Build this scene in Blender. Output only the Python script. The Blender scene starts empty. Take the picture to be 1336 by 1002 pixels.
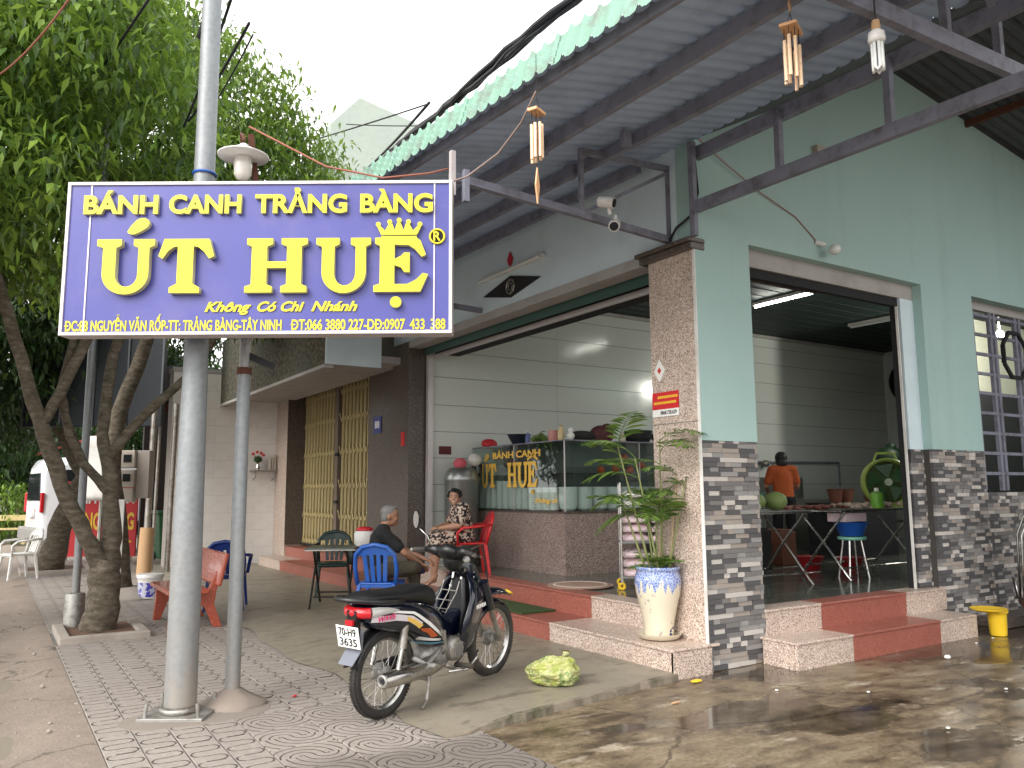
import bpy, bmesh, math, random
import numpy as np
from mathutils import Vector, Matrix, Quaternion
random.seed(7); RN = np.random.default_rng(11)
R = math.radians
S = bpy.context.scene
COL = S.collection
# ------------------------------------------------------------------ camera
cd = bpy.data.cameras.new('camera'); cam = bpy.data.objects.new('camera', cd); COL.objects.link(cam)
cd.sensor_width = 36; cd.lens = 28.38; cd.clip_start = 0.05; cd.clip_end = 2000
CR = Matrix(((0.84166663, -0.06564389, -0.53599269), (-0.53995996, -0.11400914, -0.83393354), (-0.00636542, 0.99130863, -0.13140276)))
cam.matrix_world = Matrix.Translation((0, 0, 1.45)) @ CR.to_4x4()
S.camera = cam
# ------------------------------------------------------------------ light
w = bpy.data.worlds.new('World'); S.world = w; w.use_nodes = True
nt = w.node_tree; bg = nt.nodes['Background']
sky = nt.nodes.new('ShaderNodeTexSky'); sky.sky_type = 'NISHITA'; sky.sun_disc = False
SUN_EL, SUN_AZ = 38, 252
sky.sun_elevation = R(SUN_EL); sky.sun_rotation = R(SUN_AZ); sky.dust_density = 4; sky.air_density = 1.0
hs = nt.nodes.new('ShaderNodeHueSaturation'); hs.inputs['Saturation'].default_value = 0.10; hs.inputs['Value'].default_value = 1.0
nt.links.new(sky.outputs[0], hs.inputs['Color'])
mx = nt.nodes.new('ShaderNodeMix'); mx.data_type = 'RGBA'; mx.inputs[0].default_value = 0.62
mx.inputs[7].default_value = (10.9, 10.8, 10.7, 1)          # even cloud cover
nt.links.new(hs.outputs[0], mx.inputs[6]); nt.links.new(mx.outputs[2], bg.inputs[0])
bg.inputs[1].default_value = 0.15
sd = bpy.data.lights.new('sun', 'SUN'); sd.energy = 1.5; sd.angle = R(35); sd.color = (1, 0.96, 0.9)
so = bpy.data.objects.new('sun', sd); COL.objects.link(so)
# Nishita: azimuth measured from +Y, clockwise
ax = R(SUN_AZ); d = Vector((math.sin(ax) * math.cos(R(SUN_EL)), math.cos(ax) * math.cos(R(SUN_EL)), math.sin(R(SUN_EL))))
so.rotation_euler = d.to_track_quat('Z', 'Y').to_euler(); so.location = d * 60
S.render.engine = 'CYCLES'
S.view_settings.view_transform = 'Standard'; S.view_settings.look = 'None'
S.view_settings.exposure = 0.85; S.view_settings.gamma = 1; S.view_settings.use_curve_mapping = False
S.cycles.max_bounces = 8; S.cycles.transparent_max_bounces = 16

# ------------------------------------------------------------------ mesh builder
def frame(o, x, z):
    x = Vector(x).normalized(); z = Vector(z); z = (z - x * z.dot(x)).normalized(); y = z.cross(x)
    return Matrix.Translation(o) @ Matrix((x, y, z)).transposed().to_4x4()
class MB:
    def __init__(s): s.v = []; s.f = []; s.m = []; s.T = None; s.mi = 0
    def add(s, vs, fs):
        n = len(s.v)
        if s.T is not None: vs = [tuple(s.T @ Vector(p)) for p in vs]
        s.v += [tuple(p) for p in vs]; s.f += [tuple(i + n for i in f) for f in fs]; s.m += [s.mi] * len(fs); return s
    def box(s, c, d, rz=0, M=None):
        hx, hy, hz = d[0] / 2, d[1] / 2, d[2] / 2
        vs = [Vector((x, y, z)) for x in (-hx, hx) for y in (-hy, hy) for z in (-hz, hz)]
        Q = M if M is not None else Matrix.Rotation(rz, 3, 'Z'); c = Vector(c)
        return s.add([c + Q @ v for v in vs], [(0, 1, 3, 2), (4, 6, 7, 5), (0, 4, 5, 1), (2, 3, 7, 6), (0, 2, 6, 4), (1, 5, 7, 3)])
    def b2(s, a, b): return s.box([(a[i] + b[i]) / 2 for i in range(3)], [abs(b[i] - a[i]) for i in range(3)])
    def bar(s, p, q, w_, h_=None, up=(0, 0, 1)):
        p = Vector(p); q = Vector(q); h_ = h_ or w_; x = (q - p).normalized(); u = Vector(up)
        if abs(x.dot(u)) > .98: u = Vector((0, 1, 0))
        u = (u - x * u.dot(x)).normalized(); y = u.cross(x)
        return s.box((p + q) / 2, ((q - p).length, w_, h_), M=Matrix((x, y, u)).transposed())
    def tube(s, pts, r, n=8, cap=True, flat=1.0):
        pts = [Vector(p) for p in pts]; rr = r if isinstance(r, (list, tuple)) else [r] * len(pts)
        vs = []; fs = []; pu = None
        for i, p in enumerate(pts):
            t = (pts[min(i + 1, len(pts) - 1)] - pts[max(i - 1, 0)])
            t = t.normalized() if t.length > 1e-9 else Vector((0, 0, 1))
            if pu is None:
                pu = Vector((0, 0, 1)) if abs(t.z) < .9 else Vector((1, 0, 0))
            pu = (pu - t * pu.dot(t)); pu = pu.normalized() if pu.length > 1e-6 else t.orthogonal().normalized()
            b = t.cross(pu)
            for k in range(n):
                a = 2 * math.pi * k / n
                vs.append(p + pu * math.cos(a) * rr[i] * flat + b * math.sin(a) * rr[i])
        for i in range(len(pts) - 1):
            for k in range(n):
                fs.append((i * n + k, i * n + (k + 1) % n, (i + 1) * n + (k + 1) % n, (i + 1) * n + k))
        if cap: fs.append(tuple(range(n - 1, -1, -1))); fs.append(tuple(range((len(pts) - 1) * n, len(pts) * n)))
        return s.add(vs, fs)
    def lathe(s, prof, c=(0, 0, 0), n=20, M=None, sx=1, sy=1):
        vs = []; fs = []; c = Vector(c)
        for r, z in prof:
            for k in range(n):
                a = 2 * math.pi * k / n; v = Vector((r * math.cos(a) * sx, r * math.sin(a) * sy, z))
                vs.append(c + (M @ v if M is not None else v))
        for i in range(len(prof) - 1):
            for k in range(n):
                fs.append((i * n + k, i * n + (k + 1) % n, (i + 1) * n + (k + 1) % n, (i + 1) * n + k))
        if prof[0][0] > 1e-5: fs.append(tuple(range(n - 1, -1, -1)))
        if prof[-1][0] > 1e-5: fs.append(tuple(range((len(prof) - 1) * n, len(prof) * n)))
        return s.add(vs, fs)
    def ell(s, c, r, n=14, m=9, M=None):
        pr = [(math.sin(math.pi * i / m), -math.cos(math.pi * i / m)) for i in range(m + 1)]; pr[0] = (1e-6, -1); pr[-1] = (1e-6, 1)
        vs = []; fs = []; c = Vector(c)
        for a_, z in pr:
            for k in range(n):
                t = 2 * math.pi * k / n; v = Vector((a_ * math.cos(t) * r[0], a_ * math.sin(t) * r[1], z * r[2]))
                vs.append(c + (M @ v if M is not None else v))
        for i in range(m):
            for k in range(n): fs.append((i * n + k, i * n + (k + 1) % n, (i + 1) * n + (k + 1) % n, (i + 1) * n + k))
        return s.add(vs, fs)
    def prism(s, poly, a, b, M=None):
        """poly of (x, z), extruded along y from a to b"""
        n = len(poly); vs = [Vector((p[0], a, p[1])) for p in poly] + [Vector((p[0], b, p[1])) for p in poly]
        if M is not None: vs = [M @ v for v in vs]
        area = sum(poly[i][0] * poly[(i + 1) % n][1] - poly[(i + 1) % n][0] * poly[i][1] for i in range(n))
        F = [tuple(range(n)), tuple(range(2 * n - 1, n - 1, -1))] + [(i, i + n, (i + 1) % n + n, (i + 1) % n) for i in range(n)]
        if area * (b - a) < 0: F = [tuple(reversed(f)) for f in F]
        return s.add(vs, F)
    def grid(s, P):
        nu = len(P); nv = len(P[0]); vs = [p for row in P for p in row]
        return s.add(vs, [(i * nv + j, (i + 1) * nv + j, (i + 1) * nv + j + 1, i * nv + j + 1) for i in range(nu - 1) for j in range(nv - 1)])
    def loft(s, secs, cap=True):
        n = len(secs[0]); vs = [p for sc in secs for p in sc]; fs = []
        for i in range(len(secs) - 1):
            for k in range(n): fs.append((i * n + k, i * n + (k + 1) % n, (i + 1) * n + (k + 1) % n, (i + 1) * n + k))
        if cap: fs += [tuple(range(n - 1, -1, -1)), tuple(range((len(secs) - 1) * n, len(secs) * n))]
        return s.add(vs, fs)
    def torus(s, c, R0, r, n=36, m=10, ax='Y', rz=1.0):
        vs = []; fs = []
        for i in range(n):
            a = 2 * math.pi * i / n
            for k in range(m):
                b = 2 * math.pi * k / m; q = R0 + r * math.cos(b); h = r * rz * math.sin(b)
                if ax == 'Y': v = (c[0] + q * math.cos(a), c[1] + h, c[2] + q * math.sin(a))
                elif ax == 'Z': v = (c[0] + q * math.cos(a), c[1] + q * math.sin(a), c[2] + h)
                else: v = (c[0] + h, c[1] + q * math.cos(a), c[2] + q * math.sin(a))
                vs.append(v)
        for i in range(n):
            for k in range(m): fs.append((i * m + k, i * m + (k + 1) % m, ((i + 1) % n) * m + (k + 1) % m, ((i + 1) % n) * m + k))
        return s.add(vs, fs)
    def mesh(s, name='m'):
        me = bpy.data.meshes.new(name); me.from_pydata(s.v, [], s.f); me.polygons.foreach_set('material_index', s.m); me.update(); return me

def WM(o):
    m = o.matrix_basis.copy()
    if o.parent: m = WM(o.parent) @ o.matrix_parent_inverse @ m
    return m
def obj(name, mb, mat, parent=None, world=False, smooth=False, bevel=0, kind=None, loc=None, fixn=True, seg=2, sub=0, label=None):
    me = mb.mesh(name) if isinstance(mb, MB) else mb
    if isinstance(mb, MB) and fixn:
        bm = bmesh.new(); bm.from_mesh(me); bmesh.ops.recalc_face_normals(bm, faces=bm.faces); bm.to_mesh(me); bm.free()
    for mm in (mat if isinstance(mat, (list, tuple)) else [mat]): me.materials.append(mm)
    o = bpy.data.objects.new(name, me); COL.objects.link(o)
    if loc is not None: o.location = loc
    if parent is not None:
        o.parent = parent
        if world: o.matrix_parent_inverse = WM(parent).inverted()
    if smooth:
        me.polygons.foreach_set('use_smooth', [True] * len(me.polygons))
        if smooth == 'auto':
            try: me.set_sharp_from_angle(angle=R(40))
            except Exception: pass
    if bevel:
        b = o.modifiers.new('bevel', 'BEVEL'); b.width = bevel; b.segments = seg; b.limit_method = 'ANGLE'; b.angle_limit = R(35)
    if sub:
        b = o.modifiers.new('sub', 'SUBSURF'); b.levels = sub; b.render_levels = sub
    if kind: o['kind'] = kind
    if label: o['label'] = label
    return o
def tag(o, label=None, cat=None, group=None):
    if label: o['label'] = label
    if cat: o['category'] = cat
    if group: o['group'] = group
    return o
def thing(name, label, cat, loc=(0, 0, 0), rz=0, group=None):
    o = bpy.data.objects.new(name, None); COL.objects.link(o); o.location = loc; o.rotation_euler = (0, 0, rz); o.empty_display_size = .1
    return tag(o, label, cat, group)
def struct(name, mb, mat, **k): return obj(name, mb, mat, kind='structure', **k)
def dup(o, parent=None):
    c = o.copy(); COL.objects.link(c)
    if parent is not None: c.parent = parent; c.matrix_parent_inverse = o.matrix_parent_inverse.copy()
    for ch in list(o.children): dup(ch, c)
    return c
def place(src, loc, rz, label, group=None, first=False):
    o = src if first else dup(src); o.location = loc; o.rotation_euler[2] = rz
    tag(o, label, None, group); return o

# ------------------------------------------------------------------ materials
class NT:
    def __init__(s, name):
        s.mat = bpy.data.materials.new(name); s.mat.use_nodes = True; s.t = s.mat.node_tree; s.b = s.t.nodes['Principled BSDF']; s.co = None
    def n(s, ty, **k):
        x = s.t.nodes.new(ty)
        for a, v in k.items(): setattr(x, a, v)
        return x
    def l(s, a, b): s.t.links.new(a, b)
    def val(s, sock, v):
        if hasattr(v, 'links') or hasattr(v, 'is_linked'): s.l(v, sock)
        else: sock.default_value = v
    def obj(s):
        if s.co is None: s.co = s.n('ShaderNodeTexCoord').outputs['Object']
        return s.co
    def m(s, op, a, b=0.0, c=None):
        x = s.n('ShaderNodeMath', operation=op); s.val(x.inputs[0], a); s.val(x.inputs[1], b)
        if c is not None: s.val(x.inputs[2], c)
        return x.outputs[0]
    def xyz(s, v=None):
        x = s.n('ShaderNodeSeparateXYZ'); s.l(v or s.obj(), x.inputs[0]); return x.outputs
    def noise(s, scale, detail=4, rough=.55, vec=None, st=None):
        x = s.n('ShaderNodeTexNoise'); x.inputs['Scale'].default_value = scale; x.inputs['Detail'].default_value = detail; x.inputs['Roughness'].default_value = rough
        v = vec or s.obj()
        if st:
            mp = s.n('ShaderNodeMapping'); mp.inputs['Scale'].default_value = st; s.l(v, mp.inputs[0]); v = mp.outputs[0]
        s.l(v, x.inputs['Vector']); return x.outputs[0]
    def vor(s, scale, feat='F1', vec=None):
        x = s.n('ShaderNodeTexVoronoi', feature=feat); x.inputs['Scale'].default_value = scale; s.l(vec or s.obj(), x.inputs['Vector']); return x.outputs
    def ramp(s, f, stops, interp='LINEAR'):
        x = s.n('ShaderNodeValToRGB'); cr = x.color_ramp; cr.interpolation = interp
        while len(cr.elements) < len(stops): cr.elements.new(.5)
        for e, (p, c) in zip(cr.elements, stops):
            e.position = p; e.color = (c, c, c, 1) if isinstance(c, (int, float)) else (*c, 1)
        s.l(f, x.inputs[0]); return x.outputs[0]
    def mix(s, f, a, b, bt='MIX'):
        x = s.n('ShaderNodeMix', data_type='RGBA', blend_type=bt); s.val(x.inputs[0], f)
        for i, v in ((6, a), (7, b)):
            if isinstance(v, (tuple, list)): x.inputs[i].default_value = (*v[:3], 1)
            else: s.l(v, x.inputs[i])
        return x.outputs[2]
    def bump(s, h, st=.3, dist=.01, prev=None):
        x = s.n('ShaderNodeBump'); x.inputs['Strength'].default_value = st; x.inputs['Distance'].default_value = dist
        s.l(h, x.inputs['Height'])
        if prev: s.l(prev, x.inputs['Normal'])
        s.l(x.outputs[0], s.b.inputs['Normal']); return x.outputs[0]
    def set(s, **k):
        mp = dict(col='Base Color', rough='Roughness', metal='Metallic', spec='Specular IOR Level', trans='Transmission Weight', coat='Coat Weight', alpha='Alpha', em='Emission Color', es='Emission Strength', sss='Subsurface Weight')
        for a, v in k.items():
            so_ = s.b.inputs[mp[a]]
            if isinstance(v, tuple): so_.default_value = (*v[:3], 1)
            elif isinstance(v, (int, float)): so_.default_value = v
            else: s.l(v, so_)
        return s.mat
def basic(name, c, rough=.5, metal=0, var=.12, sc=6, bump=0, bs=60, dirt=None, dirts=3, **k):
    t = NT(name); c2 = tuple(x * (1 - var) for x in c); c1 = tuple(min(1, x * (1 + var)) for x in c)
    col = t.mix(t.noise(sc), c2, c1)
    if dirt:
        f = t.ramp(t.noise(dirts, 6, .65), [(.48, 0), (.68, dirt[3] if len(dirt) > 3 else .6)]); col = t.mix(f, col, dirt[:3])
    rr = t.m('MULTIPLY_ADD', t.noise(sc * 3), .25, rough - .12)
    if bump: t.bump(t.noise(bs, 5), bump, .004)
    return t.set(col=col, rough=rr, metal=metal, **k)
def granite(name, base, dark, light, rough=.22, sc=130):
    t = NT(name); v = t.vor(sc)
    col = t.ramp(v['Color'] if 'Color' in [o.name for o in v] else v[1], [(0, dark), (.28, dark), (.4, base), (.7, base), (.82, light), (1, light)])
    col = t.mix(t.ramp(t.noise(2.5, 5), [(.35, 0), (.7, .35)]), col, tuple(x * .65 for x in base))
    return t.set(col=col, rough=t.m('MULTIPLY_ADD', t.noise(9), .25, rough), spec=.5)
def glass(name, tint=(.9, .96, .94), refl=1.0):
    t = NT(name); tr = t.n('ShaderNodeBsdfTransparent'); tr.inputs[0].default_value = (*tint, 1)
    gl = t.n('ShaderNodeBsdfGlossy'); gl.inputs['Roughness'].default_value = .02
    lw = t.n('ShaderNodeLayerWeight'); lw.inputs[0].default_value = .5; fz = t.m('MULTIPLY_ADD', t.m('POWER', lw.outputs['Facing'], 5.0), .9, .05)
    ms = t.n('ShaderNodeMixShader'); t.l(t.m('MULTIPLY', fz, refl), ms.inputs[0]); t.l(tr.outputs[0], ms.inputs[1]); t.l(gl.outputs[0], ms.inputs[2])
    t.l(ms.outputs[0], t.t.nodes['Material Output'].inputs[0]); return t.mat
def emit(name, c, s_): t = NT(name); return t.set(col=c, em=c, es=s_)

M = {}
M['navy'] = basic('bike_navy', (.003, .005, .014), .12, var=.1, coat=.6)
M['black_pl'] = basic('black_plastic', (.006, .006, .007), .38, bump=.1, bs=300)
M['vinyl'] = basic('seat_vinyl', (.004, .004, .005), .45, bump=.25, bs=400)
M['rubber'] = basic('rubber', (.022, .020, .018), .75, var=.3, bump=.2, bs=90, dirt=(.14, .11, .08, .45))
M['chrome'] = basic('chrome', (.50, .49, .47), .25, 1.0, var=.15, dirt=(.25, .2, .15, .5), dirts=9)
M['steel'] = basic('worn_steel', (.38, .36, .33), .45, .85, var=.3, sc=14, dirt=(.16, .10, .06, .6), dirts=12)
M['alu'] = basic('grey_cast_metal', (.35, .34, .32), .5, .6, var=.3, sc=20, dirt=(.12, .09, .06, .7), dirts=14)
M['white_pl'] = basic('white_plastic', (.72, .71, .68), .35, dirt=(.35, .3, .25, .5))
M['red_lens'] = basic('red_lens', (.55, .012, .02), .12, coat=.5)
M['clear_lens'] = basic('clear_lens', (.50, .49, .46), .1, coat=.6)
M['yellow'] = basic('yellow_plastic', (.85, .55, .03), .35)
M['red_pl'] = basic('red_plastic', (.56, .02, .025), .36, dirt=(.35, .06, .06, .5), dirts=5)
M['blue_pl'] = basic('blue_plastic', (.012, .085, .38), .36, dirt=(.06, .13, .33, .5), dirts=5)
M['dblue_pl'] = basic('dark_blue_plastic', (.01, .03, .17), .32)
M['dgreen_pl'] = basic('dark_green_plastic', (.012, .035, .03), .3)
M['skin'] = basic('skin', (.42, .23, .15), .5, var=.1, sss=.05)
M['skin_dark'] = basic('tanned_skin', (.30, .15, .09), .5, var=.12, sss=.05)
M['black_cloth'] = basic('black_cloth', (.008, .008, .010), .9, bump=.4, bs=60)
M['olive_cloth'] = basic('olive_cloth', (.055, .045, .03), .9, bump=.4, bs=60)
M['orange_cloth'] = basic('orange_cloth', (.45, .09, .02), .85, bump=.4, bs=40)
M['hair_black'] = basic('black_hair', (.006, .005, .005), .5, bump=.8, bs=90)
M['hair_grey'] = basic('grey_hair', (.16, .155, .15), .6, var=.4, sc=60, bump=.9, bs=90)
M['galv'] = None
def galv():
    t = NT('galvanised_steel'); z = t.xyz()
    n1 = t.noise(14, 6, .7, st=(1, 1, .35)); n2 = t.vor(28)[0]
    col = t.mix(n1, (.15, .16, .168), (.28, .295, .305)); col = t.mix(t.m('MULTIPLY', n2, .35), col, (.36, .38, .392))
    f = t.m('MULTIPLY', t.ramp(t.m('DIVIDE', z[2], 3.0), [(0, 1), (.10, .55), (.45, 0)]), t.ramp(t.noise(6, 6, .7, st=(1, 1, .3)), [(.3, 0), (.6, .9)]))
    col = t.mix(f, col, (.36, .31, .25)); return t.set(col=col, metal=.35, rough=.52)
M['galv'] = galv()
M['sign_blue'] = basic('sign_blue', (.062, .064, .29), .35, var=.10, sc=1.3, dirt=(.12, .11, .30, .5), dirts=2.2)
M['sign_yellow'] = basic('letter_yellow', (.72, .63, .02), .38, var=.16, sc=5)
M['letter_side'] = basic('letter_side', (.55, .52, .30), .5)
M['sign_frame'] = basic('aluminium_frame', (.60, .55, .55), .4, .3)
def m_teal():
    t = NT('teal_paint'); a = t.noise(1.1, 5); st = t.noise(1.0, 6, .62, st=(3.2, 3.2, .28)); b = t.noise(7, 6, .7)
    col = t.mix(a, (.325, .48, .455), (.395, .55, .52)); col = t.mix(t.ramp(st, [(.52, 0), (.80, .28)]), col, (.22, .30, .28)); col = t.mix(t.ramp(b, [(.62, 0), (.72, .35)]), col, (.42, .47, .43))
    cr = t.vor(.8, 'DISTANCE_TO_EDGE', t.mixvec(.7))[0]; col = t.mix(t.ramp(cr, [(0, .14), (.005, 0)]), col, (.15, .2, .19))
    t.bump(t.noise(30, 5), .15, .004); return t.set(col=col, rough=.75)
M['teal_light'] = basic('pale_teal_paint', (.62, .73, .78), .7, var=.04, sc=1.5, dirt=(.42, .50, .50, .3), dirts=2)
M['soffit'] = basic('grey_plaster', (.40, .38, .36), .85, var=.12, bump=.2, bs=50, dirt=(.2, .18, .17, .4))
M['truss'] = basic('truss_grey_paint', (.21, .215, .27), .6, var=.18, sc=8, dirt=(.06, .045, .04, .6), dirts=7)
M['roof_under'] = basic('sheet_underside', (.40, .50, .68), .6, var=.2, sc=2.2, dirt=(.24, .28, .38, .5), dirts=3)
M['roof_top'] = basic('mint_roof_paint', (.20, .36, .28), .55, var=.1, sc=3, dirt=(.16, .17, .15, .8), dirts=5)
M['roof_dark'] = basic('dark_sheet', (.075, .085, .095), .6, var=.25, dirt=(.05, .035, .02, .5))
M['granite'] = granite('pink_granite', (.56, .435, .36), (.20, .15, .12), (.80, .70, .62))
M['granite_dark'] = granite('brown_granite', (.10, .076, .062), (.035, .028, .022), (.19, .15, .125))
M['granite_red'] = granite('red_granite', (.33, .105, .075), (.20, .055, .04), (.44, .18, .14), sc=170)
M['granite_ctr'] = granite('counter_granite', (.32, .235, .205), (.09, .065, .055), (.50, .42, .38))
M['panel'] = basic('wall_panel', (.62, .645, .60), .14, var=.03, sc=1)
M['joint'] = basic('dark_joint', (.17, .17, .16), .8)
M['ceil'] = basic('green_ceiling', (.014, .032, .027), .6, var=.1)
M['shutter'] = basic('green_shutter', (.035, .085, .07), .5, var=.1)
M['white_tile'] = basic('white_wall_tile', (.80, .765, .73), .22, var=.04, sc=2, dirt=(.5, .44, .40, .3))
M['slab'] = None
M['rust'] = basic('rusty_iron', (.10, .035, .02), .85, var=.4, sc=20)
M['gate'] = basic('cream_gate_paint', (.56, .45, .22), .45, var=.1)
M['gatebar'] = basic('brown_gate_bar', (.16, .12, .09), .5)
M['bark'] = None
M['cerwhite'] = basic('glazed_cream', (.66, .60, .47), .18, var=.04, coat=.4)
M['bench'] = basic('red_brown_stone', (.36, .075, .040), .25, var=.12, sc=9, coat=.3)
M['wood'] = basic('bamboo', (.66, .36, .18), .4, var=.25, sc=30)
M['copper'] = basic('chime_tube', (.85, .60, .40), .3, .25, var=.2)
M['conc'] = basic('concrete', (.34, .30, .26), .9, var=.2, bump=.5, bs=25, dirt=(.16, .13, .10, .6))
M['bowl'] = basic('white_ceramic', (.72, .74, .72), .2, var=.04)
M['glass'] = glass('case_glass', (.88, .93, .91), 1.5)
M['gold'] = basic('gold_lettering', (.85, .52, .08), .4)
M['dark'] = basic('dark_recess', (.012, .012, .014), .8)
M['rednylon'] = basic('red_bag', (.55, .02, .03), .4, bump=.6, bs=20)
M['vanwhite'] = basic('white_car_paint', (.72, .74, .76), .2, coat=.6, var=.03)
M['darkglass'] = basic('dark_glass', (.015, .018, .02), .06)
M['greenbin'] = basic('green_bin_plastic', (.02, .10, .04), .4)
M['beige'] = basic('beige_meter_box', (.48, .42, .36), .5, dirt=(.28, .22, .18, .5))
M['tube_on'] = emit('lit_fluorescent', (1, 1, .92), 22)
M['bulb_on'] = emit('lit_bulb', (1, .97, .88), 700)
M['lime'] = basic('lime_plastic', (.16, .42, .04), .4)
M['melon'] = basic('melon_rind', (.13, .18, .05), .55, var=.25, sc=22)
M['leaf_veg'] = basic('garlic_skin', (.48, .38, .30), .8, var=.3, sc=30)
M['mint'] = basic('mint_plastic', (.25, .62, .48), .4)
M['brownpl'] = basic('brown_basket', (.16, .055, .03), .6, var=.3)
M['sinksteel'] = basic('brushed_sink', (.34, .35, .34), .35, .9)
M['darkpanel'] = basic('dark_sign_back', (.008, .012, .018), .6, var=.1)
M['redsign'] = basic('red_sign_print', (.58, .015, .02), .45)
M['white'] = basic('white_print', (.80, .79, .76), .5)
M['card'] = basic('tan_tube', (.48, .30, .16), .8)
M['wire'] = basic('black_cable', (.012, .011, .011), .7)
M['redwire'] = basic('faded_red_wire', (.30, .10, .07), .7)
M['hedge'] = None
# ------------------------------------------------------------------ ground materials
def m_yard():
    t = NT('wet_concrete_yard'); z = t.xyz()
    big = t.noise(.9, 7, .62, st=(1, 1.5, 1)); med = t.noise(4.5, 8, .68, st=(.8, 1.7, 1)); fine = t.noise(38, 6, .7)
    col = t.ramp(t.m('MULTIPLY_ADD', med, .6, t.m('MULTIPLY', big, .4)), [(.30, (.035, .025, .016)), (.42, (.080, .057, .036)), (.50, (.19, .140, .088)), (.60, (.30, .235, .155)), (.72, (.38, .31, .22))])
    dry = t.ramp(t.noise(2.6, 5, .55, st=(.7, 1.9, 1)), [(.60, 0), (.68, 1)])
    col = t.mix(t.m('MULTIPLY', dry, .6), col, (.55, .47, .37))
    col = t.mix(t.ramp(fine, [(.35, .5), (.6, 0)]), col, (.03, .022, .014))
    # standing water towards the kitchen steps
    wet = t.ramp(t.m('ADD', t.m('MULTIPLY', t.m('SUBTRACT', z[0], 6.2), .20), t.m('MULTIPLY', t.noise(1.6, 4, .5), .9)), [(.72, 0), (.95, 1)])
    col = t.mix(t.m('MULTIPLY', wet, .75), col, (.018, .013, .009))
    pud = t.ramp(t.m('ADD', t.noise(.75, 5, .5, st=(1, 1.6, 1)), t.m('MULTIPLY', t.m('SUBTRACT', z[0], 5.0), .022)), [(.545, 0), (.57, 1)]); col = t.mix(t.m('MULTIPLY', pud, .5), col, (.02, .015, .011)); wet = t.m('MAXIMUM', wet, pud)
    cr2 = t.vor(.45, 'DISTANCE_TO_EDGE', t.mixvec(.5))[0]; col = t.mix(t.ramp(cr2, [(0, .8), (.008, 0)]), col, (.015, .011, .008))
    rg = t.m('MULTIPLY_ADD', med, .55, .10); rg = t.m('ADD', rg, t.m('MULTIPLY', dry, .3))
    rough = t.mix(wet, t.mix(rg, (0, 0, 0), (1, 1, 1)), (.10, .10, .10))
    h = t.m('ADD', t.m('MULTIPLY', med, 1.0), t.m('MULTIPLY', fine, .25)); hh = t.mix(wet, t.mix(h, (0, 0, 0), (1, 1, 1)), (.35, .35, .35))
    t.bump(hh, .45, .012); return t.set(col=col, rough=rough, spec=.5)
def m_slab():
    t = NT('smooth_cement_slab'); a = t.noise(1.3, 5, .6); b = t.noise(6, 6, .65)
    col = t.mix(a, (.205, .178, .135), (.305, .27, .21)); col = t.mix(t.ramp(b, [(.52, 0), (.7, .5)]), col, (.12, .11, .088))
    st = t.ramp(t.noise(3.2, 5, .6, st=(.7, 2, 1)), [(.60, 0), (.63, .5)]); col = t.mix(st, col, (.07, .062, .048))
    t.bump(t.noise(40, 5), .12, .004); return t.set(col=col, rough=t.m('MULTIPLY_ADD', b, .35, .25))
def m_street():
    t = NT('broken_street_concrete'); a = t.noise(.8, 7, .65); b = t.noise(7, 8, .7)
    col = t.ramp(t.m('MULTIPLY_ADD', b, .45, t.m('MULTIPLY', a, .55)), [(.34, (.045, .036, .029)), (.46, (.12, .094, .075)), (.55, (.20, .160, .128)), (.68, (.34, .285, .235))])
    z = t.xyz(); band = t.n('ShaderNodeMapRange'); t.l(t.m('ADD', z[0], t.m('MULTIPLY', t.noise(1.5, 6, .7), .6)), band.inputs[0]); band.inputs[1].default_value = .38; band.inputs[2].default_value = .46
    col = t.mix(t.m('MULTIPLY', band.outputs[0], .7), col, (.26, .21, .17))
    cr = t.vor(.55, 'DISTANCE_TO_EDGE', t.mixvec(.9))
    col = t.mix(t.ramp(cr[0], [(0, .8), (.012, 0)]), col, (.05, .04, .03))
    t.bump(t.m('ADD', t.m('MULTIPLY', b, .8), t.m('MULTIPLY', t.noise(45, 4), .35)), .7, .03); return t.set(col=col, rough=.9)
def mixvec(s, amt):
    nz = s.n('ShaderNodeTexNoise'); nz.inputs['Scale'].default_value = 2.5; nz.inputs['Detail'].default_value = 6; s.l(s.obj(), nz.inputs['Vector'])
    v = s.n('ShaderNodeVectorMath', operation='MULTIPLY_ADD'); s.l(nz.outputs['Color'], v.inputs[0]); v.inputs[1].default_value = (amt,) * 3; s.l(s.obj(), v.inputs[2]); return v.outputs[0]
NT.mixvec = mixvec
M['teal'] = m_teal(); M['yard'] = m_yard(); M['slab'] = m_slab(); M['street'] = m_street()
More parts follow.
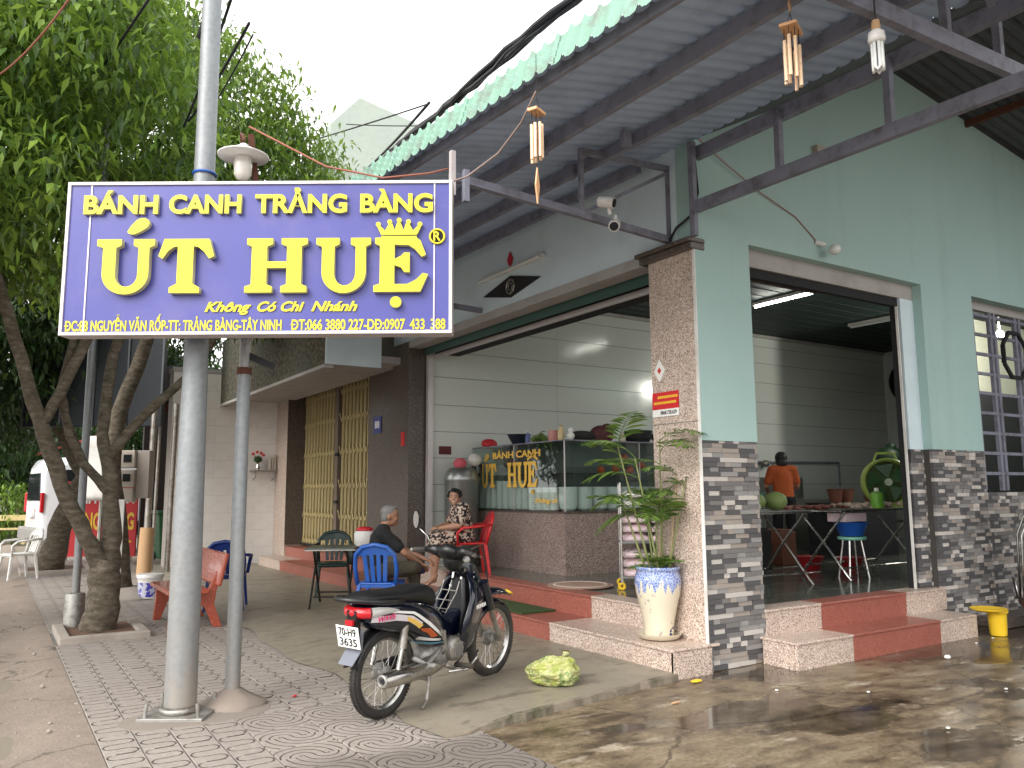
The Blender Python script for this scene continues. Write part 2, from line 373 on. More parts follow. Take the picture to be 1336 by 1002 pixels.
def m_tile(kind):
    """cast cement paving tile, 40 cm; the pattern of grooves lies in the tile's own space"""
    t = NT('paving_tile_' + kind); z = t.xyz(); u = t.m('DIVIDE', z[0], .4); v = t.m('DIVIDE', z[1], .4)
    if kind == 'meander':
        s1 = t.m('FRACT', t.m('MULTIPLY', t.m('ADD', u, .5), 2.0)); k_ = t.m('MULTIPLY', t.m('ADD', v, .5), 4.0); fl = t.m('FLOOR', k_); fv = t.m('FRACT', k_)
        odd = t.m('MODULO', fl, 2.0); sg_ = t.m('MULTIPLY_ADD', odd, -2.0, 1.0); xx = t.m('MULTIPLY', t.m('MULTIPLY', t.m('SUBTRACT', s1, .5), 2.0), sg_)   # in row heights
        fy = t.m('SUBTRACT', fv, .5); dl = t.m('SUBTRACT', .5, t.m('ABSOLUTE', fy)); dx = t.m('SUBTRACT', xx, .36)
        dc = t.m('ABSOLUTE', t.m('SUBTRACT', t.m('SQRT', t.m('ADD', t.m('MULTIPLY', dx, dx), t.m('MULTIPLY', fy, fy))), .5))
        isr = t.m('GREATER_THAN', xx, .36); isl = t.m('LESS_THAN', xx, -.36)
        dd = t.m('ADD', t.m('MULTIPLY', isr, dc), t.m('MULTIPLY', t.m('SUBTRACT', 1.0, isr), dl)); dd = t.m('ADD', dd, t.m('MULTIPLY', isl, 1.0))
        line = t.ramp(dd, [(0, 1), (.035, 1), (.075, 0)])
        e = t.m('ABSOLUTE', t.m('SUBTRACT', s1, .5)); line = t.m('MAXIMUM', line, t.ramp(e, [(.480, 0), (.492, 1)]))
    else:
        top = t.m('GREATER_THAN', v, 0.0); cx = t.m('MULTIPLY_ADD', top, -.34, .17)
        du = t.m('SUBTRACT', u, cx); r = t.m('SQRT', t.m('ADD', t.m('MULTIPLY', du, du), t.m('MULTIPLY', v, v)))
        f = t.m('FRACT', t.m('ADD', t.m('MULTIPLY', r, 7.4), .25)); g = t.m('ABSOLUTE', t.m('SUBTRACT', f, .5)); line = t.ramp(g, [(0, 1), (.06, 1), (.11, 0)])
    oi = t.n('ShaderNodeObjectInfo'); gm = t.n('ShaderNodeNewGeometry').outputs['Position']
    n1 = t.noise(1.1, 6, .65, gm); n2 = t.noise(30, 6, .7, gm)
    col = t.mix(n1, (.19, .163, .143), (.44, .395, .355)); col = t.mix(t.ramp(n2, [(.4, .45), (.62, 0)]), col, (.18, .15, .13))
    col = t.mix(t.m('MULTIPLY', oi.outputs['Random'], .22), col, (.30, .26, .23))
    gy = t.n('ShaderNodeSeparateXYZ'); t.l(gm, gy.inputs[0])
    damp = t.m('MULTIPLY', t.ramp(t.m('ADD', gy.outputs[1], t.m('MULTIPLY', n1, .5)), [(0, .8), (1, .8)]), 0) if 0 else None
    dm = t.n('ShaderNodeMapRange'); t.l(t.m('ADD', gy.outputs[1], t.m('MULTIPLY', t.noise(3, 3, .5, gm), .5)), dm.inputs[0]); dm.inputs[1].default_value = 4.55; dm.inputs[2].default_value = 4.75; dm.inputs[3].default_value = .55; dm.inputs[4].default_value = 0
    col = t.mix(dm.outputs[0], col, (.075, .06, .05))
    ln = t.m('MULTIPLY', line, t.ramp(t.noise(5, 5, .6, gm), [(.3, .55), (.5, 1)])); col = t.mix(t.m('MULTIPLY', ln, .95), col, (.055, .042, .034))
    t.bump(t.m('ADD', t.m('MULTIPLY', line, -1.0), t.m('MULTIPLY', n2, .35)), .8, .006); return t.set(col=col, rough=.82)
M['tileA'] = m_tile('meander'); M['tileB'] = m_tile('arcs')
def m_bark():
    t = NT('bark'); a = t.noise(9, 7, .7, st=(1, 1, 2.2)); b = t.noise(2.2, 4)
    col = t.ramp(a, [(.3, (.028, .020, .013)), (.5, (.10, .078, .055)), (.64, (.17, .14, .11)), (.78, (.30, .27, .22))])
    col = t.mix(t.m('MULTIPLY', b, .35), col, (.06, .062, .03)); t.bump(a, .9, .02); return t.set(col=col, rough=.9)
M['bark'] = m_bark()
def m_leaf(name, c1, c2, c3, tr=.35):
    t = NT(name); g = t.n('ShaderNodeNewGeometry'); r = g.outputs['Random Per Island']; n1 = t.noise(.9, 3)
    col = t.ramp(t.m('MULTIPLY_ADD', n1, .45, t.m('MULTIPLY', r, .55)), [(.2, c1), (.5, c2), (.82, c3)])
    d = t.n('ShaderNodeBsdfTranslucent'); t.l(t.mix(.5, col, tuple(min(1, x * 1.7) for x in c3)), d.inputs[0]); ms = t.n('ShaderNodeMixShader'); ms.inputs[0].default_value = tr
    t.set(col=col, rough=.38, spec=.35); t.l(t.b.outputs[0], ms.inputs[1]); t.l(d.outputs[0], ms.inputs[2]); t.l(ms.outputs[0], t.t.nodes['Material Output'].inputs[0]); return t.mat
M['leaf'] = m_leaf('tree_leaf', (.014, .034, .007), (.060, .122, .018), (.25, .37, .05), .28)
M['leaf_dark'] = m_leaf('dark_leaf', (.012, .032, .008), (.025, .06, .014), (.055, .10, .022), .2)
M['palm'] = m_leaf('palm_leaf', (.03, .075, .016), (.08, .165, .03), (.24, .34, .08), .3)
def m_cracked():
    t = NT('mosaic_stucco'); v = t.vor(16); w_ = t.noise(1.2, 5)
    col = t.ramp(v[0], [(0, (.24, .19, .12)), (.35, (.13, .11, .07)), (.7, (.05, .045, .035))]); col = t.mix(t.ramp(w_, [(.4, 0), (.65, .6)]), col, (.075, .085, .065))
    t.bump(v[0], .6, .02); return t.set(col=col, rough=.8)
M['stucco'] = m_cracked()
M['strip'] = [basic('stone_strip_%s' % n, c, .5, var=.45, sc=24, bump=.5, bs=40) for n, c in
              (('pale', (.52, .48, .44)), ('grey', (.27, .26, .25)), ('mid', (.17, .16, .155)), ('slate', (.085, .082, .085)), ('taupe', (.33, .285, .25)))]
M['stripgap'] = basic('strip_gap', (.06, .055, .05), .9)
def m_porcelain():
    t = NT('blue_dripped_glaze'); z = t.xyz(); ang = t.m('ARCTAN2', z[1], z[0])
    nz = t.n('ShaderNodeTexNoise'); nz.inputs['Scale'].default_value = 1.0; nz.inputs['Detail'].default_value = 3
    cv = t.n('ShaderNodeCombineXYZ'); t.l(t.m('MULTIPLY', ang, 4.2), cv.inputs[0]); t.l(t.m('MULTIPLY', z[2], 3.0), cv.inputs[1]); t.l(cv.outputs[0], nz.inputs['Vector'])
    edge = t.m('ADD', z[2], t.m('MULTIPLY', t.m('SUBTRACT', nz.outputs[0], .5), .42))
    f = t.ramp(edge, [(.415, 0), (.43, 1)]); scale_ = t.vor(48, 'DISTANCE_TO_EDGE')[0]
    blue = t.mix(t.ramp(scale_, [(0, 1), (.12, 0)]), (.12, .19, .48), (.60, .64, .72)); col = t.mix(f, (.68, .61, .47), blue)
    sp = t.ramp(t.noise(20, 2, .5), [(.60, 0), (.62, 1)]); band = t.m('MULTIPLY', sp, t.ramp(t.noise(2.6, 2), [(.5, 0), (.6, 1)]))
    col = t.mix(band, col, (.02, .03, .14)); return t.set(col=col, rough=.16, coat=.5)
M['porcelain'] = m_porcelain()
def m_floral():
    t = NT('floral_blouse_cloth'); v = t.vor(36); col = t.ramp(v[1], [(0, (.02, .012, .014)), (.38, (.04, .02, .02)), (.5, (.48, .38, .30)), (.72, (.55, .46, .38)), (.85, (.32, .06, .05)), (1, (.05, .02, .02))], 'CONSTANT')
    t.bump(t.noise(20, 4), .4, .01); return t.set(col=col, rough=.9)
M['floral'] = m_floral()
def m_bag():
    t = NT('thin_yellow_plastic_bag'); n1 = t.noise(9, 6, .7)
    col = t.ramp(n1, [(.32, (.20, .30, .04)), (.42, (.38, .42, .09)), (.52, (.52, .52, .24)), (.60, (.16, .25, .05)), (.68, (.58, .58, .36))]); t.bump(t.noise(16, 7, .7), 1.0, .03)
    return t.set(col=col, rough=.22, sss=.15, coat=.3)
M['bag'] = m_bag()
def m_bucket():
    t = NT('printed_paint_bucket'); z = t.xyz(); f = t.ramp(t.noise(14, 4, .6), [(.50, 0), (.53, 1)]); band = t.m('MULTIPLY', t.m('GREATER_THAN', z[2], .03), t.m('LESS_THAN', z[2], .225))
    return t.set(col=t.mix(band, (.72, .70, .66), t.mix(f, (.06, .05, .38), (.55, .55, .66))), rough=.35)
M['bucket'] = m_bucket()
M['mat_green'] = basic('green_turf', (.035, .065, .015), .95, bump=1, bs=260)
M['mat_dark'] = basic('woven_floor_rug', (.34, .22, .17), .9)
M['mat_rim'] = basic('rug_border', (.62, .54, .45), .9)
M['pinkbag'] = basic('patterned_pink_pack', (.72, .56, .58), .4, var=.35, sc=60)
M['pale_wall'] = basic('pale_green_wall', (.30, .35, .31), .8, dirt=(.35, .38, .33, .5), dirts=.6)
M['hedge'] = M['leaf_dark']

# ------------------------------------------------------------------ ground, street, yard
g = MB(); g.add([(-400, -60, -.06), (400, -60, -.06), (400, 700, -.06), (-400, 700, -.06)], [(0, 1, 2, 3)])
struct('ground', g, basic('bare_earth', (.20, .17, .13), .95, var=.2, sc=.5, bump=.3, bs=3))
g = MB(); NX, NY = 60, 170; P = []
for i in range(NX + 1):
    row = []
    for j in range(NY + 1):
        x = -6 + i * (6.628 / NX); y = 1.0 + j * .18 * (1 + j / 170 * 1.2)
        h = -.005 - .05 * max(0, min(1, (.62 - x) / .5)) + .018 * math.sin(x * 5 + y * 1.7) * math.sin(y * 2.3 - x * 2) + random.uniform(-.008, .008)
        if x > .48: h = -.004
        row.append((x, y, h))
    P.append(row)
g.grid(P); struct('street', g, M['street'], smooth=True)
g = MB(); g.add([(-40, -20, -.045), (-6, -20, -.045), (-6, 220, -.045), (-40, 220, -.045)], [(0, 1, 2, 3)])
struct('road', g, basic('road_asphalt', (.17, .155, .14), .9, bump=.4, bs=20))
# raised concrete fragments at the pavement edge
for i, (x, y, sx, sy, a) in enumerate([]):
    pts = [(sx * random.uniform(.35, .6) * math.cos(k * .9), sy * random.uniform(.35, .6) * math.sin(k * .9)) for k in range(7)]
    mb = MB(); n = 7; up = [(x + p[0] * .86, y + p[1] * .86, .004) for p in pts]; lo = [(x + p[0], y + p[1], -.06) for p in pts]
    mb.loft([lo, up]); struct('concrete_fragment', mb, M['street'])
# wet yard under the roof
g = MB(); P = []
for i in range(61):
    row = []
    for j in range(61):
        x = 2.3 + i * .3; y = -8 + j * (12.62 / 60); row.append((x, y, -.004 + .004 * math.sin(x * 2.1 + y) * math.sin(y * 1.9)))
    P.append(row)
g.grid(P); g.add([(2.9, 4.6, -.004), (20, 4.6, -.004), (20, 5.2, -.004), (2.9, 5.2, -.004)], [(0, 1, 2, 3)])
struct('yard', g, M['yard'], smooth=True)
g = MB(); g.add([(.622, -8, -.012), (2.40, -8, -.012), (2.40, 24, -.012), (.622, 24, -.012)], [(0, 1, 2, 3)])
pave = struct('pavement', g, M['joint'])
# paving tiles as pieces
def tile_mesh(name, m, a=.4, h=.03):
    mb = MB(); k = a / 2 - .003; c = k - .004
    lo = [(-k, -k, -h), (k, -k, -h), (k, k, -h), (-k, k, -h)]; mi = [(-k, -k, -.004), (k, -k, -.004), (k, k, -.004), (-k, k, -.004)]; up = [(-c, -c, 0), (c, -c, 0), (c, c, 0), (-c, c, 0)]
    mb.loft([lo, mi, up]); me = mb.mesh(name); me.materials.append(m); return me
tA = tile_mesh('tile', M['tileA']); tB = tile_mesh('tile_arcs', M['tileB'])
cnt = 0
for j in range(52):
    for i in range(5):
        x = .83 + i * .4; y = 3.0 + j * .4
        if i == 4 and False: continue
        if .66 < x < 1.48 and 9.1 < y < 10.15: continue
        if y > 23: continue
        nb = i >= 2 and y < 5.5 + (.5 if i == 4 else 0)
        o = bpy.data.objects.new('tile', tB if nb else tA); COL.objects.link(o); o.parent = pave; o['label'] = ''
        del o['label']
        o.location = (x, y, random.uniform(-.003, .002)); o.rotation_euler = (random.uniform(-.004, .004), random.uniform(-.004, .004), (math.pi / 2) * random.choice((0, 2)) if nb else 0); cnt += 1
# slab in front of the shop, ramped up from the paving
g = MB(); P = []
xs = [2.36, 2.5, 2.75, 3.0, 3.5, 4.0, 4.3, 4.56]
for x in xs:
    row = []
    for j in range(60):
        y = 4.62 + j * .22; h = .004 + .046 * min(1, max(0, (x - 2.3) / .6)); wob = .05 * math.sin(y * 2.3) + .03 * math.sin(y * 5.1) if x < 2.45 and j else 0
        if j == 0: y = 4.42 + (x - 2.3) * .16
        row.append((x + wob, y, h))
    P.append(row)
g.grid(P)
sl = struct('cement_slab', g, M['slab'])
g = MB(); n = 26; P0 = []; P1 = []; P2 = []
for i in range(n):
    x = 2.36 + i * (2.2 / (n - 1)); y = 4.42 + (x - 2.3) * .16; h = .004 + .046 * min(1, max(0, (x - 2.3) / .6)); e = random.uniform(-.02, .015)
    P0.append((x, y, h)); P1.append((x, y - .018 + e, h - .008)); P2.append((x, y - .03 + e, -.04))
g.grid([P0, P1, P2]); struct('slab_edge', g, basic('stained_kerb_edge', (.20, .165, .125), .8, var=.4, sc=9, bump=.8, bs=18, dirt=(.045, .05, .02, .8), dirts=5), fixn=False)
# mortar band between slab and paving
# ------------------------------------------------------------------ the restaurant building
FX, FY, WALLY, WALLX, CZ = 4.95, 4.80, 10.40, 16.45, 4.43
b = thing('restaurant_building', 'mint green restaurant building with granite pillars, open front and paved steps', 'building', (FX, FY, 0))
def part(name, mb, mat, par=b, **k): return obj(name, mb, mat, par, world=True, **k)
Z0 = .42
# floor
m = MB().b2((5.07, 4.84, 0), (WALLX, 10.4, .40)); part('floor_base', m, M['joint'])
ft = basic('polished_floor_tile', (.115, .125, .105), .12, var=.2, sc=2, dirt=(.05, .05, .04, .5))
fm = tile_mesh('floor_tile', ft, .6, .02)
for i in range(18):
    for j in range(9):
        x = 5.35 + i * .6; y = 5.15 + j * .6
        if x > WALLX: continue
        o = bpy.data.objects.new('floor_tile', fm); COL.objects.link(o); o.parent = b; o.matrix_parent_inverse = WM(b).inverted(); o.location = (x, y, Z0)
# facade A steps (granite slabs; red in the middle)
def step_x(x0, x1, yA, yB, z0, z1, red, name='step'):
    """a step along y: tread pieces with nosing, riser pieces"""
    yr0, yr1 = red
    for (ya, yb, mt) in ((yA, yr0, 'granite'), (yr0, yr1, 'granite_red'), (yr1, yB, 'granite')):
        if yb - ya < .01: continue
        n = max(1, round((yb - ya) / 1.6)); L = (yb - ya) / n
        for k in range(n):
            part('riser', MB().b2((x0, ya + k * L + .001, z0), (x0 + .03, ya + (k + 1) * L - .001, z1 - .022)), M[mt])
            part('tread', MB().b2((x0 - .012, ya + k * L + .001, z1 - .022), (x1, ya + (k + 1) * L - .001, z1)), M[mt], bevel=.006)
YB_ = 16.3
step_x(4.53, 5.05, 4.77, YB_, .03, .22, (6.42, 14.9))
part('step_core', MB().b2((4.56, 4.80, -.02), (5.0, YB_ - .01, .196)), M['joint'])
part('riser', MB().b2((4.53, 4.762, -.02), (4.945, 4.79, .196)), M['granite'])
step_x(5.02, 5.26, 5.40, 10.38, .22, .43, (6.40, 9.4))
# facade B steps
def step_y(y0, y1, xA, xB, z0, z1, red):
    for (xa, xb, mt) in ((xA, red[0], 'granite'), (red[0], red[1], 'granite_red'), (red[1], xB, 'granite')):
        part('riser', MB().b2((xa + .001, y0, z0), (xb - .001, y0 + .03, z1 - .022)), M[mt])
        part('tread', MB().b2((xa - (.012 if xa == xA else -.001), y0 - .012, z1 - .022), (xb - .001, y1, z1)), M[mt], bevel=.006)
step_y(4.445, 4.83, 5.59, 8.31, -.02, .212, (6.32, 7.66))
part('riser', MB().b2((5.585, 4.477, -.02), (5.61, 4.796, .188)), M['granite'])
part('step_core', MB().b2((5.62, 4.48, -.02), (8.30, 4.795, .186)), M['joint'])
part('riser', MB().b2((8.29, 4.477, -.02), (8.31, 4.796, .188)), M['granite'])
step_y(4.796, 5.02, 5.645, 8.42, .212, .43, (6.38, 7.70))
# corner pillar: granite on the street face, ledger strips and teal paint on the yard face
part('pillar', MB().b2((FX, 4.83, .2), (5.60, 5.375, 3.50)), M['granite'])
part('pillar_slab_joint', MB().b2((FX - .003, 4.82, 2.02), (FX + .01, 5.37, 2.026)), M['joint'])
cp = MB().b2((FX - .05, 4.79, 3.50), (FX + .12, 5.45, 3.56)); cp.b2((FX - .08, 4.785, 3.562), (FX + .12, 5.48, 3.60)); part('pillar_cap', cp, M['granite_dark'], bevel=.008)
part('corner_trim', MB().b2((FX - .002, 4.797, .0), (FX + .006, 4.828, 3.64)), M['white_pl'])
# facade A upper wall (beam) with soffit, shutter box
part('fascia_wall', MB().b2((FX + .01, 4.83, 3.605), (FX + .22, 10.98, 4.62)), M['teal_light'])
part('beam_band', MB().b2((FX - .008, 5.37, 3.50), (FX + .20, 10.42, 3.60)), M['soffit'])
part('shutter_guide', MB().b2((5.21, 10.33, .42), (5.29, 10.40, 3.5)), M['sign_frame'])
for k in range(6):
    part('shutter_slat', MB().b2((5.17 + .02 * k, 5.37, 3.40 - .0 * k + .018 * k), (5.19 + .02 * k, 10.36, 3.52 + .016 * k)), M['shutter'], bevel=.004)
part('shutter_bottom_rail', MB().b2((5.30, 5.37, 3.36), (5.33, 10.36, 3.42)), M['sign_frame'])
part('shutter_roll', MB().b2((5.34, 5.37, 3.44), (5.75, 10.39, 4.0)), M['dark'])
# far pillar of the opening, dark granite
part('pillar', MB().b2((FX, 10.43, .2), (5.22, 10.98, 3.6)), M['granite_dark'])
part('recess_wall', MB().b2((5.06, 10.985, .2), (5.30, 12.15, 3.5)), M['granite_dark'])
# facade B wall: built round the door and the window openings
DX0, DX1, DZ = 5.66, 7.97, 3.485
WX0, WX1, WZ0, WZ1 = 9.50, 13.2, 1.42, 3.64
gm = MB()
Zt = 1.86
def wall_rect(x0, x1, z0, z1, mt='teal', y0=4.80, y1=5.0, nm='wall'): return part(nm, MB().b2((x0, y0, z0), (x1, y1, z1)), M[mt])
# gable top as one prism above the openings
def top_z(x): return 4.52 + (x - 4.95) * .49 if x < 8.05 else 6.04 - (x - 8.05) * .135
poly = [(4.957, 3.65), (16.6, 3.65), (16.6, top_z(16.6)), (8.05, 6.04), (4.957, top_z(4.957))]
part('gable_wall', MB().prism(poly, 4.80, 5.0), M['teal'])
wall_rect(4.957, 5.64, Zt, 3.65)                            # left pier
wall_rect(5.641, 8.434, 3.487 + .0, 3.651, 'teal', 4.985, 5.0)   # back of the lintel recess
part('lintel', MB().b2((5.641, 4.90, 3.487), (8.434, 4.984, 3.651)), M['soffit'])
wall_rect(8.372, 9.40, Zt, 3.65)                            # pier between door and window
part('door_reveal', MB().b2((8.125, 4.90, Zt), (8.371, 5.0, 3.486)), M['teal_light'])
part('wall_base', MB().b2((4.99, 4.84, 0), (5.64, 5.0, Zt - .001)), M['stripgap'])
part('wall_base', MB().b2((8.125, 4.93, .2), (8.371, 5.0, Zt - .001)), M['stripgap'])
part('wall_base', MB().b2((8.372, 4.84, 0), (9.40, 5.0, Zt - .001)), M['stripgap'])
part('wall_base', MB().b2((9.401, 4.84, 0), (16.6, 5.0, 1.40)), M['stripgap'])
part('window_reveal', MB().b2((9.34, 4.93, 1.42), (9.499, 4.995, 3.64)), M['soffit'])
wall_rect(13.2, 16.6, 1.40, 3.65)
# ledger strips
uc = MB().b2((-.5, -.5, -.5), (.5, .5, .5)); um = []
for k, mm in enumerate(M['strip']):
    me = uc.mesh('ledger_strip'); me.materials.append(mm); um.append(me)
joined = [MB() for _ in range(5)]
npiece = 0
def strips(x0, x1, z0, z1, y, pieces, h=.040):
    global npiece
    z = z0; r = 0
    while z < z1 - .01:
        x = x0; rr = random.Random(r % 14 * 31 + 5)          # printed pattern repeats up the wall
        while x < x1 - .005:
            L = rr.choice((.07, .10, .13, .17, .21)); k = rr.choice((0, 1, 2, 3, 3, 2, 4, 1, 3, 2, 4, 0)); e = min(x1, x + L); dd = rr.choice((.008, .014, .02))
            hh = min(h, z1 - z)
            if pieces and npiece < 296:
                o = bpy.data.objects.new('ledger_strip', um[k]); COL.objects.link(o); o.parent = b; o.matrix_parent_inverse = WM(b).inverted()
                o.location = ((x + e) / 2, y - dd / 2 + .02, z + hh / 2); o.scale = (e - x - .002, dd + .04, hh - .002); npiece += 1
            else: joined[k].box(((x + e) / 2, y - dd / 2 + .02, z + hh / 2), (e - x - .002, dd + .04, hh - .002))
            x = e
        z += h; r += 1
strips(4.957, 5.645, .0, Zt, 4.822, True)
strips(8.372, 9.42, .0, Zt, 4.822, False)
strips(8.13, 8.370, .44, Zt, 4.915, False)
strips(9.42, 12.6, .0, 1.40, 4.822, False)
for k in range(5): part('ledger_strips', joined[k], M['strip'][k], kind='stuff')
# door posts
part('door_frame', MB().b2((8.085, 4.93, .43), (8.124, 5.0, 3.486)), M['dark'])
part('door_frame', MB().b2((5.645, 4.93, 3.40), (8.084, 4.99, 3.485)), M['dark'])
part('door_edge_trim', MB().b2((8.07, 4.905, .43), (8.084, 4.93, 3.39)), M['white_pl'])
# window grille (square bars) with octagon ornament
for x in (9.62, 10.02, 10.12, 10.62, 10.72, 11.4): part('window_bar', MB().b2((x, 4.93, 1.42), (x + .05, 4.97, 3.62)), M['truss'])
for k in range(9): part('window_bar', MB().b2((9.50, 4.935, 1.60 + k * .235), (13.2, 4.965, 1.635 + k * .235)), M['truss'])
oc = MB(); P = [(10.55 + .30 * math.cos(R(22.5 + 45 * k)), 4.92, 3.07 + .30 * math.sin(R(22.5 + 45 * k))) for k in range(9)]
for a_, c_ in zip(P, P[1:]): oc.bar(a_, c_, .03, .045)
part('window_ornament', oc, M['dark'])
part('window_head', MB().b2((9.401, 4.92, 3.55), (13.2, 4.99, 3.651)), M['soffit'])
# interior: back wall panels, end wall, ceiling
part('inner_wall', MB().b2((5.30, 10.412, .42), (WALLX, 10.6, CZ + .1)), M['joint'])
zs = [.42, .80, 1.17, 1.55, 1.93, 2.31, 2.70, 3.11, 3.49, 3.87, 4.20, 4.43]
for r in range(11):
    for k in range(5):
        xa = 5.30 + k * 2.24; xb = min(WALLX, xa + 2.24)
        part('wall_panel', MB().b2((xa + .002, 10.40, zs[r] + .004), (xb - .002, 10.42, zs[r + 1] - .004)), M['panel'])
part('end_wall', MB().b2((WALLX, 5.0, .42), (WALLX + .1, 10.4, CZ)), M['panel'])
part('coping', MB().b2((5.3, 10.36, CZ - .06), (WALLX, 10.40, CZ - .001)), M['soffit'])
cl = MB().b2((5.18, 4.99, CZ), (16.6, 10.6, CZ + .06)); part('ceiling', cl, M['ceil'])
for k in range(18): part('ceiling_strip', MB().b2((5.78, 5.2 + k * .3, CZ - .008), (WALLX - .002, 5.21 + k * .3, CZ + .001)), M['dark'])
part('loft_edge', MB().b2((6.4, 5.9, 4.0), (9.0, 6.6, 4.06)), basic('brown_board', (.10, .05, .03), .7))
part('rear_room_wall', MB().b2((16.6, 4.8, 0), (16.7, 10.6, 5)), M['teal'])
# facade fittings
vd = MB().prism([(7.10, 3.79), (7.72, 3.70 - .02), (8.34, 3.79 + .02), (7.72, 3.94)], 0, .012, M=Matrix(((0, 1, 0, 4.945), (1, 0, 0, 0), (0, 0, 1, 0), (0, 0, 0, 1))))
vo = part('vent_grille', vd, M['dark']); vr = MB().torus((4.945, 7.72, 3.81), .085, .012, 8, 6, 'X'); vr.torus((4.945, 7.72, 3.81), .045, .006, 8, 6, 'X'); part('vent_ring', vr, M['steel'], par=vo)
tb = thing('wall_light', 'unlit white fluorescent tube light fixed on the teal fascia above the opening', 'light', (4.93, 7.7, 3.99))
obj('lamp_body', MB().b2((4.90, 7.02, 3.985), (4.958, 8.38, 4.03)), M['white_pl'], tb, world=True); obj('tube', MB().tube([(4.885, 7.05, 3.99), (4.885, 8.35, 3.99)], .016), M['bowl'], tb, world=True)
dmd = MB().prism([(7.66, 4.13), (7.72, 4.03), (7.78, 4.13), (7.72, 4.23)], 0, .01, M=Matrix(((0, 1, 0, 4.94), (1, 0, 0, 0), (0, 0, 1, 0), (0, 0, 0, 1))))
tag(obj('diamond_ornament', dmd, M['rednylon']), 'small dark red diamond ornament on fascia above the tube light', 'ornament')
# ------------------------------------------------------------------ lettering helpers
def txt_mesh(s, size, ext=.01, off=0.0, shear=0.0, w=None, sides=None, res=4):
    """text as a mesh in the xz plane, facing -y, left aligned on the baseline, stretched to width w"""
    c = bpy.data.curves.new('lettering', 'FONT'); c.body = s; c.size = size; c.extrude = ext; c.offset = off * size; c.shear = shear; c.resolution_u = res; c.fill_mode = 'BOTH'
    o = bpy.data.objects.new('t', c); COL.objects.link(o); dg = bpy.context.evaluated_depsgraph_get(); dg.update()
    me = bpy.data.meshes.new_from_object(o.evaluated_get(dg)); bpy.data.objects.remove(o)
    if not me.vertices: return me
    co = np.empty(len(me.vertices) * 3, np.float32); me.vertices.foreach_get('co', co); co = co.reshape(-1, 3)
    x0 = co[:, 0].min(); x1 = co[:, 0].max(); k = (w / (x1 - x0)) if w else 1
    out = np.stack([(co[:, 0] - x0) * k, -co[:, 2] - ext, co[:, 1]], 1); me.vertices.foreach_set('co', out.astype(np.float32).ravel()); me.update()
    return me
def font_cap():
    me = txt_mesh('H', 1.0); z = [v.co.z for v in me.vertices]; return max(z) - min(z)
CAP = font_cap()
def shade_sides(me, m0, m1):
    me.materials.append(m0); me.materials.append(m1)
    for p in me.polygons: p.material_index = 0 if p.normal.y < -.5 else 1
def letters(par, s, x0, z0, cap, w, y=-.002, ext=.01, off=.02, mat=None, side=None, one=False, shear=0, name='letter', skew=None):
    """one object per character unless one=True"""
    size = cap / CAP
    if one:
        me = txt_mesh(s, size, ext, off, shear, w)
        if side: shade_sides(me, mat, side)
        else: me.materials.append(mat)
        o = bpy.data.objects.new(name, me); COL.objects.link(o); o.parent = par; o.location = (x0, y, z0); return [o]
    # measure advances
    full = txt_mesh(s, size, ext, off, shear); fw = max(v.co.x for v in full.vertices); k = w / fw; out = []; 
    for i, ch in enumerate(s):
        if ch == ' ': continue
        me = txt_mesh(ch, size, ext, off, shear); cw = max(v.co.x for v in me.vertices)
        pre = txt_mesh(s[:i + 1], size, ext, off, shear); right = max(v.co.x for v in pre.vertices)
        for v in me.vertices: v.co.x *= k
        if side: shade_sides(me, mat, side)
        else: me.materials.append(mat)
        o = bpy.data.objects.new(name, me); COL.objects.link(o); o.parent = par; o.location = (x0 + (right - cw) * k, y, z0); out.append(o)
    return out
def dstroke(par, s, x0, z0, cap, w, y, mat, off):
    # the bar of each D with stroke, laid over a plain D
    size = cap / CAP; plain = s.replace('Đ', 'D'); full = txt_mesh(plain, size, .001, off); k = w / max(v.co.x for v in full.vertices)
    for i, ch in enumerate(s):
        if ch == 'Đ':
            right = max(v.co.x for v in txt_mesh(plain[:i + 1], size, .001, off).vertices); cw = max(v.co.x for v in txt_mesh('D', size, .001, off).vertices)
            xa = x0 + (right - cw) * k; obj('lettering', MB().b2((xa - .006, y - .004, z0 + cap * .45), (xa + cw * k * .55, y - .001, z0 + cap * .57)), mat, par)
def poly_letter(par, outlines, x0, z0, w_, h, y, ext, mat, side, name='letter', bevel=0.0):
    c = bpy.data.curves.new(name, 'CURVE'); c.dimensions = '2D'; c.fill_mode = 'BOTH'; c.extrude = ext
    for pts in outlines:
        sp = c.splines.new('POLY'); sp.points.add(len(pts) - 1); sp.use_cyclic_u = True
        for p, q in zip(sp.points, pts): p.co = (q[0] * w_, q[1] * h, 0, 1)
    o = bpy.data.objects.new('t', c); COL.objects.link(o); dg = bpy.context.evaluated_depsgraph_get(); dg.update()
    me = bpy.data.meshes.new_from_object(o.evaluated_get(dg)); bpy.data.objects.remove(o); me.name = name
    for v in me.vertices: v.co = (v.co.x, -v.co.z - ext, v.co.y)
    me.update()
    if side: shade_sides(me, mat, side)
    else: me.materials.append(mat)
    ob = bpy.data.objects.new(name, me); COL.objects.link(ob); ob.parent = par; ob.location = (x0, y, z0); return ob
def arc(cx, cy, rx, ry, a0, a1, n=12): return [(cx + rx * math.cos(R(a0 + (a1 - a0) * i / n)), cy + ry * math.sin(R(a0 + (a1 - a0) * i / n))) for i in range(n + 1)]
L_U = [(0, 1), (.44, 1), (.44, .88), (.35, .84), (.35, .34)] + arc(.55, .34, .20, .22, 180, 360) + [(.75, .34), (.75, .84), (.66, .88), (.66, 1), (1.04, 1), (1.04, .88), (.95, .84), (.95, .36)] + arc(.53, .36, .42, .38, 360, 180, 18) + [(.11, .36), (.11, .84), (0, .88)]
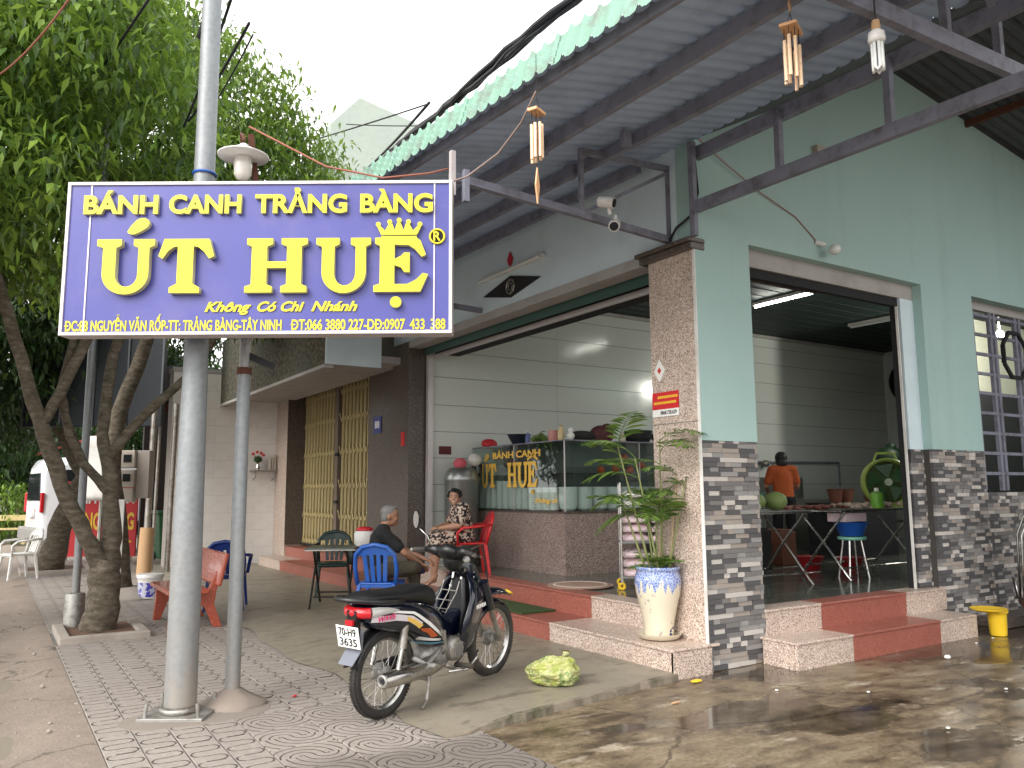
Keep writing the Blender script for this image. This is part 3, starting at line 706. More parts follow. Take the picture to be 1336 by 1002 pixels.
L_T = [(.10, 1), (.92, 1), (1.02, .68), (.93, .63), (.83, .76), (.72, .85), (.64, .86), (.64, .17), (.77, .10), (.77, 0), (.22, 0), (.22, .10), (.35, .17), (.35, .86), (.28, .85), (.18, .78), (.08, .63), (0, .68)]
L_H = [(.02, 1), (.44, 1), (.44, .89), (.35, .85), (.35, .57), (.67, .57), (.67, .85), (.58, .89), (.58, 1), (1.0, 1), (1.0, .89), (.91, .85), (.91, .15), (1.0, .11), (1.0, 0), (.58, 0), (.58, .11), (.67, .15), (.67, .45), (.35, .45), (.35, .15), (.44, .11), (.44, 0), (0, 0), (0, .11), (.10, .15), (.10, .85), (.02, .89)]
L_E = [(.02, 1), (.78, 1)] + [(.86, .94), (.96, .68), (.88, .64), (.76, .78), (.64, .86), (.38, .87), (.38, .60), (.50, .66), (.56, .72), (.66, .72), (.66, .36), (.56, .36), (.50, .45), (.38, .49), (.38, .14), (.62, .14), (.78, .22), (.90, .34), (1.0, .32), (.86, 0), (0, 0), (0, .11), (.11, .15), (.11, .85), (.02, .89)]
L_ACC = [(.0, .18), (.08, .06), (.30, .02)] + [(.55, .16), (.92, .45), (1.0, .68), (.95, .88), (.78, 1.0), (.55, .98), (.38, .85), (.15, .52)]
# ------------------------------------------------------------------ big shop sign
SG0 = Vector((.314, 5.97, 2.475)); SG1 = Vector((2.48, 4.58, 2.475)); SW = (SG1 - SG0).length; SH = 1.045
sg = thing('shop_sign', 'large blue shop sign with raised yellow letters mounted on two steel poles', 'sign', SG0, math.atan2(SG1.y - SG0.y, SG1.x - SG0.x))
obj('sign_panel', MB().b2((.02, 0, .015), (SW - .02, .10, SH - .015)), M['sign_blue'], sg)
for a_, c_ in (((0, -.012, 0), (SW, .12, .022)), ((0, -.012, SH - .022), (SW, .12, SH)), ((0, -.0115, .022), (.022, .12, SH - .022)), ((SW - .022, -.0115, .022), (SW, .12, SH - .022))):
    obj('frame', MB().b2(a_, c_), M['sign_frame'], sg, bevel=.003)
def sx(X, Y=300): xl = 48 + (Y - 30) / 520 * -33; return (X - xl) / (1312 - xl) * SW
def sz(Y): return (550 - Y) / 513 * SH
for X in (108, 1250): obj('trim_line', MB().b2((sx(X), -.006, .022), (sx(X) + .009, .004, SH - .022)), M['sign_frame'], sg)
for wd, xa, xb in (('BÁNH', 103, 347), ('CANH', 383, 620), ('TRẢNG', 665, 967), ('BÀNG', 1010, 1248)):
    letters(sg, wd, sx(xa, 120), sz(147), .118, sx(xb, 120) - sx(xa, 120), -.002, .014, .034, M['sign_yellow'], M['letter_side'])
hb = .365
for L, xa, xb in ((L_U, 150, 335), (L_T, 352, 535), (L_H, 637, 843), (L_U, 868, 1043), (L_E, 1057, 1238)):
    wx = sx(xb) - sx(xa); poly_letter(sg, [L], sx(xa), sz(417), wx / 1.02, hb, -.004, .022, M['sign_yellow'], M['letter_side'])
poly_letter(sg, [L_ACC], sx(250, 190), sz(222), .145, .115, -.004, .018, M['sign_yellow'], M['letter_side'], 'accent_mark')
poly_letter(sg, [arc(.5, .5, .5, .5, 0, 345, 23)], sx(1111), sz(468), .074, .074, -.004, .018, M['sign_yellow'], M['letter_side'], 'dot_mark')
cr = [(.12, 0), (.86, 0), (.88, .14), (.12, .14)]
poly_letter(sg, [cr], sx(1060), sz(240), .31, .14, -.004, .014, M['sign_yellow'], M['letter_side'], 'crown')
crown = [(.12, .22), (.88, .22), (.97, .66), (.90, .70), (.80, .44), (.72, .80), (.64, .80), (.60, .46), (.53, .86), (.46, .86), (.40, .46), (.36, .80), (.28, .80), (.20, .44), (.10, .70), (.03, .66)]
crow2 = [(.19, .28), (.81, .28), (.83, .35), (.76, .50), (.70, .44), (.62, .36), (.56, .50), (.50, .62), (.44, .50), (.38, .36), (.30, .44), (.24, .50), (.17, .35)]
poly_letter(sg, [crown], sx(1060), sz(240), .31, .13, -.004, .014, M['sign_yellow'], M['letter_side'], 'crown')
for cxx, czz in ((.055, .72), (.30, .84), (.5, .92), (.70, .84), (.945, .72)): poly_letter(sg, [arc(0, 0, .016, .016, 0, 340, 16)], sx(1060) + cxx * .31, sz(240) + czz * .14, 1, 1, -.006, .014, M['sign_yellow'], M['letter_side'], 'crown_ball')
rg = MB().torus((0, -.012, 0), .048, .007, 28, 6, 'Y'); obj('ring', rg, M['sign_yellow'], sg, loc=(sx(1262), 0, sz(229)))
poly_letter(sg, [arc(0, 0, .05, .05, 0, 345, 23)], sx(1262), sz(229), 1, 1, -.001, .002, M['dark'], None, 'ring_plate')
letters(sg, 'R', sx(1262) - .024, sz(229) - .03, .06, .048, -.008, .006, .02, M['sign_yellow'], None)
for wd, xa, xb in (('Không', 497, 650), ('Có', 670, 735), ('Chi', 748, 825), ('Nhánh', 848, 1000)):
    letters(sg, wd, sx(xa, 460), sz(474), .062, sx(xb, 460) - sx(xa, 460), -.001, .004, .03, M['sign_yellow'], None, one=True, shear=.35, name='lettering')
for wd, xa, xb in (('ĐC:88 NGUYỄN VĂN RỐP-TT: TRẢNG BÀNG-TÂY NINH', 37, 750), ('ĐT:066 3880 227-DĐ:0907_433_388', 783, 1290)):
    letters(sg, wd.replace('Đ', 'D'), sx(xa, 520), sz(535), .066, sx(xb, 520) - sx(xa, 520), -.001, .0015, .022, M['sign_yellow'], None, one=True, name='lettering'); dstroke(sg, wd, sx(xa, 520), sz(535), .066, sx(xb, 520) - sx(xa, 520), -.001, M['sign_yellow'], .022)
for x in (.86, 1.20): obj('clamp', MB().b2((x, .12, .1), (x + .04, .36, .16)), M['truss'], sg)

# ------------------------------------------------------------------ poles
p = thing('sign_pole', 'thick tapered galvanised pole bolted to a base plate, holding the blue sign', 'pole', (1.15, 5.86, 0))
mb = MB(); mb.lathe([(.103, .02), (.100, .8), (.088, 1.8), (.078, 2.6), (.070, 4), (.062, 6.5), (.058, 8)], n=24); obj('pole_shaft', mb, M['galv'], p, smooth='auto')
obj('base_plate', MB().box((0, 0, .012), (.42, .36, .025), R(-32)), M['alu'], p, bevel=.004)
obj('footing', MB().lathe([(.46, -.02), (.42, .0), (.32, .006), (.001, .008)], (.10, -.04, 0), n=14, sx=1.15, sy=.72), basic('pale_mortar', (.22, .188, .16), .9, bump=.5, bs=30), p)
for a_ in (20, 110, 200, 290):
    q = Matrix.Rotation(R(-32), 3, 'Z') @ Vector((.17 * (1 if a_ in (20, 290) else -1), .14 * (1 if a_ < 150 else -1), 0)); obj('bolt', MB().tube([(q.x, q.y, .02), (q.x + random.uniform(-.01, .01), q.y, .11)], .012, 8), M['alu'], p)
obj('collar', MB().lathe([(.125, .025), (.128, .05), (.107, .07), (.104, .02)], n=20), M['steel'], p, smooth=True)
p = thing('sign_pole', 'thinner galvanised pole in a lump of mortar, right of the thick sign pole', 'pole', (1.50, 5.93, 0))
obj('pole_shaft', MB().lathe([(.052, 0), (.049, 1.5), (.046, 2.35)], n=18), M['galv'], p, smooth='auto')
mb = MB().lathe([(.24, -.02), (.21, .02), (.14, .06), (.07, .10), (.05, .115)], n=16); 
for i, v in enumerate(mb.v): mb.v[i] = (v[0] * (1 + .12 * math.sin(i * 1.7)), v[1] * (1 + .1 * math.sin(i * 2.3)), v[2] + .008 * math.sin(i * 3.1))
obj('mortar_foot', mb, basic('mortar', (.26, .215, .18), .95, bump=.5, bs=30), p, smooth=True)
obj('clamp_band', MB().lathe([(.053, 2.30), (.053, 2.35)], n=18), M['rust'], p); obj('bracket', MB().bar((.02, 0, 2.44), (.20, -.05, 2.36), .05, .05), M['black_pl'], p)
obj('pole_top', MB().tube([(0, 0, 2.35), (0, 0, 2.62)], .04, 12), M['alu'], p)
# thin pole in a sleeve beside the tree
p = thing('street_pole', 'slim grey pole in a pipe sleeve, left of the forked tree trunk', 'pole', (.86, 10.15, 0))
obj('pole_shaft', MB().tube([(0, 0, 0), (.01, 0, 3.0), (.02, 0, 6)], [.042, .04, .035], 14), M['galv'], p, smooth='auto'); obj('sleeve', MB().lathe([(.105, 0), (.10, .36), (.09, .38), (.045, .39)], n=18), M['alu'], p, smooth='auto')
# sign lamp
lp = thing('sign_lamp', 'enamel shade lamp with glass jar above the blue sign', 'lamp', (1.33, 5.50, 3.66))
obj('lamp_shade', MB().lathe([(.170, .10), (.172, .108), (.095, .145), (.040, .175), (.02, .195), (.001, .20)], n=26), M['white_pl'], lp, smooth=True, fixn=False)
obj('glass_jar', MB().lathe([(.001, -.07), (.035, -.065), (.058, -.03), (.062, .05), (.05, .11), (.045, .15)], n=18), basic('frosted_glass', (.75, .72, .66), .15, trans=.35), lp, smooth=True)
obj('socket', MB().lathe([(.05, .11), (.052, .16)], n=14), M['alu'], lp)
obj('arm', MB().tube([(0, 0, .22), (.0, .02, .26), (.01, .12, .32), (.10, .35, .05)], .012, 8), M['rust'], lp); obj('bracket', MB().bar((.06, .06, .30), (.14, .1, -.2), .035), M['rust'], lp)
# ------------------------------------------------------------------ roof
def rz_(x): return 4.45 + .2 * (x - 4.95)
def ex(y): return 2.45 + (5.9 - y) * .105
rf = thing('canopy_roof', 'corrugated canopy roof with mint tiled eave edge on grey steel trusses', 'roof', (FX, FY, 4.45))
def rp(name, mb, mat, **k): return obj(name, mb, mat, rf, world=True, **k)
PITCH = .12
def rib(y): return .016 * math.cos(2 * math.pi * y / PITCH) ** 3 + .006 * math.cos(4 * math.pi * y / PITCH)
y0 = .8
for k in range(11):
    ya = y0 + k * .96; P = []
    for i in range(9):
        t = i / 8; row = []
        for j in range(69):
            y = ya - .03 + j * .015; x = ex(y) + .02 + (5.0 - ex(y) - .02) * t; row.append((x, y, rz_(x) + .03 + rib(y) + (.0015 if k % 2 else 0)))
        P.append(row)
    rp('roof_sheet', MB().grid(P), M['roof_under'], fixn=False, smooth=True)
    # steep tiled eave band
    P = []; 
    for i in range(5):
        for s_ in (0, 1):
            row = []
            for j in range(66):
                y = ya + j * .015; e = ex(y); row.append((e + .016 * i - (.010 if s_ == 0 else 0), y, rz_(e) - .01 + i * .052 + (.010 if s_ else .0) + 1.25 * rib(y)))
            P.append(row)
    if k < 11: rp('eave_tiles', MB().grid(P), M['roof_top'], fixn=False)
    P = []
    for i, xx in enumerate((5.0, 6.5, 8.05)):
        P.append([(xx, ya + j * .03, 4.50 + (xx - 5.0) * .52 + rib(ya + j * .03)) for j in range(34)])
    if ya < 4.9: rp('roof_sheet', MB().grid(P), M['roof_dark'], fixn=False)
    P = []
    for i, xx in enumerate((8.05, 12, 17)):
        P.append([(xx, ya + j * .03, 6.09 - (xx - 8.05) * .135 + 1.6 * rib(ya + j * .03)) for j in range(34)])
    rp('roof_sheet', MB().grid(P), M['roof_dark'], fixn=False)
rp('eave_board', MB().bar((ex(11) + .10, 11.3, rz_(ex(11)) + .02), (ex(.8) + .10, .8, rz_(ex(.8)) + .02), .03, .09), M['truss'])
def purl(xa, ya, xb, yb, w_=.05, h=.10, dz=0): rp('purlin', MB().bar((xa, ya, rz_(xa) - h / 2 + dz), (xb, yb, rz_(xb) - h / 2 + dz), w_, h), M['truss'])
purl(3.30, 11.2, 3.53, .8); purl(3.88, 11.2, 4.37, .8); purl(4.52, 11.2, 4.80, 5.3)
for x_, h in ((5.03, .11),): rp('girder_top_chord', MB().bar((x_ - .03, 11.2, 4.40), (x_, .8, 4.345), .06, h), M['truss'])
rp('girder_bottom_chord', MB().bar((4.95, 4.775, 3.86), (4.95, .8, 3.80), .055, .10), M['truss'])
for y in (3.88, 2.965, 2.0, 1.0): rp('girder_post', MB().bar((4.955, y, 3.87), (4.965, y, 4.36), .05, .05), M['truss'])
rp('corner_post', MB().b2((4.90, 4.735, 3.60), (4.945, 4.79, 4.44)), M['truss'])
rp('rafter', MB().bar((2.9, 2.3, 3.925), (7.2, 2.3, 4.14), .05, .10), M['truss']); rp('rafter', MB().bar((4.97, 2.28, 4.42), (8.0, 2.28, 5.98), .05, .09), M['truss'])
for x_ in (4.47, 5.07, 6.2): rp('strut', MB().bar((x_, 2.3, 4.0), (x_, 2.3, rz_(x_) - .02 if x_ < 5 else 4.40 + (x_ - 5) * .5), .045, .045), M['truss'])
for y in (1.0,): rp('rafter', MB().bar((4.97, y, 4.40), (8.0, y, 5.98), .05, .09), M['truss'])
for x_ in (6.2, 7.4): rp('purlin', MB().bar((x_, 4.8, 4.42 + (x_ - 5) * .52), (x_, .8, 4.42 + (x_ - 5) * .52), .05, .08), M['truss'])
for x_ in (9.6, 11.2, 12.8): rp('purlin', MB().bar((x_, 4.8, 6.0 - (x_ - 8.05) * .135), (x_, .8, 6.0 - (x_ - 8.05) * .135), .05, .08), M['rust'])
# corner outrigger
rp('outrigger', MB().bar((5.0, 5.10, 3.655), (2.60, 4.83, 3.66), .05, .06), M['truss']); rp('outrigger', MB().bar((3.88, 4.98, 4.20), (5.0, 5.10, 4.325), .045, .045), M['truss'])
rp('outrigger', MB().bar((3.90, 4.98, 3.68), (5.0, 5.10, 4.31), .03, .03), M['truss']); rp('outrigger', MB().bar((3.88, 4.98, 3.66), (3.88, 4.98, 4.22), .035, .035), M['truss']); rp('outrigger', MB().bar((4.97, 5.10, 3.66), (4.97, 5.10, 4.33), .045, .045), M['truss'])
rp('eave_post', MB().bar((2.56, 4.73, 3.48), (2.56, 4.73, 3.80), .035, .035), M['sign_frame']); rp('eave_post', MB().bar((2.66, 4.72, 3.45), (2.66, 4.72, 3.68), .04, .04), M['truss'])
rp('outrigger', MB().bar((5.0, 8.4, 3.655), (2.3, 8.1, 3.66), .05, .06), M['truss'])
for (px_, py_) in ((3.42, 4.85), (4.05, 4.6), (4.1, 5.4)): rp('cleat', MB().b2((px_ - .05, py_ - .02, rz_(px_) - .13), (px_ + .03, py_ + .03, rz_(px_) - .01)), M['truss'])
# unseen dark wall added to enclose the yard and keep its right side dim
tag(obj('added_yard_wall', MB().b2((17, -8, 0), (17.2, 4.7, 5.6)), basic('added_wall_dark', (.10, .095, .085), .9, bump=.4)), 'unseen dark wall added to dim the yard at the far right', 'wall')
# ------------------------------------------------------------------ gate bay left of the restaurant
gb = thing('gate_house', 'neighbouring shopfront bay with cream folding gate and stained concrete canopy', 'building', (FX, 13.5, 0))
def gp(name, mb, mat, **k): return obj(name, mb, mat, gb, world=True, **k)
gp('jamb', MB().b2((4.95, 16.05, .2), (5.6, 16.79, 3.42)), M['granite']); gp('jamb_side', MB().b2((4.953, 16.03, .43), (5.32, 16.049, 3.42)), M['granite_dark'])
gp('lintel', MB().b2((5.02, 12.16, 3.42), (5.45, 16.79, 4.4)), M['granite_dark'])
gp('upper_wall', MB().b2((5.10, 10.99, 3.51), (5.4, 12.15, 4.5)), M['granite_dark'])
gp('threshold', MB().b2((4.98, 12.16, .2), (5.30, 16.02, .40)), M['granite_red']); gp('sill', MB().b2((4.96, 10.99, .2), (5.05, 12.16, .40)), M['granite_red'])
gp('room_shade_sheet', MB().b2((5.55, 12.0, 0), (5.6, 16.5, 4.0)), M['dark'])  # near-black sheet standing for the shade of the room behind the gate
n = 46
for k in range(n):
    y = 12.2 + k * 3.8 / (n - 1)
    if abs(y - 14.15) < .10: continue
    gp('gate_bar', MB().b2((5.30 + .012 * (k % 2), y - .011, .43), (5.325 + .012 * (k % 2), y + .011, 3.41)), M['gate'])
for z in (.55, 1.05, 1.6, 2.2, 2.8, 3.3):
    lz = MB()
    for k in range(0, 45):
        y = 12.2 + k * 3.8 / 45; s_ = 1 if k % 2 else -1; lz.bar((5.292, y, z - .08 * s_), (5.292, y + .085, z + .08 * s_), .006, .018)
    gp('gate_lattice', lz, M['gate'])
gp('gate_post', MB().b2((5.27, 14.07, .43), (5.34, 14.23, 3.41)), M['gatebar']); gp('gate_post', MB().b2((5.27, 12.16, .43), (5.33, 12.20, 3.41)), M['gatebar'])
for z in (1.25, 2.1): gp('gate_lock', MB().b2((5.235, 14.0, z), (5.27, 14.14, z + .05)), M['dark'])
gp('gate_rail', MB().b2((5.26, 12.2, .43), (5.36, 16.02, .46)), M['dark'])
gp('canopy_face', MB().b2((3.80, 10.72, 3.22), (3.90, 16.78, 4.5)), M['stucco']); gp('canopy_end', MB().b2((3.802, 10.66, 3.215), (4.62, 10.719, 4.5)), M['teal_light'])
gp('canopy_slab', MB().b2((3.905, 10.72, 3.30), (5.09, 16.78, 3.40)), M['soffit']); gp('canopy_lip', MB().b2((3.79, 10.73, 3.17), (3.93, 16.78, 3.219)), M['soffit'])
# number plate and sticker
def plate(name, lab, cat, x, ya, yb, z0_, z1_, mat, lines=(), tcol=None, rz=-math.pi / 2):
    t = thing(name, lab, cat, (x, (ya + yb) / 2, z0_), rz); W_ = abs(yb - ya); obj('plate', MB().b2((-W_ / 2, -.004, 0), (W_ / 2, .004, z1_ - z0_)), mat, t)
    for s, xx, zz, cap, ww, m_ in lines: letters(t, s, xx, zz, cap, ww, -.0045, .0008, .02, m_, None, one=True, name='lettering')
    return t
plate('house_number', 'small dark blue house number plate on the dark granite left of the open shop', 'plate', 5.05, 11.62, 11.92, 2.36, 2.62, basic('plate_blue', (.03, .05, .22), .4), [('88', -.09, .08, .11, .18, M['white'])])
plate('notice', 'tiny red sticker on the dark granite pillar by the gate', 'sticker', 4.945, 10.55, 10.66, 2.10, 2.30, M['redsign'], [])
plate('notice_board', 'red and white printed notice on the pink granite corner pillar', 'notice', 4.944, 5.04, 5.365, 2.155, 2.305, M['redsign'], [])
for za, xa_, xb_ in ((.095, -.09, .14), (.045, -.14, .14)):
    rn_ = random.Random(int(za * 1000)); x = xa_
    while x < xb_: w_ = rn_.uniform(.008, .022); obj('print_mark', MB().b2((x, -.0055, za), (x + w_, -.0045, za + .022)), M['yellow'], bpy.data.objects['notice_board']); x += w_ + .005
plate('notice_board', 'white strip of a notice with black phone number under the red print on the pillar', 'notice', 4.944, 5.04, 5.365, 2.09, 2.154, M['white'], [('0868.728.629', -.06, .018, .03, .20, M['dark'])])
dm = thing('warning_sticker', 'white diamond sticker with red mark on the pink granite corner pillar', 'sticker', (4.945, 5.265, 2.50), -math.pi / 2)
obj('sticker', MB().prism([(-.07, 0), (0, -.10), (.07, 0), (0, .10)], -.003, .003), M['white'], dm); obj('mark', MB().prism([(-.025, 0), (0, -.03), (.025, 0), (0, .03)], -.005, -.0032), M['redsign'], dm)
# white tiled side wall
ww = thing('tiled_wall', 'white tiled side wall standing left of the cream folding gate', 'wall', (2.9, 16.8, 0))
obj('wall_core', MB().b2((2.90, 16.815, 0), (4.97, 17.2, 3.90)), basic('tile_grout', (.38, .34, .31), .9), ww, world=True)
nz_ = 11; z = .02
tm = MB().b2((0, 0, 0), (.412, .018, .343)).mesh('wall_tile'); tm.materials.append(M['white_tile'])
for r in range(nz_):
    for k in range(5):
        o = bpy.data.objects.new('wall_tile', tm); COL.objects.link(o); o.parent = ww; o.matrix_parent_inverse = WM(ww).inverted(); o.location = (2.902 + k * .4135, 16.80, .02 + r * .346)
obj('wall_top', MB().b2((2.88, 16.80, 3.84), (4.97, 17.25, 3.92)), M['soffit'], ww, world=True)
sh = thing('altar_shelf', 'small steel wall shelf on the white tiled wall', 'shelf', (4.70, 16.79, 1.88))
obj('shelf_board', MB().b2((-.28, -.22, 0), (.25, 0, .02)), M['steel'], sh)
for x in (-.2, .18): obj('bracket', MB().tube([(x, -.2, 0), (x, -.2, -.12), (x, 0, -.18)], .01, 6), M['steel'], sh)
vz = thing('flower_vase', 'silver vase with red flowers on the wall shelf', 'vase', (4.56, 16.68, 1.90)); obj('vase', MB().lathe([(.03, 0), (.05, .06), (.025, .12), (.035, .15)], n=10), M['chrome'], vz)
obj('stems', MB().tube([(0, 0, .1), (.02, 0, .3)], .008, 5).tube([(0, 0, .1), (-.07, 0, .3)], .008, 5).ell((0, 0, .22), (.09, .05, .07), 8, 5), M['leaf_dark'], vz)
for x, z in ((-.10, .33), (-.02, .37), (.06, .35), (.11, .31)): obj('flower', MB().ell((x, 0, z), (.035, .03, .03), 7, 5), M['rednylon'], vz)
ob = MB()
for k in range(3): ob.box((.0 + k * .05, 0, .12 + .02 * k), (.03, .08, .24 + .04 * k))
tag(obj('incense_box', ob, M['beige'], loc=(4.80, 16.68, 1.90)), 'upright cream packets beside the vase on the wall shelf', 'packets')
# ------------------------------------------------------------------ hanging things under the roof
def chime(loc, label, L0, n, rad, striker, hang):
    t = thing('wind_chime', label, 'wind chime', loc, R(25), 'wind chimes hanging from the roof')
    obj('top_board', MB().box((0, 0, 0), (rad * 2.2, rad * 1.3, .018)), M['wood'], t, bevel=.003)
    obj('cords', MB().tube([(-rad, 0, .01), (0, 0, hang)], .002, 4).tube([(rad, 0, .01), (0, 0, hang)], .002, 4).tube([(0, 0, hang), (0, 0, hang + .25)], .002, 4).tube([(0, 0, 0), (0, 0, striker - .02)], .0018, 4), M['wire'], t)
    for k in range(n):
        a = 2 * math.pi * k / n; x = rad * .85 * math.cos(a); y = rad * .55 * math.sin(a); dz = random.uniform(-.03, .02)
        q = obj('chime_tube', MB().tube([(x, y, -.07 + dz), (x, y, -.07 - L0 + dz)], .009, 8), M['copper'], t, smooth='auto'); obj('string', MB().tube([(x, y, 0), (x, y, -.07 + dz)], .0018, 4), M['wire'], q)
    if striker < -.3: obj('wind_catcher', MB().prism([(-.02, 0), (0, -.10), (.02, 0), (0, .10)], -.004, .004, M=Matrix.Translation((0, 0, striker - .1))), M['wood'], t)
    return t
chime((2.33, 3.365, 3.46), 'copper tube wind chime with long wooden catcher hanging below the mint eave', .19, 7, .045, -.26 if 0 else -.31, .08)
c2 = chime((3.352, 2.509, 3.82), 'bamboo wind chime with diamond top hanging below the roof sheets', .22, 8, .068, -.2, .09)
obj('top_diamond', MB().prism([(-.025, .14), (0, .10), (.025, .14), (0, .19)], -.004, .004), M['wood'], c2)
cf = thing('hanging_lamp', 'unlit spiral energy saving lamp hanging under the dark roof truss', 'lamp', (3.56, 2.17, 3.66))
obj('socket', MB().lathe([(.018, .10), (.022, .06), (.018, .05), (.025, .04)], n=12), M['card'], cf); obj('ballast', MB().lathe([(.02, .05), (.038, .035), (.042, 0), (.036, -.02)], n=16), M['white_pl'], cf, smooth=True)
for k in range(4):
    a = k * math.pi / 2; x = .024 * math.cos(a); y = .024 * math.sin(a); x2 = .024 * math.cos(a + .9); y2 = .024 * math.sin(a + .9)
    obj('lamp_tube', MB().tube([(x, y, -.02), (x, y, -.15), ((x + x2) / 2, (y + y2) / 2, -.165), (x2, y2, -.15), (x2, y2, -.02)], .0085, 8), M['bowl'], cf, smooth=True)
obj('cord', MB().tube([(0, 0, .1), (0, 0, .28)], .004, 5), M['wire'], cf)
bl = thing('bulb_lamp', 'unlit round bulb with trailing cord on the mint wall above the kitchen door', 'lamp', (6.71, 4.70, 3.75))
obj('bulb', MB().ell((.02, -.02, 0), (.06, .06, .055)), M['bowl'], bl, smooth=True); obj('socket', MB().tube([(-.03, .04, .05), (-.11, .1, .08)], .022, 10), M['white_pl'], bl)
obj('cord', MB().tube([(-.1, .09, .09), (-.4, .09, .28), (-.9, .08, .42), (-1.4, .06, .60), (-1.74, .05, .75)], .005, 5), M['redwire'], bl)
for (loc, aim, lab) in (((4.06, 4.86, 3.76), (.5, -.8, -.25), 'white dome security camera on top of the outrigger bar'), ((4.12, 4.86, 3.58), (-.6, -.6, -.45), 'white bullet security camera hanging under the outrigger bar')):
    t = thing('security_camera', lab, 'camera', loc, 0, 'security cameras at the corner'); q = Vector(aim).normalized(); 
    obj('camera_body', MB().tube([-q * .08, q * .02, q * .05], [.045, .048, .046], 14), M['white_pl'], t, smooth='auto'); obj('lens', MB().tube([q * .05, q * .056], .036, 14), M['dark'], t)
    obj('mount', MB().tube([(0, 0, 0), (.03, .02, .09 if loc[2] < 3.7 else -.09)], .016, 8), M['white_pl'], t)
obj_ = MB().b2((6.64, 4.74, 4.70), (6.77, 4.80, 4.82)); tag(obj('junction_box', obj_, M['beige']), 'small square beige box high on the mint gable wall', 'box')
tag(obj('wall_cable', MB().tube([(4.97, 4.775, 4.3), (4.99, 4.77, 4.0), (4.93, 4.78, 3.8), (4.90, 4.95, 3.72), (4.93, 5.10, 3.62)], .012, 6), M['wire']), 'black cable drooping from truss corner to granite pillar cap', 'cable')
# ------------------------------------------------------------------ trees
def leaves_mesh(name, centers, per, spread, size, mat, droop=.7, seed=1):
    """many small two-triangle leaves in tufts"""
    rn = np.random.default_rng(seed); n = len(centers) * per
    c = np.repeat(np.asarray(centers, float), per, 0) + rn.normal(0, 1, (n, 3)) * np.array(spread)
    L = rn.uniform(.75, 1.3, n) * size; W = L * rn.uniform(.30, .42, n)
    az = rn.uniform(0, 2 * np.pi, n); el = rn.normal(-droop, .45, n)
    d_ = np.stack([np.cos(az) * np.cos(el), np.sin(az) * np.cos(el), np.sin(el)], 1)
    side = np.cross(d_, np.array([0, 0, 1.0])); side /= np.linalg.norm(side, axis=1)[:, None] + 1e-9
    tw = rn.normal(0, .5, n)[:, None]; up = np.cross(side, d_); side = side * np.cos(tw) + up * np.sin(tw); up = np.cross(side, d_)
    a = c; m1 = c + d_ * (L * .45)[:, None]; t_ = c + d_ * L[:, None] - up * 0 + np.array([0, 0, -1]) * (L * .18)[:, None]
    l_ = m1 + side * (W / 2)[:, None] + up * (W * .18)[:, None]; r_ = m1 - side * (W / 2)[:, None] + up * (W * .18)[:, None]
    V = np.stack([a, l_, t_, r_, m1], 1).reshape(-1, 3).astype(np.float32)
    F = (np.arange(n)[:, None, None] * 5 + np.array([[0, 4, 1], [4, 2, 1], [0, 3, 4], [3, 2, 4]])[None]).reshape(-1)
    me = bpy.data.meshes.new(name); me.vertices.add(n * 5); me.vertices.foreach_set('co', V.ravel()); me.loops.add(len(F)); me.loops.foreach_set('vertex_index', F.astype(np.int32))
    me.polygons.add(n * 4); me.polygons.foreach_set('loop_start', np.arange(n * 4, dtype=np.int32) * 3); me.polygons.foreach_set('loop_total', np.full(n * 4, 3, np.int32)); me.update(calc_edges=True); me.validate()
    me.materials.append(mat); return me
def crown_centers(blobs, dens, seed):
    rn = np.random.default_rng(seed); out = []
    for (x, y, z, rx, ry, rz2) in blobs:
        n = int(dens * (rx * ry + ry * rz2 + rx * rz2))
        for _ in range(n):
            v = rn.normal(0, 1, 3); v /= np.linalg.norm(v); r = rn.uniform(.62, 1.0) ** .5
            if rn.uniform() < .12: r *= 1.08
            p = np.array([x, y, z]) + v * r * np.array([rx, ry, rz2]); p += rn.normal(0, .05, 3)
            out.append(p)
    return np.array(out)
def make_tree(label, base, trunk, blobs, dens, per, size, mat, seed, group='street trees along the pavement', spread=(.16, .16, .11)):
    t = thing('street_tree', label, 'tree', base, 0, group)
    for k, (pts, rr) in enumerate(trunk):
        mb = MB(); P = [Vector(p) for p in pts]
        # refine with wobble
        Q = []; RR = []
        for i in range(len(P) - 1):
            for s_ in range(4):
                f = s_ / 4; Q.append(P[i].lerp(P[i + 1], f) + (Vector((random.uniform(-1, 1), random.uniform(-1, 1), 0)) * rr[i] * .16 if (i or s_) else Vector())); RR.append((rr[i] * (1 - f) + rr[i + 1] * f) * random.uniform(.93, 1.08))
        Q.append(P[-1]); RR.append(rr[-1]); mb.tube(Q, RR, 12); obj('trunk' if k == 0 else 'limb', mb, M['bark'], t, world=True, smooth=True)
    me = leaves_mesh('crown', crown_centers(blobs, dens, seed), per, spread, size, mat, seed=seed)
    o = obj('crown', me, [], t, world=True, kind='stuff')
    return t
bx_, by_ = 1.06, 9.72
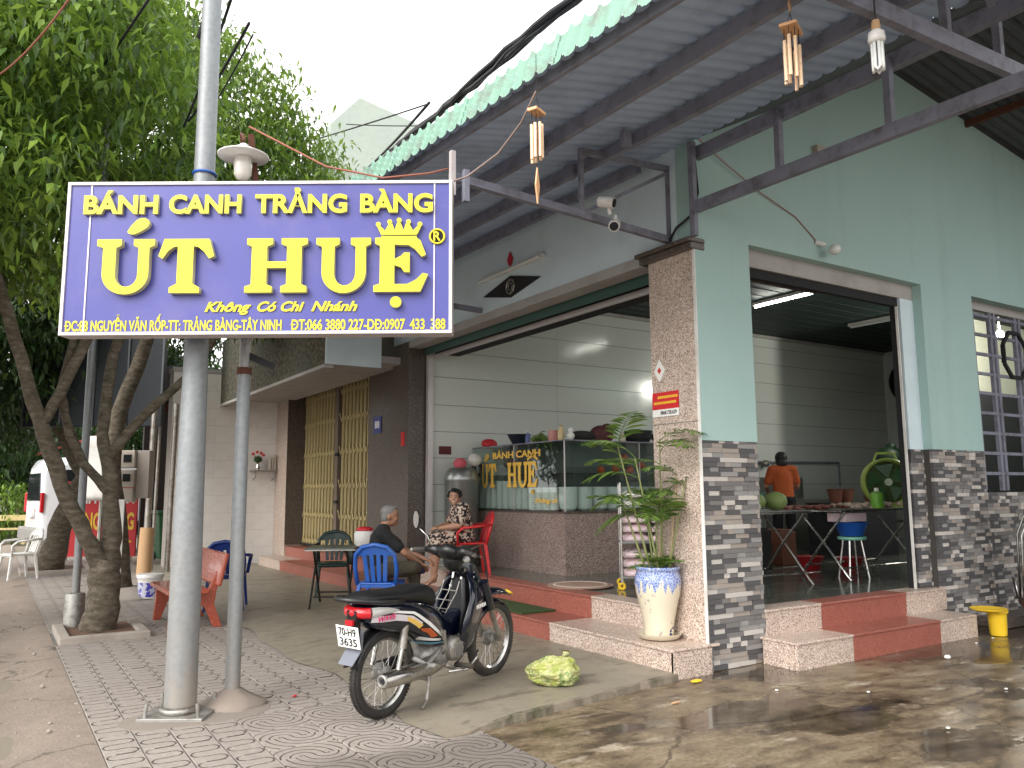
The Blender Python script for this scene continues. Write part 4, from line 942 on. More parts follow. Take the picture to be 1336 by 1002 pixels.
# forked tree: positions in world
make_tree('nearest street tree, mossy trunk forking low above a square planter', (bx_, by_, 0),
    [([(bx_, by_, -.02), (bx_ + .02, by_, .35), (bx_ + .05, by_ + .02, .75)], [.19, .155, .16]),
     ([(bx_ + .04, by_, .62), (bx_ - .17, by_ - .05, 1.0), (bx_ - .44, by_ - .1, 1.55), (bx_ - .68, by_ - .2, 2.2), (bx_ - .95, by_ - .35, 3.0), (bx_ - 1.3, by_ - .7, 4.0), (bx_ - 1.8, by_ - 1.1, 5.2)], [.10, .082, .075, .07, .062, .05, .03]),
     ([(bx_ + .06, by_ + .02, .62), (bx_ + .09, by_ + .04, 1.1), (bx_ + .03, by_ + .05, 1.65), (bx_ - .06, by_ + .1, 2.1), (bx_ - .0, by_ + .2, 3.0), (bx_ + .4, by_ + .3, 4.2), (bx_ + .6, by_, 5.4)], [.11, .095, .080, .062, .055, .045, .03]),
     ([(bx_ + .04, by_ + .04, 1.45), (bx_ - .22, by_, 1.75), (bx_ - .38, by_ + .05, 2.05), (bx_ - .50, by_ - .1, 2.5), (bx_ - .40, by_ - .15, 3.2), (bx_ - .6, by_ - .6, 4.4)], [.055, .048, .045, .042, .04, .03]),
     ([(bx_ + .0, by_ + .04, 1.85), (bx_ + .32, by_ + .1, 2.3), (bx_ + .9, by_ + .2, 2.9), (bx_ + 1.4, by_ + .3, 3.9)], [.062, .055, .045, .03]),
     ([(bx_ - .66, by_ - .2, 2.15), (bx_ - .50, by_ - .25, 2.5), (bx_ - .25, by_ - .3, 3.2), (bx_ - .2, by_ - .6, 4.6)], [.055, .055, .05, .03])],
    [(-.7, 8.5, 5.1, 1.5, 1.4, 1.15), (-1.9, 8.3, 5.2, 1.3, 1.5, 1.3), (.6, 9.2, 5.5, 1.35, 1.4, 1.2), (-.4, 9.6, 6.6, 1.8, 1.6, 1.2), (-1.6, 7.2, 4.4, .9, .9, .6), (-.6, 7.6, 4.0, .9, .8, .55), (-2.0, 9.5, 3.8, 1.2, 1.2, 1.0), (-1.0, 9.9, 4.1, 1.2, 1.0, .6), (.5, 10.2, 4.3, 1.2, 1.0, .5), (-2.6, 10.5, 2.9, .8, 1.0, .9)], 36, 40, .128, M['leaf'], 3, spread=(.20, .20, .13))
make_tree('middle street tree, plain dark upright trunk behind the forked one', (1.72, 12.9, 0),
    [([(1.66, 12.9, -.02), (1.58, 12.9, .8), (1.46, 12.9, 1.8), (1.5, 12.9, 2.6), (1.9, 12.8, 4.0)], [.19, .14, .12, .11, .09])],
    [(2.3, 12.3, 7.0, 1.5, 1.5, 1.5), (3.3, 12.5, 5.9, 1.4, 1.3, 1.3), (4.1, 12.9, 5.0, 1.0, 1.0, 1.0), (3.7, 12.7, 6.9, .8, .8, .7), (1.4, 12.0, 6.6, 1.5, 1.4, 1.4), (.6, 12.6, 8.1, 1.6, 1.5, 1.4), (3.6, 12.8, 4.9, .9, 1.0, .8), (2.3, 13.0, 5.0, 1.3, 1.2, .9), (1.0, 13.2, 5.2, 1.4, 1.2, .9)], 34, 36, .128, M['leaf'], 5, spread=(.20, .20, .13))
make_tree('leaning dark trunk street tree, farthest along the kerb', (1.07, 17.8, 0),
    [([(1.07, 17.8, 0), (1.15, 17.8, .8), (1.55, 17.8, 1.8), (1.0, 17.8, 2.9), (.6, 17.6, 4.2)], [.24, .2, .18, .16, .1]), ([(1.4, 17.8, 1.6), (2.1, 17.8, 2.6), (2.6, 17.6, 4.2)], [.12, .1, .06])],
    [(-.2, 17.3, 3.5, 1.2, 1.0, .9), (-1.5, 17.2, 3.2, 1.2, 1.0, 1.0), (.3, 17.0, 4.9, 1.4, 1.0, 1.0), (-.6, 17.0, 4.6, 1.8, 1.6, 1.5), (-1.8, 17.6, 3.6, 1.3, 1.3, 1.1), (.8, 17.5, 6.0, 2.0, 1.6, 1.5), (2.8, 18, 5.6, 1.5, 1.5, 1.6), (-.9, 16.4, 3.2, .9, .9, .8), (-2.0, 18, 2.5, 1.3, 1.3, 1.0), (-.2, 19, 3.2, 1.0, 1.0, .8)], 48, 14, .17, M['leaf_dark'], 9)
# far trees over the road
for i, (x, y, h, r, lab) in enumerate([(-1.2, 34, 7, 3.4, 'dark roadside tree at the left edge, across the road'), (1.9, 46, 8, 3.8, 'dark far roadside tree behind the white van'), (6.0, 40, 9.5, 4.2, 'tall far tree showing above the white tiled wall')]):
    make_tree(lab, (x, y, 0), [([(x, y, 0), (x + .2, y, h * .3), (x, y, h * .6)], [.3, .22, .15])],
        [(x, y, h * .52, r, r, h * .36), (x - r * .5, y - 1, h * .45, r * .6, r * .6, h * .22), (x + r * .5, y - 1, h * .5, r * .6, r * .6, h * .22)], 14, 12, .34, M['leaf_dark'], 20 + i, 'trees across the road', (.4, .4, .3))
# low shrubs across the road
for i, (x, y, r) in enumerate([(.75, 29.5, 1.2), (1.9, 33, 1.3), (-.2, 31.5, 1.5)]):
    t = thing('shrub', ('low green shrub beside the far fence, left of the van', 'rounded shrub behind the rear of the white van', 'wide shrub at the left edge of the picture behind the fence')[i], 'shrub', (x, y, 0), 0, 'shrubs across the road')
    obj('foliage', leaves_mesh('foliage', crown_centers([(0, 0, r * .7, r, r, r * .7)], 30, 40 + i), 14, (.12, .12, .1), .16, M['leaf'], seed=50 + i), [], t, kind='stuff'); obj('stem', MB().tube([(0, 0, 0), (0, 0, r)], .05, 6), M['bark'], t)
# planters of the trees
def planter(name, label, x0, x1, y0_, y1_):
    t = thing(name, label, 'planter', ((x0 + x1) / 2, (y0_ + y1_) / 2, 0))
    K = M['conc']; e = .10; h = .065
    for a_, c_ in (((x0, y0_, -.02), (x1, y0_ + e, h)), ((x0, y1_ - e, -.02), (x1, y1_, h)), ((x0, y0_ + e + .001, -.02), (x0 + e, y1_ - e - .001, h)), ((x1 - e, y0_ + e + .001, -.02), (x1, y1_ - e - .001, h))):
        obj('kerb', MB().b2(a_, c_), K, t, world=True, bevel=.012)
    P = [[(x0 + .08 + (x1 - x0 - .16) * i / 10, y0_ + .08 + (y1_ - y0_ - .16) * j / 10, .03 + random.uniform(-.008, .012)) for j in range(11)] for i in range(11)]
    obj('soil', MB().grid(P), basic('red_brown_soil', (.13, .07, .045), .95, var=.4, sc=20, bump=.8, bs=30), t, world=True, smooth=True)
planter('tree_planter', 'square concrete kerbed planter with bare soil under the forked tree', .66, 1.48, 9.14, 10.20)
planter('tree_planter', 'dark low planter kerb round the leaning far tree', .55, 1.75, 17.2, 18.4)
mb = MB().lathe([(.55, -.01), (.42, .05), (.26, .12), (.2, .14)], n=16, sx=1.1)
for i, v in enumerate(mb.v): mb.v[i] = (v[0] * (1 + .12 * math.sin(i * 1.3)), v[1] * (1 + .1 * math.sin(i * 2.1)), v[2])
tag(obj('concrete_mound', mb, M['conc'], smooth=True, loc=(1.74, 12.8, 0)), 'rough grey concrete mound round the foot of the middle tree', 'mound')
# ------------------------------------------------------------------ left background
bt = thing('lidded_bucket', 'white and blue printed paint bucket on the paving near the red bench', 'bucket', (1.97, 12.45, 0))
obj('bucket_body', MB().lathe([(.135, 0), (.15, .10), (.165, .28)], n=24), M['bucket'], bt, smooth='auto'); obj('lid', MB().lathe([(.165, .28), (.178, .285), (.18, .32), (.17, .335), (.001, .33)], n=24), M['white_pl'], bt, smooth='auto')
tp = thing('pipe_post', 'steel pipe post standing in a tan cardboard coloured sleeve', 'post', (2.40, 15.9, 0))
obj('sleeve', MB().tube([(0, 0, 0), (.02, 0, .84)], [.125, .115], 18), M['card'], tp, smooth='auto'); obj('pipe', MB().tube([(.02, 0, .82), (.05, 0, 3.1)], .055, 12), M['steel'], tp, smooth='auto')
for i, (x, y, r) in enumerate([(2.80, 16.0, .05), (2.62, 16.5, .03)]):
    tag(obj('pipe_post', MB().tube([(x, y, 0), (x + .03, y, 3.1)], r, 10), M['steel'], smooth='auto'), ('slim steel post just left of the white tiled wall', 'thinnest rod post between the sleeved pipe and the slim post')[i], 'post', 'posts carrying the dark shop board')
gb_ = thing('wheelie_bin', 'green wheelie bin in the shadow left of the white tiled wall', 'bin', (3.35, 19.2, 0), .1)
obj('bin_body', MB().loft([[(-.20, -.22, .05), (.20, -.22, .05), (.20, .22, .05), (-.20, .22, .05)], [(-.28, -.28, 1.0), (.28, -.28, 1.0), (.28, .28, 1.0), (-.28, .28, 1.0)]]), M['greenbin'], gb_, bevel=.02); obj('lid', MB().box((0, 0, 1.04), (.62, .66, .07)), M['greenbin'], gb_, bevel=.02)
for x in (-.22, .22): obj('wheel', MB().torus((x, .2, .1), .07, .03, 16, 6, 'X'), M['rubber'], gb_)
# dark boards of the next shop seen from behind
db = thing('shop_board', 'dark navy back of the next shop board above the meters', 'sign', (1.5, 16.7, 2.68), R(-32.7))
obj('board_panel', MB().b2((-1.27, 0, 0), (1.28, .15, 2.6)), M['darkpanel'], db, bevel=.01)
for x in (-1.30, -.60, .0, .62, 1.26): obj('board_rib', MB().b2((x, -.03, -.02), (x + .03, -.001, 2.6)), basic('board_rib_grey', (.09, .10, .11), .5), db)
mt = thing('meter_box', 'beige electricity meter boxes with small windows on the pole behind the tree', 'meter box', (1.70, 13.75, 1.50), R(-32)); mt.scale = (.82, .82, .82)
for k in range(2):
    q = obj('meter_case', MB().b2((-.03, -.12, .05 + k * .36), (.27, .12, .38 + k * .36)), M['beige'], mt, bevel=.015); obj('window', MB().b2((.07, -.135, .16 + k * .36), (.21, -.121, .30 + k * .36)), M['darkglass'], q)
obj('lower_case', MB().b2((.0, -.11, -.22), (.26, .11, .04)), M['beige'], mt, bevel=.015); obj('side_case', MB().b2((.28, -.05, -.15), (.52, .14, .74)), basic('grey_brown_case', (.30, .26, .23), .6), mt, bevel=.01)
mt2 = thing('meter_box', 'plain rounded white meter cabinet seen between the tree forks', 'meter box', (1.33, 13.4, 1.35), R(-32)); obj('cabinet', MB().b2((-.22, -.1, 0), (.22, .1, .95)), M['white_pl'], mt2, bevel=.07, seg=4)
obj('conduit', MB().tube([(.05, .05, 0), (.05, .05, -1.3)], .03, 8), M['steel'], mt2)
tag(obj('paper_strip', MB().box((1.30, 10.6, .95), (.11, .02, .86), R(-25)), M['white']), 'white paper strip hanging between the tree forks', 'paper')
rs = thing('food_sign', 'red standing shop sign with white and yellow words behind the tree', 'sign', (1.99, 19.9, .10), R(-32.7)); rs.scale = (.80, 1, .81)
obj('sign_face', MB().b2((-.95, 0, 0), (1.1, .06, 2.0)), M['redsign'], rs); obj('edge', MB().b2((-1.0, -.01, -.03), (-.951, .07, 2.03)), M['sign_frame'], rs)
letters(rs, 'BÁNH CANH', -.88, 1.42, .36, 1.9, -.002, .003, .03, M['white'], None, one=True, name='lettering'); letters(rs, 'TRẢNG BÀNG', -.88, .72, .42, 1.92, -.002, .003, .03, M['yellow'], None, one=True, name='lettering')
obj('arrow', MB().prism([(-.2, .34), (.75, .34), (.75, .26), (1.02, .39), (.75, .52), (.75, .44), (-.2, .44)], -.004, .0), M['yellow'], rs)
for x in (-.8, .95): obj('leg', MB().b2((x, .0, -.12), (x + .05, .05, 0)), M['steel'], rs)
# shadowy open shed behind
sd_ = thing('open_shed', 'dark open shed with metal roof behind the red sign', 'building', (4.5, 20.5, 0))
obj('shade_back_wall', MB().b2((3.0, 20.8, 0), (9, 21.0, 4.0)), basic('shed_interior_shade', (.025, .02, .018), .9), sd_, world=True); obj('roof_slab', MB().b2((2.6, 17.3, 3.9), (9, 21.2, 4.0)), M['roof_dark'], sd_, world=True); obj('beam', MB().b2((2.9, 19, 3.2), (5, 19.1, 3.4)), M['rust'], sd_, world=True)  # near-black back wall puts the shed's inner shade into its colour
# van
vn = thing('white_van', 'white passenger van parked across the pavement end, seen from behind', 'van', (3.25, 23.6, 0), R(9)); vn.scale = (1, 1, 1.06)
def vsec(x, w0, w1, zb, zt, zm): return [(x, -w0, zb), (x, -w0 - .0, zm), (x, -w1, zt - .12), (x, -w1 + .14, zt), (x, w1 - .14, zt), (x, w1, zt - .12), (x, w0, zm), (x, w0, zb)]
obj('body', MB().loft([vsec(-2.35, .82, .70, .38, 1.95, 1.15), vsec(-2.2, .88, .74, .32, 2.18, 1.2), vsec(-1.0, .90, .78, .30, 2.26, 1.2), vsec(1.2, .90, .78, .30, 2.26, 1.2), vsec(1.9, .88, .70, .30, 1.95, 1.15), vsec(2.45, .80, .60, .35, 1.15, .95)]), M['vanwhite'], vn, bevel=.06, seg=3, smooth='auto')
obj('rear_window', MB().loft([[(-2.34, -.68, 1.22), (-2.34, .68, 1.22), (-2.372, .66, 1.22), (-2.372, -.66, 1.22)], [(-2.34, -.60, 1.84), (-2.34, .60, 1.84), (-2.368, .58, 1.84), (-2.368, -.58, 1.84)]]), M['darkglass'], vn)
for s_ in (-1, 1):
    obj('tail_light', MB().b2((-2.385, s_ * .80, .95), (-2.30, s_ * .88, 1.40)), M['red_lens'], vn, bevel=.02)
    for xa in (-1.9, -.6, .7): obj('side_window', MB().loft([[(xa, s_ * .905, 1.28), (xa + 1.15, s_ * .905, 1.28), (xa + 1.15, s_ * .90, 1.27), (xa, s_ * .90, 1.27)], [(xa + .04, s_ * .828, 1.92), (xa + 1.1, s_ * .828, 1.92), (xa + 1.1, s_ * .80, 1.92), (xa + .04, s_ * .80, 1.92)]]), M['darkglass'], vn)
    for x in (-1.45, 1.5):
        w_ = obj('wheel', MB().torus((x, s_ * .82, .33), .24, .09, 26, 8), M['rubber'], vn, smooth=True); obj('rim', MB().tube([(x, s_ * .78, .33), (x, s_ * .86, .33)], .2, 16), M['alu'], w_)
obj('bumper', MB().b2((-2.50, -.85, .32), (-2.34, .85, .62)), M['alu'], vn, bevel=.05); pl = obj('number_plate', MB().b2((-2.42, -.25, .85), (-2.36, .25, 1.05)), M['white'], vn)
tag(obj('awning', MB().loft([[(1.0, 24.0, 2.5), (1.0, 26.0, 2.5), (1.04, 26, 2.5), (1.04, 24, 2.5)], [(2.3, 24.0, 2.95), (2.3, 26, 2.95), (2.3, 26, 3.0), (2.3, 24, 3.0)]]), basic('faded_red_awning', (.32, .05, .04), .8)), 'faded red awning above the roof of the white van', 'awning')
mbk = thing('parked_motorbike', 'dark motorbike front wheel showing behind the red sign by the van', 'motorbike', (2.6, 21.9, 0), R(10)); obj('wheel', MB().torus((0, 0, .28), .24, .045, 24, 8), M['rubber'], mbk); obj('rear_wheel', MB().torus((1.2, 0, .28), .24, .045, 24, 8), M['rubber'], mbk); obj('body', MB().ell((.6, 0, .62), (.6, .16, .2)), M['navy'], mbk); obj('fork', MB().tube([(0, 0, .28), (.15, 0, .95)], .04, 8), M['black_pl'], mbk)
# yellow benches, fence across the road
for i, (x, y) in enumerate([(.2, 28.2)]):
    t = thing('roadside_bench', 'yellow wooden bench at the far left roadside', 'bench', (x, y, 0), R(-12))
    obj('seat', MB().b2((-.9, -.15, .42), (.9, .15, .47)), M['gate'], t); obj('backrest', MB().b2((-.9, .2, .68), (.9, .24, .84)), M['gate'], t)
    for xx in (-.75, 0, .75): obj('leg', MB().b2((xx - .05, -.12, 0), (xx + .05, .12, .42)), M['gate'], t); obj('post', MB().b2((xx - .04, .2, .0), (xx + .04, .24, .67)), M['gate'], t)
fn = thing('roadside_fence', 'low pale fence rail with red brick base across the road', 'fence', (-6, 32, 0)); obj('brick_base', MB().b2((-8, 36, 0), (8, 36.3, .75)), basic('brick_red', (.20, .07, .05), .9, var=.3, sc=8), fn, world=True)
for z in (1.3, 1.75, 2.2): obj('rail', MB().b2((-8, 36.1, z), (8, 36.16, z + .06)), M['conc'], fn, world=True)
for k in range(9): obj('post', MB().b2((-8 + k * 2, 36.05, .75), (-7.88 + k * 2, 36.2, 2.3)), M['conc'], fn, world=True)
tag(obj('far_house', MB().b2((-4, 62, 0), (9, 70, 5)), basic('far_wall', (.40, .38, .34), .9)), 'pale far house behind the roadside trees', 'house')
# pale gable building behind the eave
pb = thing('pale_building', 'pale green gabled building rising above the mint eave', 'building', (11, 27, 0))
obj('wall', MB().prism([(9.3, 0), (17, 0), (17, 11), (9.3, 13.6)], 0, 10, M=Matrix.Translation((0, 27, 0))), M['pale_wall'], pb, world=True)
PQ = [(9.3, 27, 13.7), (10.63, 26.9, 16.0), (13.2, 25.7, 14.8)]
obj('gable', MB().loft([[(9.6, 27.6, 12), (9.75, 27.4, 15.0), (10.64, 26.9, 16.0), (13.3, 25.4, 14.6), (14.5, 24.9, 12)], [(9.9, 33, 12), (10.0, 33, 15.0), (10.9, 32.5, 16.0), (13.6, 31, 14.6), (15, 30.5, 12)]]), M['pale_wall'], pb, world=True)
# ------------------------------------------------------------------ overhead cables
def cable(name, label, pts, r, mat, sag=.0, grp=None, n=14):
    a, c_ = Vector(pts[0]), Vector(pts[-1]); P = [a.lerp(c_, i / n) - Vector((0, 0, sag * 4 * (i / n) * (1 - i / n))) for i in range(n + 1)] if len(pts) == 2 else pts
    return tag(obj(name, MB().tube(P, r, 7), mat, smooth=True), label, 'cable', grp)
def ray_pt(px_, py_, dist):
    v = CR @ Vector((px_ - 668, -(py_ - 501), -1053.3)).normalized(); return Vector((0, 0, 1.45)) + v * dist
cb = thing('cable_bundle', 'thick dark bundle of street cables crossing the white sky above the eave', 'cable', ray_pt(600, 130, 14))
a = ray_pt(780, -28, 9); c_ = ray_pt(462, 240, 24); rn = random.Random(3)
for k in range(5):
    P = []
    for i in range(31):
        f = i / 30; o_ = Vector((rn.uniform(-.02, .02), rn.uniform(-.02, .02), rn.uniform(-.03, .03))) + Vector((.02 * (k - 2), 0, .03 * math.sin(k * 2 + i * .4))); P.append(a.lerp(c_, f) + o_)
    obj('strand', MB().tube(P, .032, 6), M['wire'], cb, world=True)
for (p1, d1, p2, d2, r, m_, lab) in (((345, 200), 30, (560, 135), 20, .02, 'wire', 'thin black wire sloping over the pale gable building'), ((452, 162), 25, (610, 162), 22, .015, 'wire', 'thin level wire in front of the pale gable building'),
        ((470, 228), 18, (560, 134), 12, .022, 'wire', 'short thick black wire beside the cable bundle'),
        ((0, 97), 7, (95, -8), 6, .006, 'redwire', 'faded red wire crossing the tree crown at the top left'), ((50, 200), 12, (200, -10), 8, .012, 'wire', 'black wire through the tree crown at the upper left'),
        ((240, 165), 9, (305, -12), 7, .012, 'wire', 'upper of the black cables passing the thick sign pole'), ((246, 158), 9, (325, 30), 7, .012, 'wire', 'middle of the black cables passing the thick sign pole'), ((262, 160), 9, (330, 45), 7, .007, 'wire', 'thinnest black cable passing the thick sign pole')):
    cable('overhead_wire', lab, [ray_pt(*p1, d1), ray_pt(*p2, d2)], r, M[m_], .05, 'overhead wires')
tag(obj('transformer_arm', MB().tube([ray_pt(258, 50, 9), ray_pt(275, 15, 9), ray_pt(285, -15, 9)], [.02, .05, .07], 8), M['wire']), 'black cable joint sleeve hanging beside the pole top', 'cable sleeve')
cable('sign_wire', 'faded red wire running along the top of the blue sign to the eave post', [ray_pt(325, 165, 5.9), ray_pt(425, 217, 5.6), ray_pt(500, 232, 5.3), ray_pt(560, 226, 5.2), ray_pt(585, 220, 5.3)], .006, M['redwire'])
cable('eave_wire', 'pale wire drooping from the eave to the corner of the blue sign', [ray_pt(699, 120, 4.7), ray_pt(680, 160, 4.9), ray_pt(650, 200, 5.0), ray_pt(610, 230, 5.1), ray_pt(592, 236, 5.1)], .006, basic('pale_wire', (.25, .18, .16), .7))
tag(obj('blue_tie', MB().torus((1.153, 5.86, 3.72), .078, .010, 20, 6, 'Z'), M['blue_pl']), 'thin blue tie wire round the thick sign pole', 'tie')
# ------------------------------------------------------------------ furniture
bn = thing('stone_bench', 'red brown polished bench with worn lettering beside the thick sign pole', 'bench', (1.95, 9.85, 0))
obj('seat', MB().b2((-.30, -.60, .375), (.12, .58, .425)), M['bench'], bn, bevel=.014)
q = MB().box((.25, -.01, .62), (.05, 1.18, .36), M=Matrix.Rotation(R(12), 3, 'Y')); obj('backrest', q, M['bench'], bn, bevel=.018)
for y in (-.46, .44):
    poly = [(-.27, 0), (-.19, 0), (-.12, .20), (.0, .27), (.10, .22), (.20, 0), (.29, 0), (.20, .24), (.22, .40), (.27, .60), (.22, .60), (.14, .42), (.10, .374), (-.25, .374), (-.25, .24)]
    obj('leg', MB().prism(poly, y, y + .06), M['bench'], bn, bevel=.006)
bt_ = thing('t', '', '', (0, 0, 0)); bpy.data.objects.remove(bt_)
def plastic_chair(name, label, mat, arms, group='plastic chairs outside the shop'):
    t = thing(name, label, 'chair', (0, 0, 0), 0, group)      # faces +x
    P = [[(-.20 + .42 * i / 8, (-.20 + .40 * j / 8) * (1 + .06 * (i / 8)), .44 - .018 * math.sin(math.pi * i / 8) * math.sin(math.pi * j / 8) - (.02 if i == 8 else 0)) for j in range(9)] for i in range(9)]
    s_ = obj('seat', MB().grid(P), mat, t, smooth=True, fixn=False); sm = s_.modifiers.new('thick', 'SOLIDIFY'); sm.thickness = .025
    for x in (-1, 1):
        for y in (-1, 1):
            obj('leg', MB().loft([[(x * .18 - .025, y * .19 - .02, .43), (x * .18 + .025, y * .19 - .02, .43), (x * .18 + .025, y * .19 + .02, .43), (x * .18 - .025, y * .19 + .02, .43)], [(x * .235 - .018, y * .225 - .015, 0), (x * .235 + .018, y * .225 - .015, 0), (x * .235 + .018, y * .225 + .015, 0), (x * .235 - .018, y * .225 + .015, 0)]]), mat, t, bevel=.006)
    obj('seat_rail', MB().b2((-.20, -.205, .385), (-.17, .205, .435)).b2((.18, -.205, .385), (.21, .205, .42)), mat, t, bevel=.005)
    arch = [(-.19, -.21, .42), (-.235, -.225, .60), (-.275, -.21, .74), (-.30, -.13, .82), (-.31, 0, .845), (-.30, .13, .82), (-.275, .21, .74), (-.235, .225, .60), (-.19, .21, .42)]
    obj('back_frame', MB().tube(arch, .024, 8), mat, t, smooth=True)
    obj('top_rail', MB().loft([[(-.27, -.2, .72), (-.262, -.2, .72), (-.29, -.13, .82), (-.30, -.13, .82)], [(-.285, 0, .74), (-.275, 0, .74), (-.305, 0, .84), (-.315, 0, .84)], [(-.27, .2, .72), (-.262, .2, .72), (-.29, .13, .82), (-.30, .13, .82)]]), mat, t)
    for k in range(4):
        y = -.115 + k * .077; obj('slat', MB().bar((-.20, y * .8, .45), (-.285, y, .745), .046, .010, up=(1, 0, 0)), mat, t, bevel=.003)
    if arms:
        for y in (-1, 1): obj('arm', MB().tube([(-.26, y * .225, .68), (-.05, y * .27, .66), (.14, y * .27, .645), (.21, y * .25, .58), (.20, y * .225, .42)], [.022, .026, .026, .024, .022], 8, flat=.8), mat, t, smooth=True)
    return t
ch = plastic_chair('plastic_chair', 'bright blue plastic chair with slatted back that the man in black sits on', M['blue_pl'], False); ch.location = (3.66, 8.36, .05); ch.rotation_euler[2] = R(52)
ch = plastic_chair('plastic_chair', 'dark blue plastic chair standing empty behind the red brown bench', M['dblue_pl'], True); ch.location = (2.55, 10.55, .02); ch.rotation_euler[2] = R(70)
ch = plastic_chair('plastic_chair', 'dark green plastic armchair behind the small folding table', M['dgreen_pl'], True); ch.location = (4.08, 10.95, .05); ch.rotation_euler[2] = R(-112)
ch = plastic_chair('plastic_chair', 'red plastic armchair on the top step under the seated woman', M['red_pl'], True); ch.scale = (.92, .92, .90); ch.location = (5.16, 9.04, .42); ch.rotation_euler[2] = R(160)
ch = plastic_chair('plastic_chair', 'dirty white plastic armchair at the far left pavement edge', M['white_pl'], True); ch.location = (.50, 16.6, 0); ch.rotation_euler[2] = R(200)
def folding_table(name, label, L, W, H_, topm, legm, group=None):
    t = thing(name, label, 'table', (0, 0, 0), 0, group)
    obj('tabletop', MB().b2((-L / 2, -W / 2, H_ - .015), (L / 2, W / 2, H_)), topm, t, bevel=.006); obj('edge_band', MB().b2((-L / 2 - .006, -W / 2 - .006, H_ - .032), (L / 2 + .006, W / 2 + .006, H_ - .017)), M['chrome'], t)
    for x in (-1, 1):
        xx = x * (L / 2 - .10)
        obj('leg', MB().tube([(xx, -W / 2 + .03, H_ - .03), (xx, W * .12, H_ * .42), (xx, W / 2 - .02, .05), (xx, W / 2 + .03, 0)], .014, 8), legm, t, smooth='auto')
        obj('leg', MB().tube([(xx + .03 * x, W / 2 - .03, H_ - .03), (xx + .03 * x, -W * .12, H_ * .42), (xx + .03 * x, -W / 2 + .02, .05), (xx + .03 * x, -W / 2 - .03, 0)], .014, 8), legm, t, smooth='auto')
    obj('crossbar', MB().tube([(-L / 2 + .1, W / 2 - .06, .13), (L / 2 - .1, W / 2 - .06, .13)], .010, 6), legm, t); obj('crossbar', MB().tube([(-L / 2 + .1, -W / 2 + .06, .13), (L / 2 - .1, -W / 2 + .06, .13)], .010, 6), legm, t)
    return t
dk = basic('dark_leg', (.035, .033, .03), .35, .6)
ft_ = folding_table('folding_table', 'small folding table with chromed X legs left of the man in black', .60, .62, .72, basic('green_grey_top', (.10, .13, .12), .3), dk); ft_.location = (3.70, 9.95, .05); ft_.rotation_euler[2] = R(-28)
hm = thing('rice_pot', 'white and red lidded pot standing on the table behind the man', 'pot', (4.02, 9.72, .775)); obj('pot_body', MB().lathe([(.10, 0), (.125, .03), (.13, .15), (.11, .19)], n=20), M['white_pl'], hm, smooth='auto'); obj('lid', MB().lathe([(.112, .19), (.09, .23), (.001, .245)], n=20), M['rednylon'], hm, smooth=True)
# ------------------------------------------------------------------ people
def skin(name, V, E, Rr, mat, par, root=0, sub=2, smooth=True):
    me = bpy.data.meshes.new(name); me.from_pydata(V, E, []); me.update(); o = bpy.data.objects.new('t', me); COL.objects.link(o)
    m = o.modifiers.new('s', 'SKIN'); m.use_smooth_shade = True; m.branch_smoothing = .6
    for i, r in enumerate(Rr):
        sv = me.skin_vertices[0].data[i]; sv.radius = (r, r) if isinstance(r, (int, float)) else r; sv.use_root = (i == root)
    m2 = o.modifiers.new('u', 'SUBSURF'); m2.levels = sub
    dg = bpy.context.evaluated_depsgraph_get(); dg.update(); out = bpy.data.meshes.new_from_object(o.evaluated_get(dg)); bpy.data.objects.remove(o); out.name = name
    out.materials.clear(); out.materials.append(mat); out.polygons.foreach_set('use_smooth', [True] * len(out.polygons))
    ob = bpy.data.objects.new(name, out); COL.objects.link(ob); ob.parent = par; return ob
def hand_mb(mb, wrist, dirv, up, s_=1.0, curl=.5, thumb=1):
    d_ = Vector(dirv).normalized(); u = Vector(up); u = (u - d_ * u.dot(d_)).normalized(); sd2 = d_.cross(u); w_ = Vector(wrist)
    mb.tube([w_ - d_ * .03, w_ + d_ * .02, w_ + d_ * .06, w_ + d_ * .088], [.024 * s_, .031 * s_, .038 * s_, .034 * s_], 10, flat=.5)
    for k, (off, L) in enumerate(((-.027, .062), (-.009, .072), (.010, .067), (.028, .052))):
        b0 = w_ + d_ * .078 + sd2 * off * s_; p1 = b0 + (d_ * math.cos(curl * .5) - u * math.sin(curl * .5)) * L * .5; p2 = p1 + (d_ * math.cos(curl * 1.4) - u * math.sin(curl * 1.4)) * L * .32; p3 = p2 + (d_ * math.cos(curl * 2.2) - u * math.sin(curl * 2.2)) * L * .25
        mb.tube([b0, p1, p2, p3], [.0095 * s_, .009 * s_, .008 * s_, .006 * s_], 7)
    b0 = w_ + d_ * .02 + sd2 * .028 * thumb; mb.tube([b0, b0 + sd2 * .025 * thumb + d_ * .025, b0 + sd2 * .03 * thumb + d_ * .055 - u * .012], [.013, .0105, .008], 7)
def vox(name, mb, mat, par, size=.010, sm_=4, noise_=0):
    me = mb.mesh(name); o = bpy.data.objects.new('t', me); COL.objects.link(o)
    m = o.modifiers.new('r', 'REMESH'); m.mode = 'VOXEL'; m.voxel_size = size; m.use_smooth_shade = True
    s2 = o.modifiers.new('s', 'SMOOTH'); s2.factor = .5; s2.iterations = sm_
    dg = bpy.context.evaluated_depsgraph_get(); dg.update(); out = bpy.data.meshes.new_from_object(o.evaluated_get(dg)); bpy.data.objects.remove(o); out.name = name
    if noise_:
        from mathutils import noise as N_
        for v in out.vertices:
            c = v.co; f = N_.noise(c * 9) * .6 + N_.noise(Vector((c.x * 22, c.y * 22, c.z * 9))) * .4; v.co = c + v.normal * f * noise_
    out.materials.clear(); out.materials.append(mat); out.polygons.foreach_set('use_smooth', [True] * len(out.polygons))
    ob = bpy.data.objects.new(name, out); COL.objects.link(ob); ob.parent = par; return ob
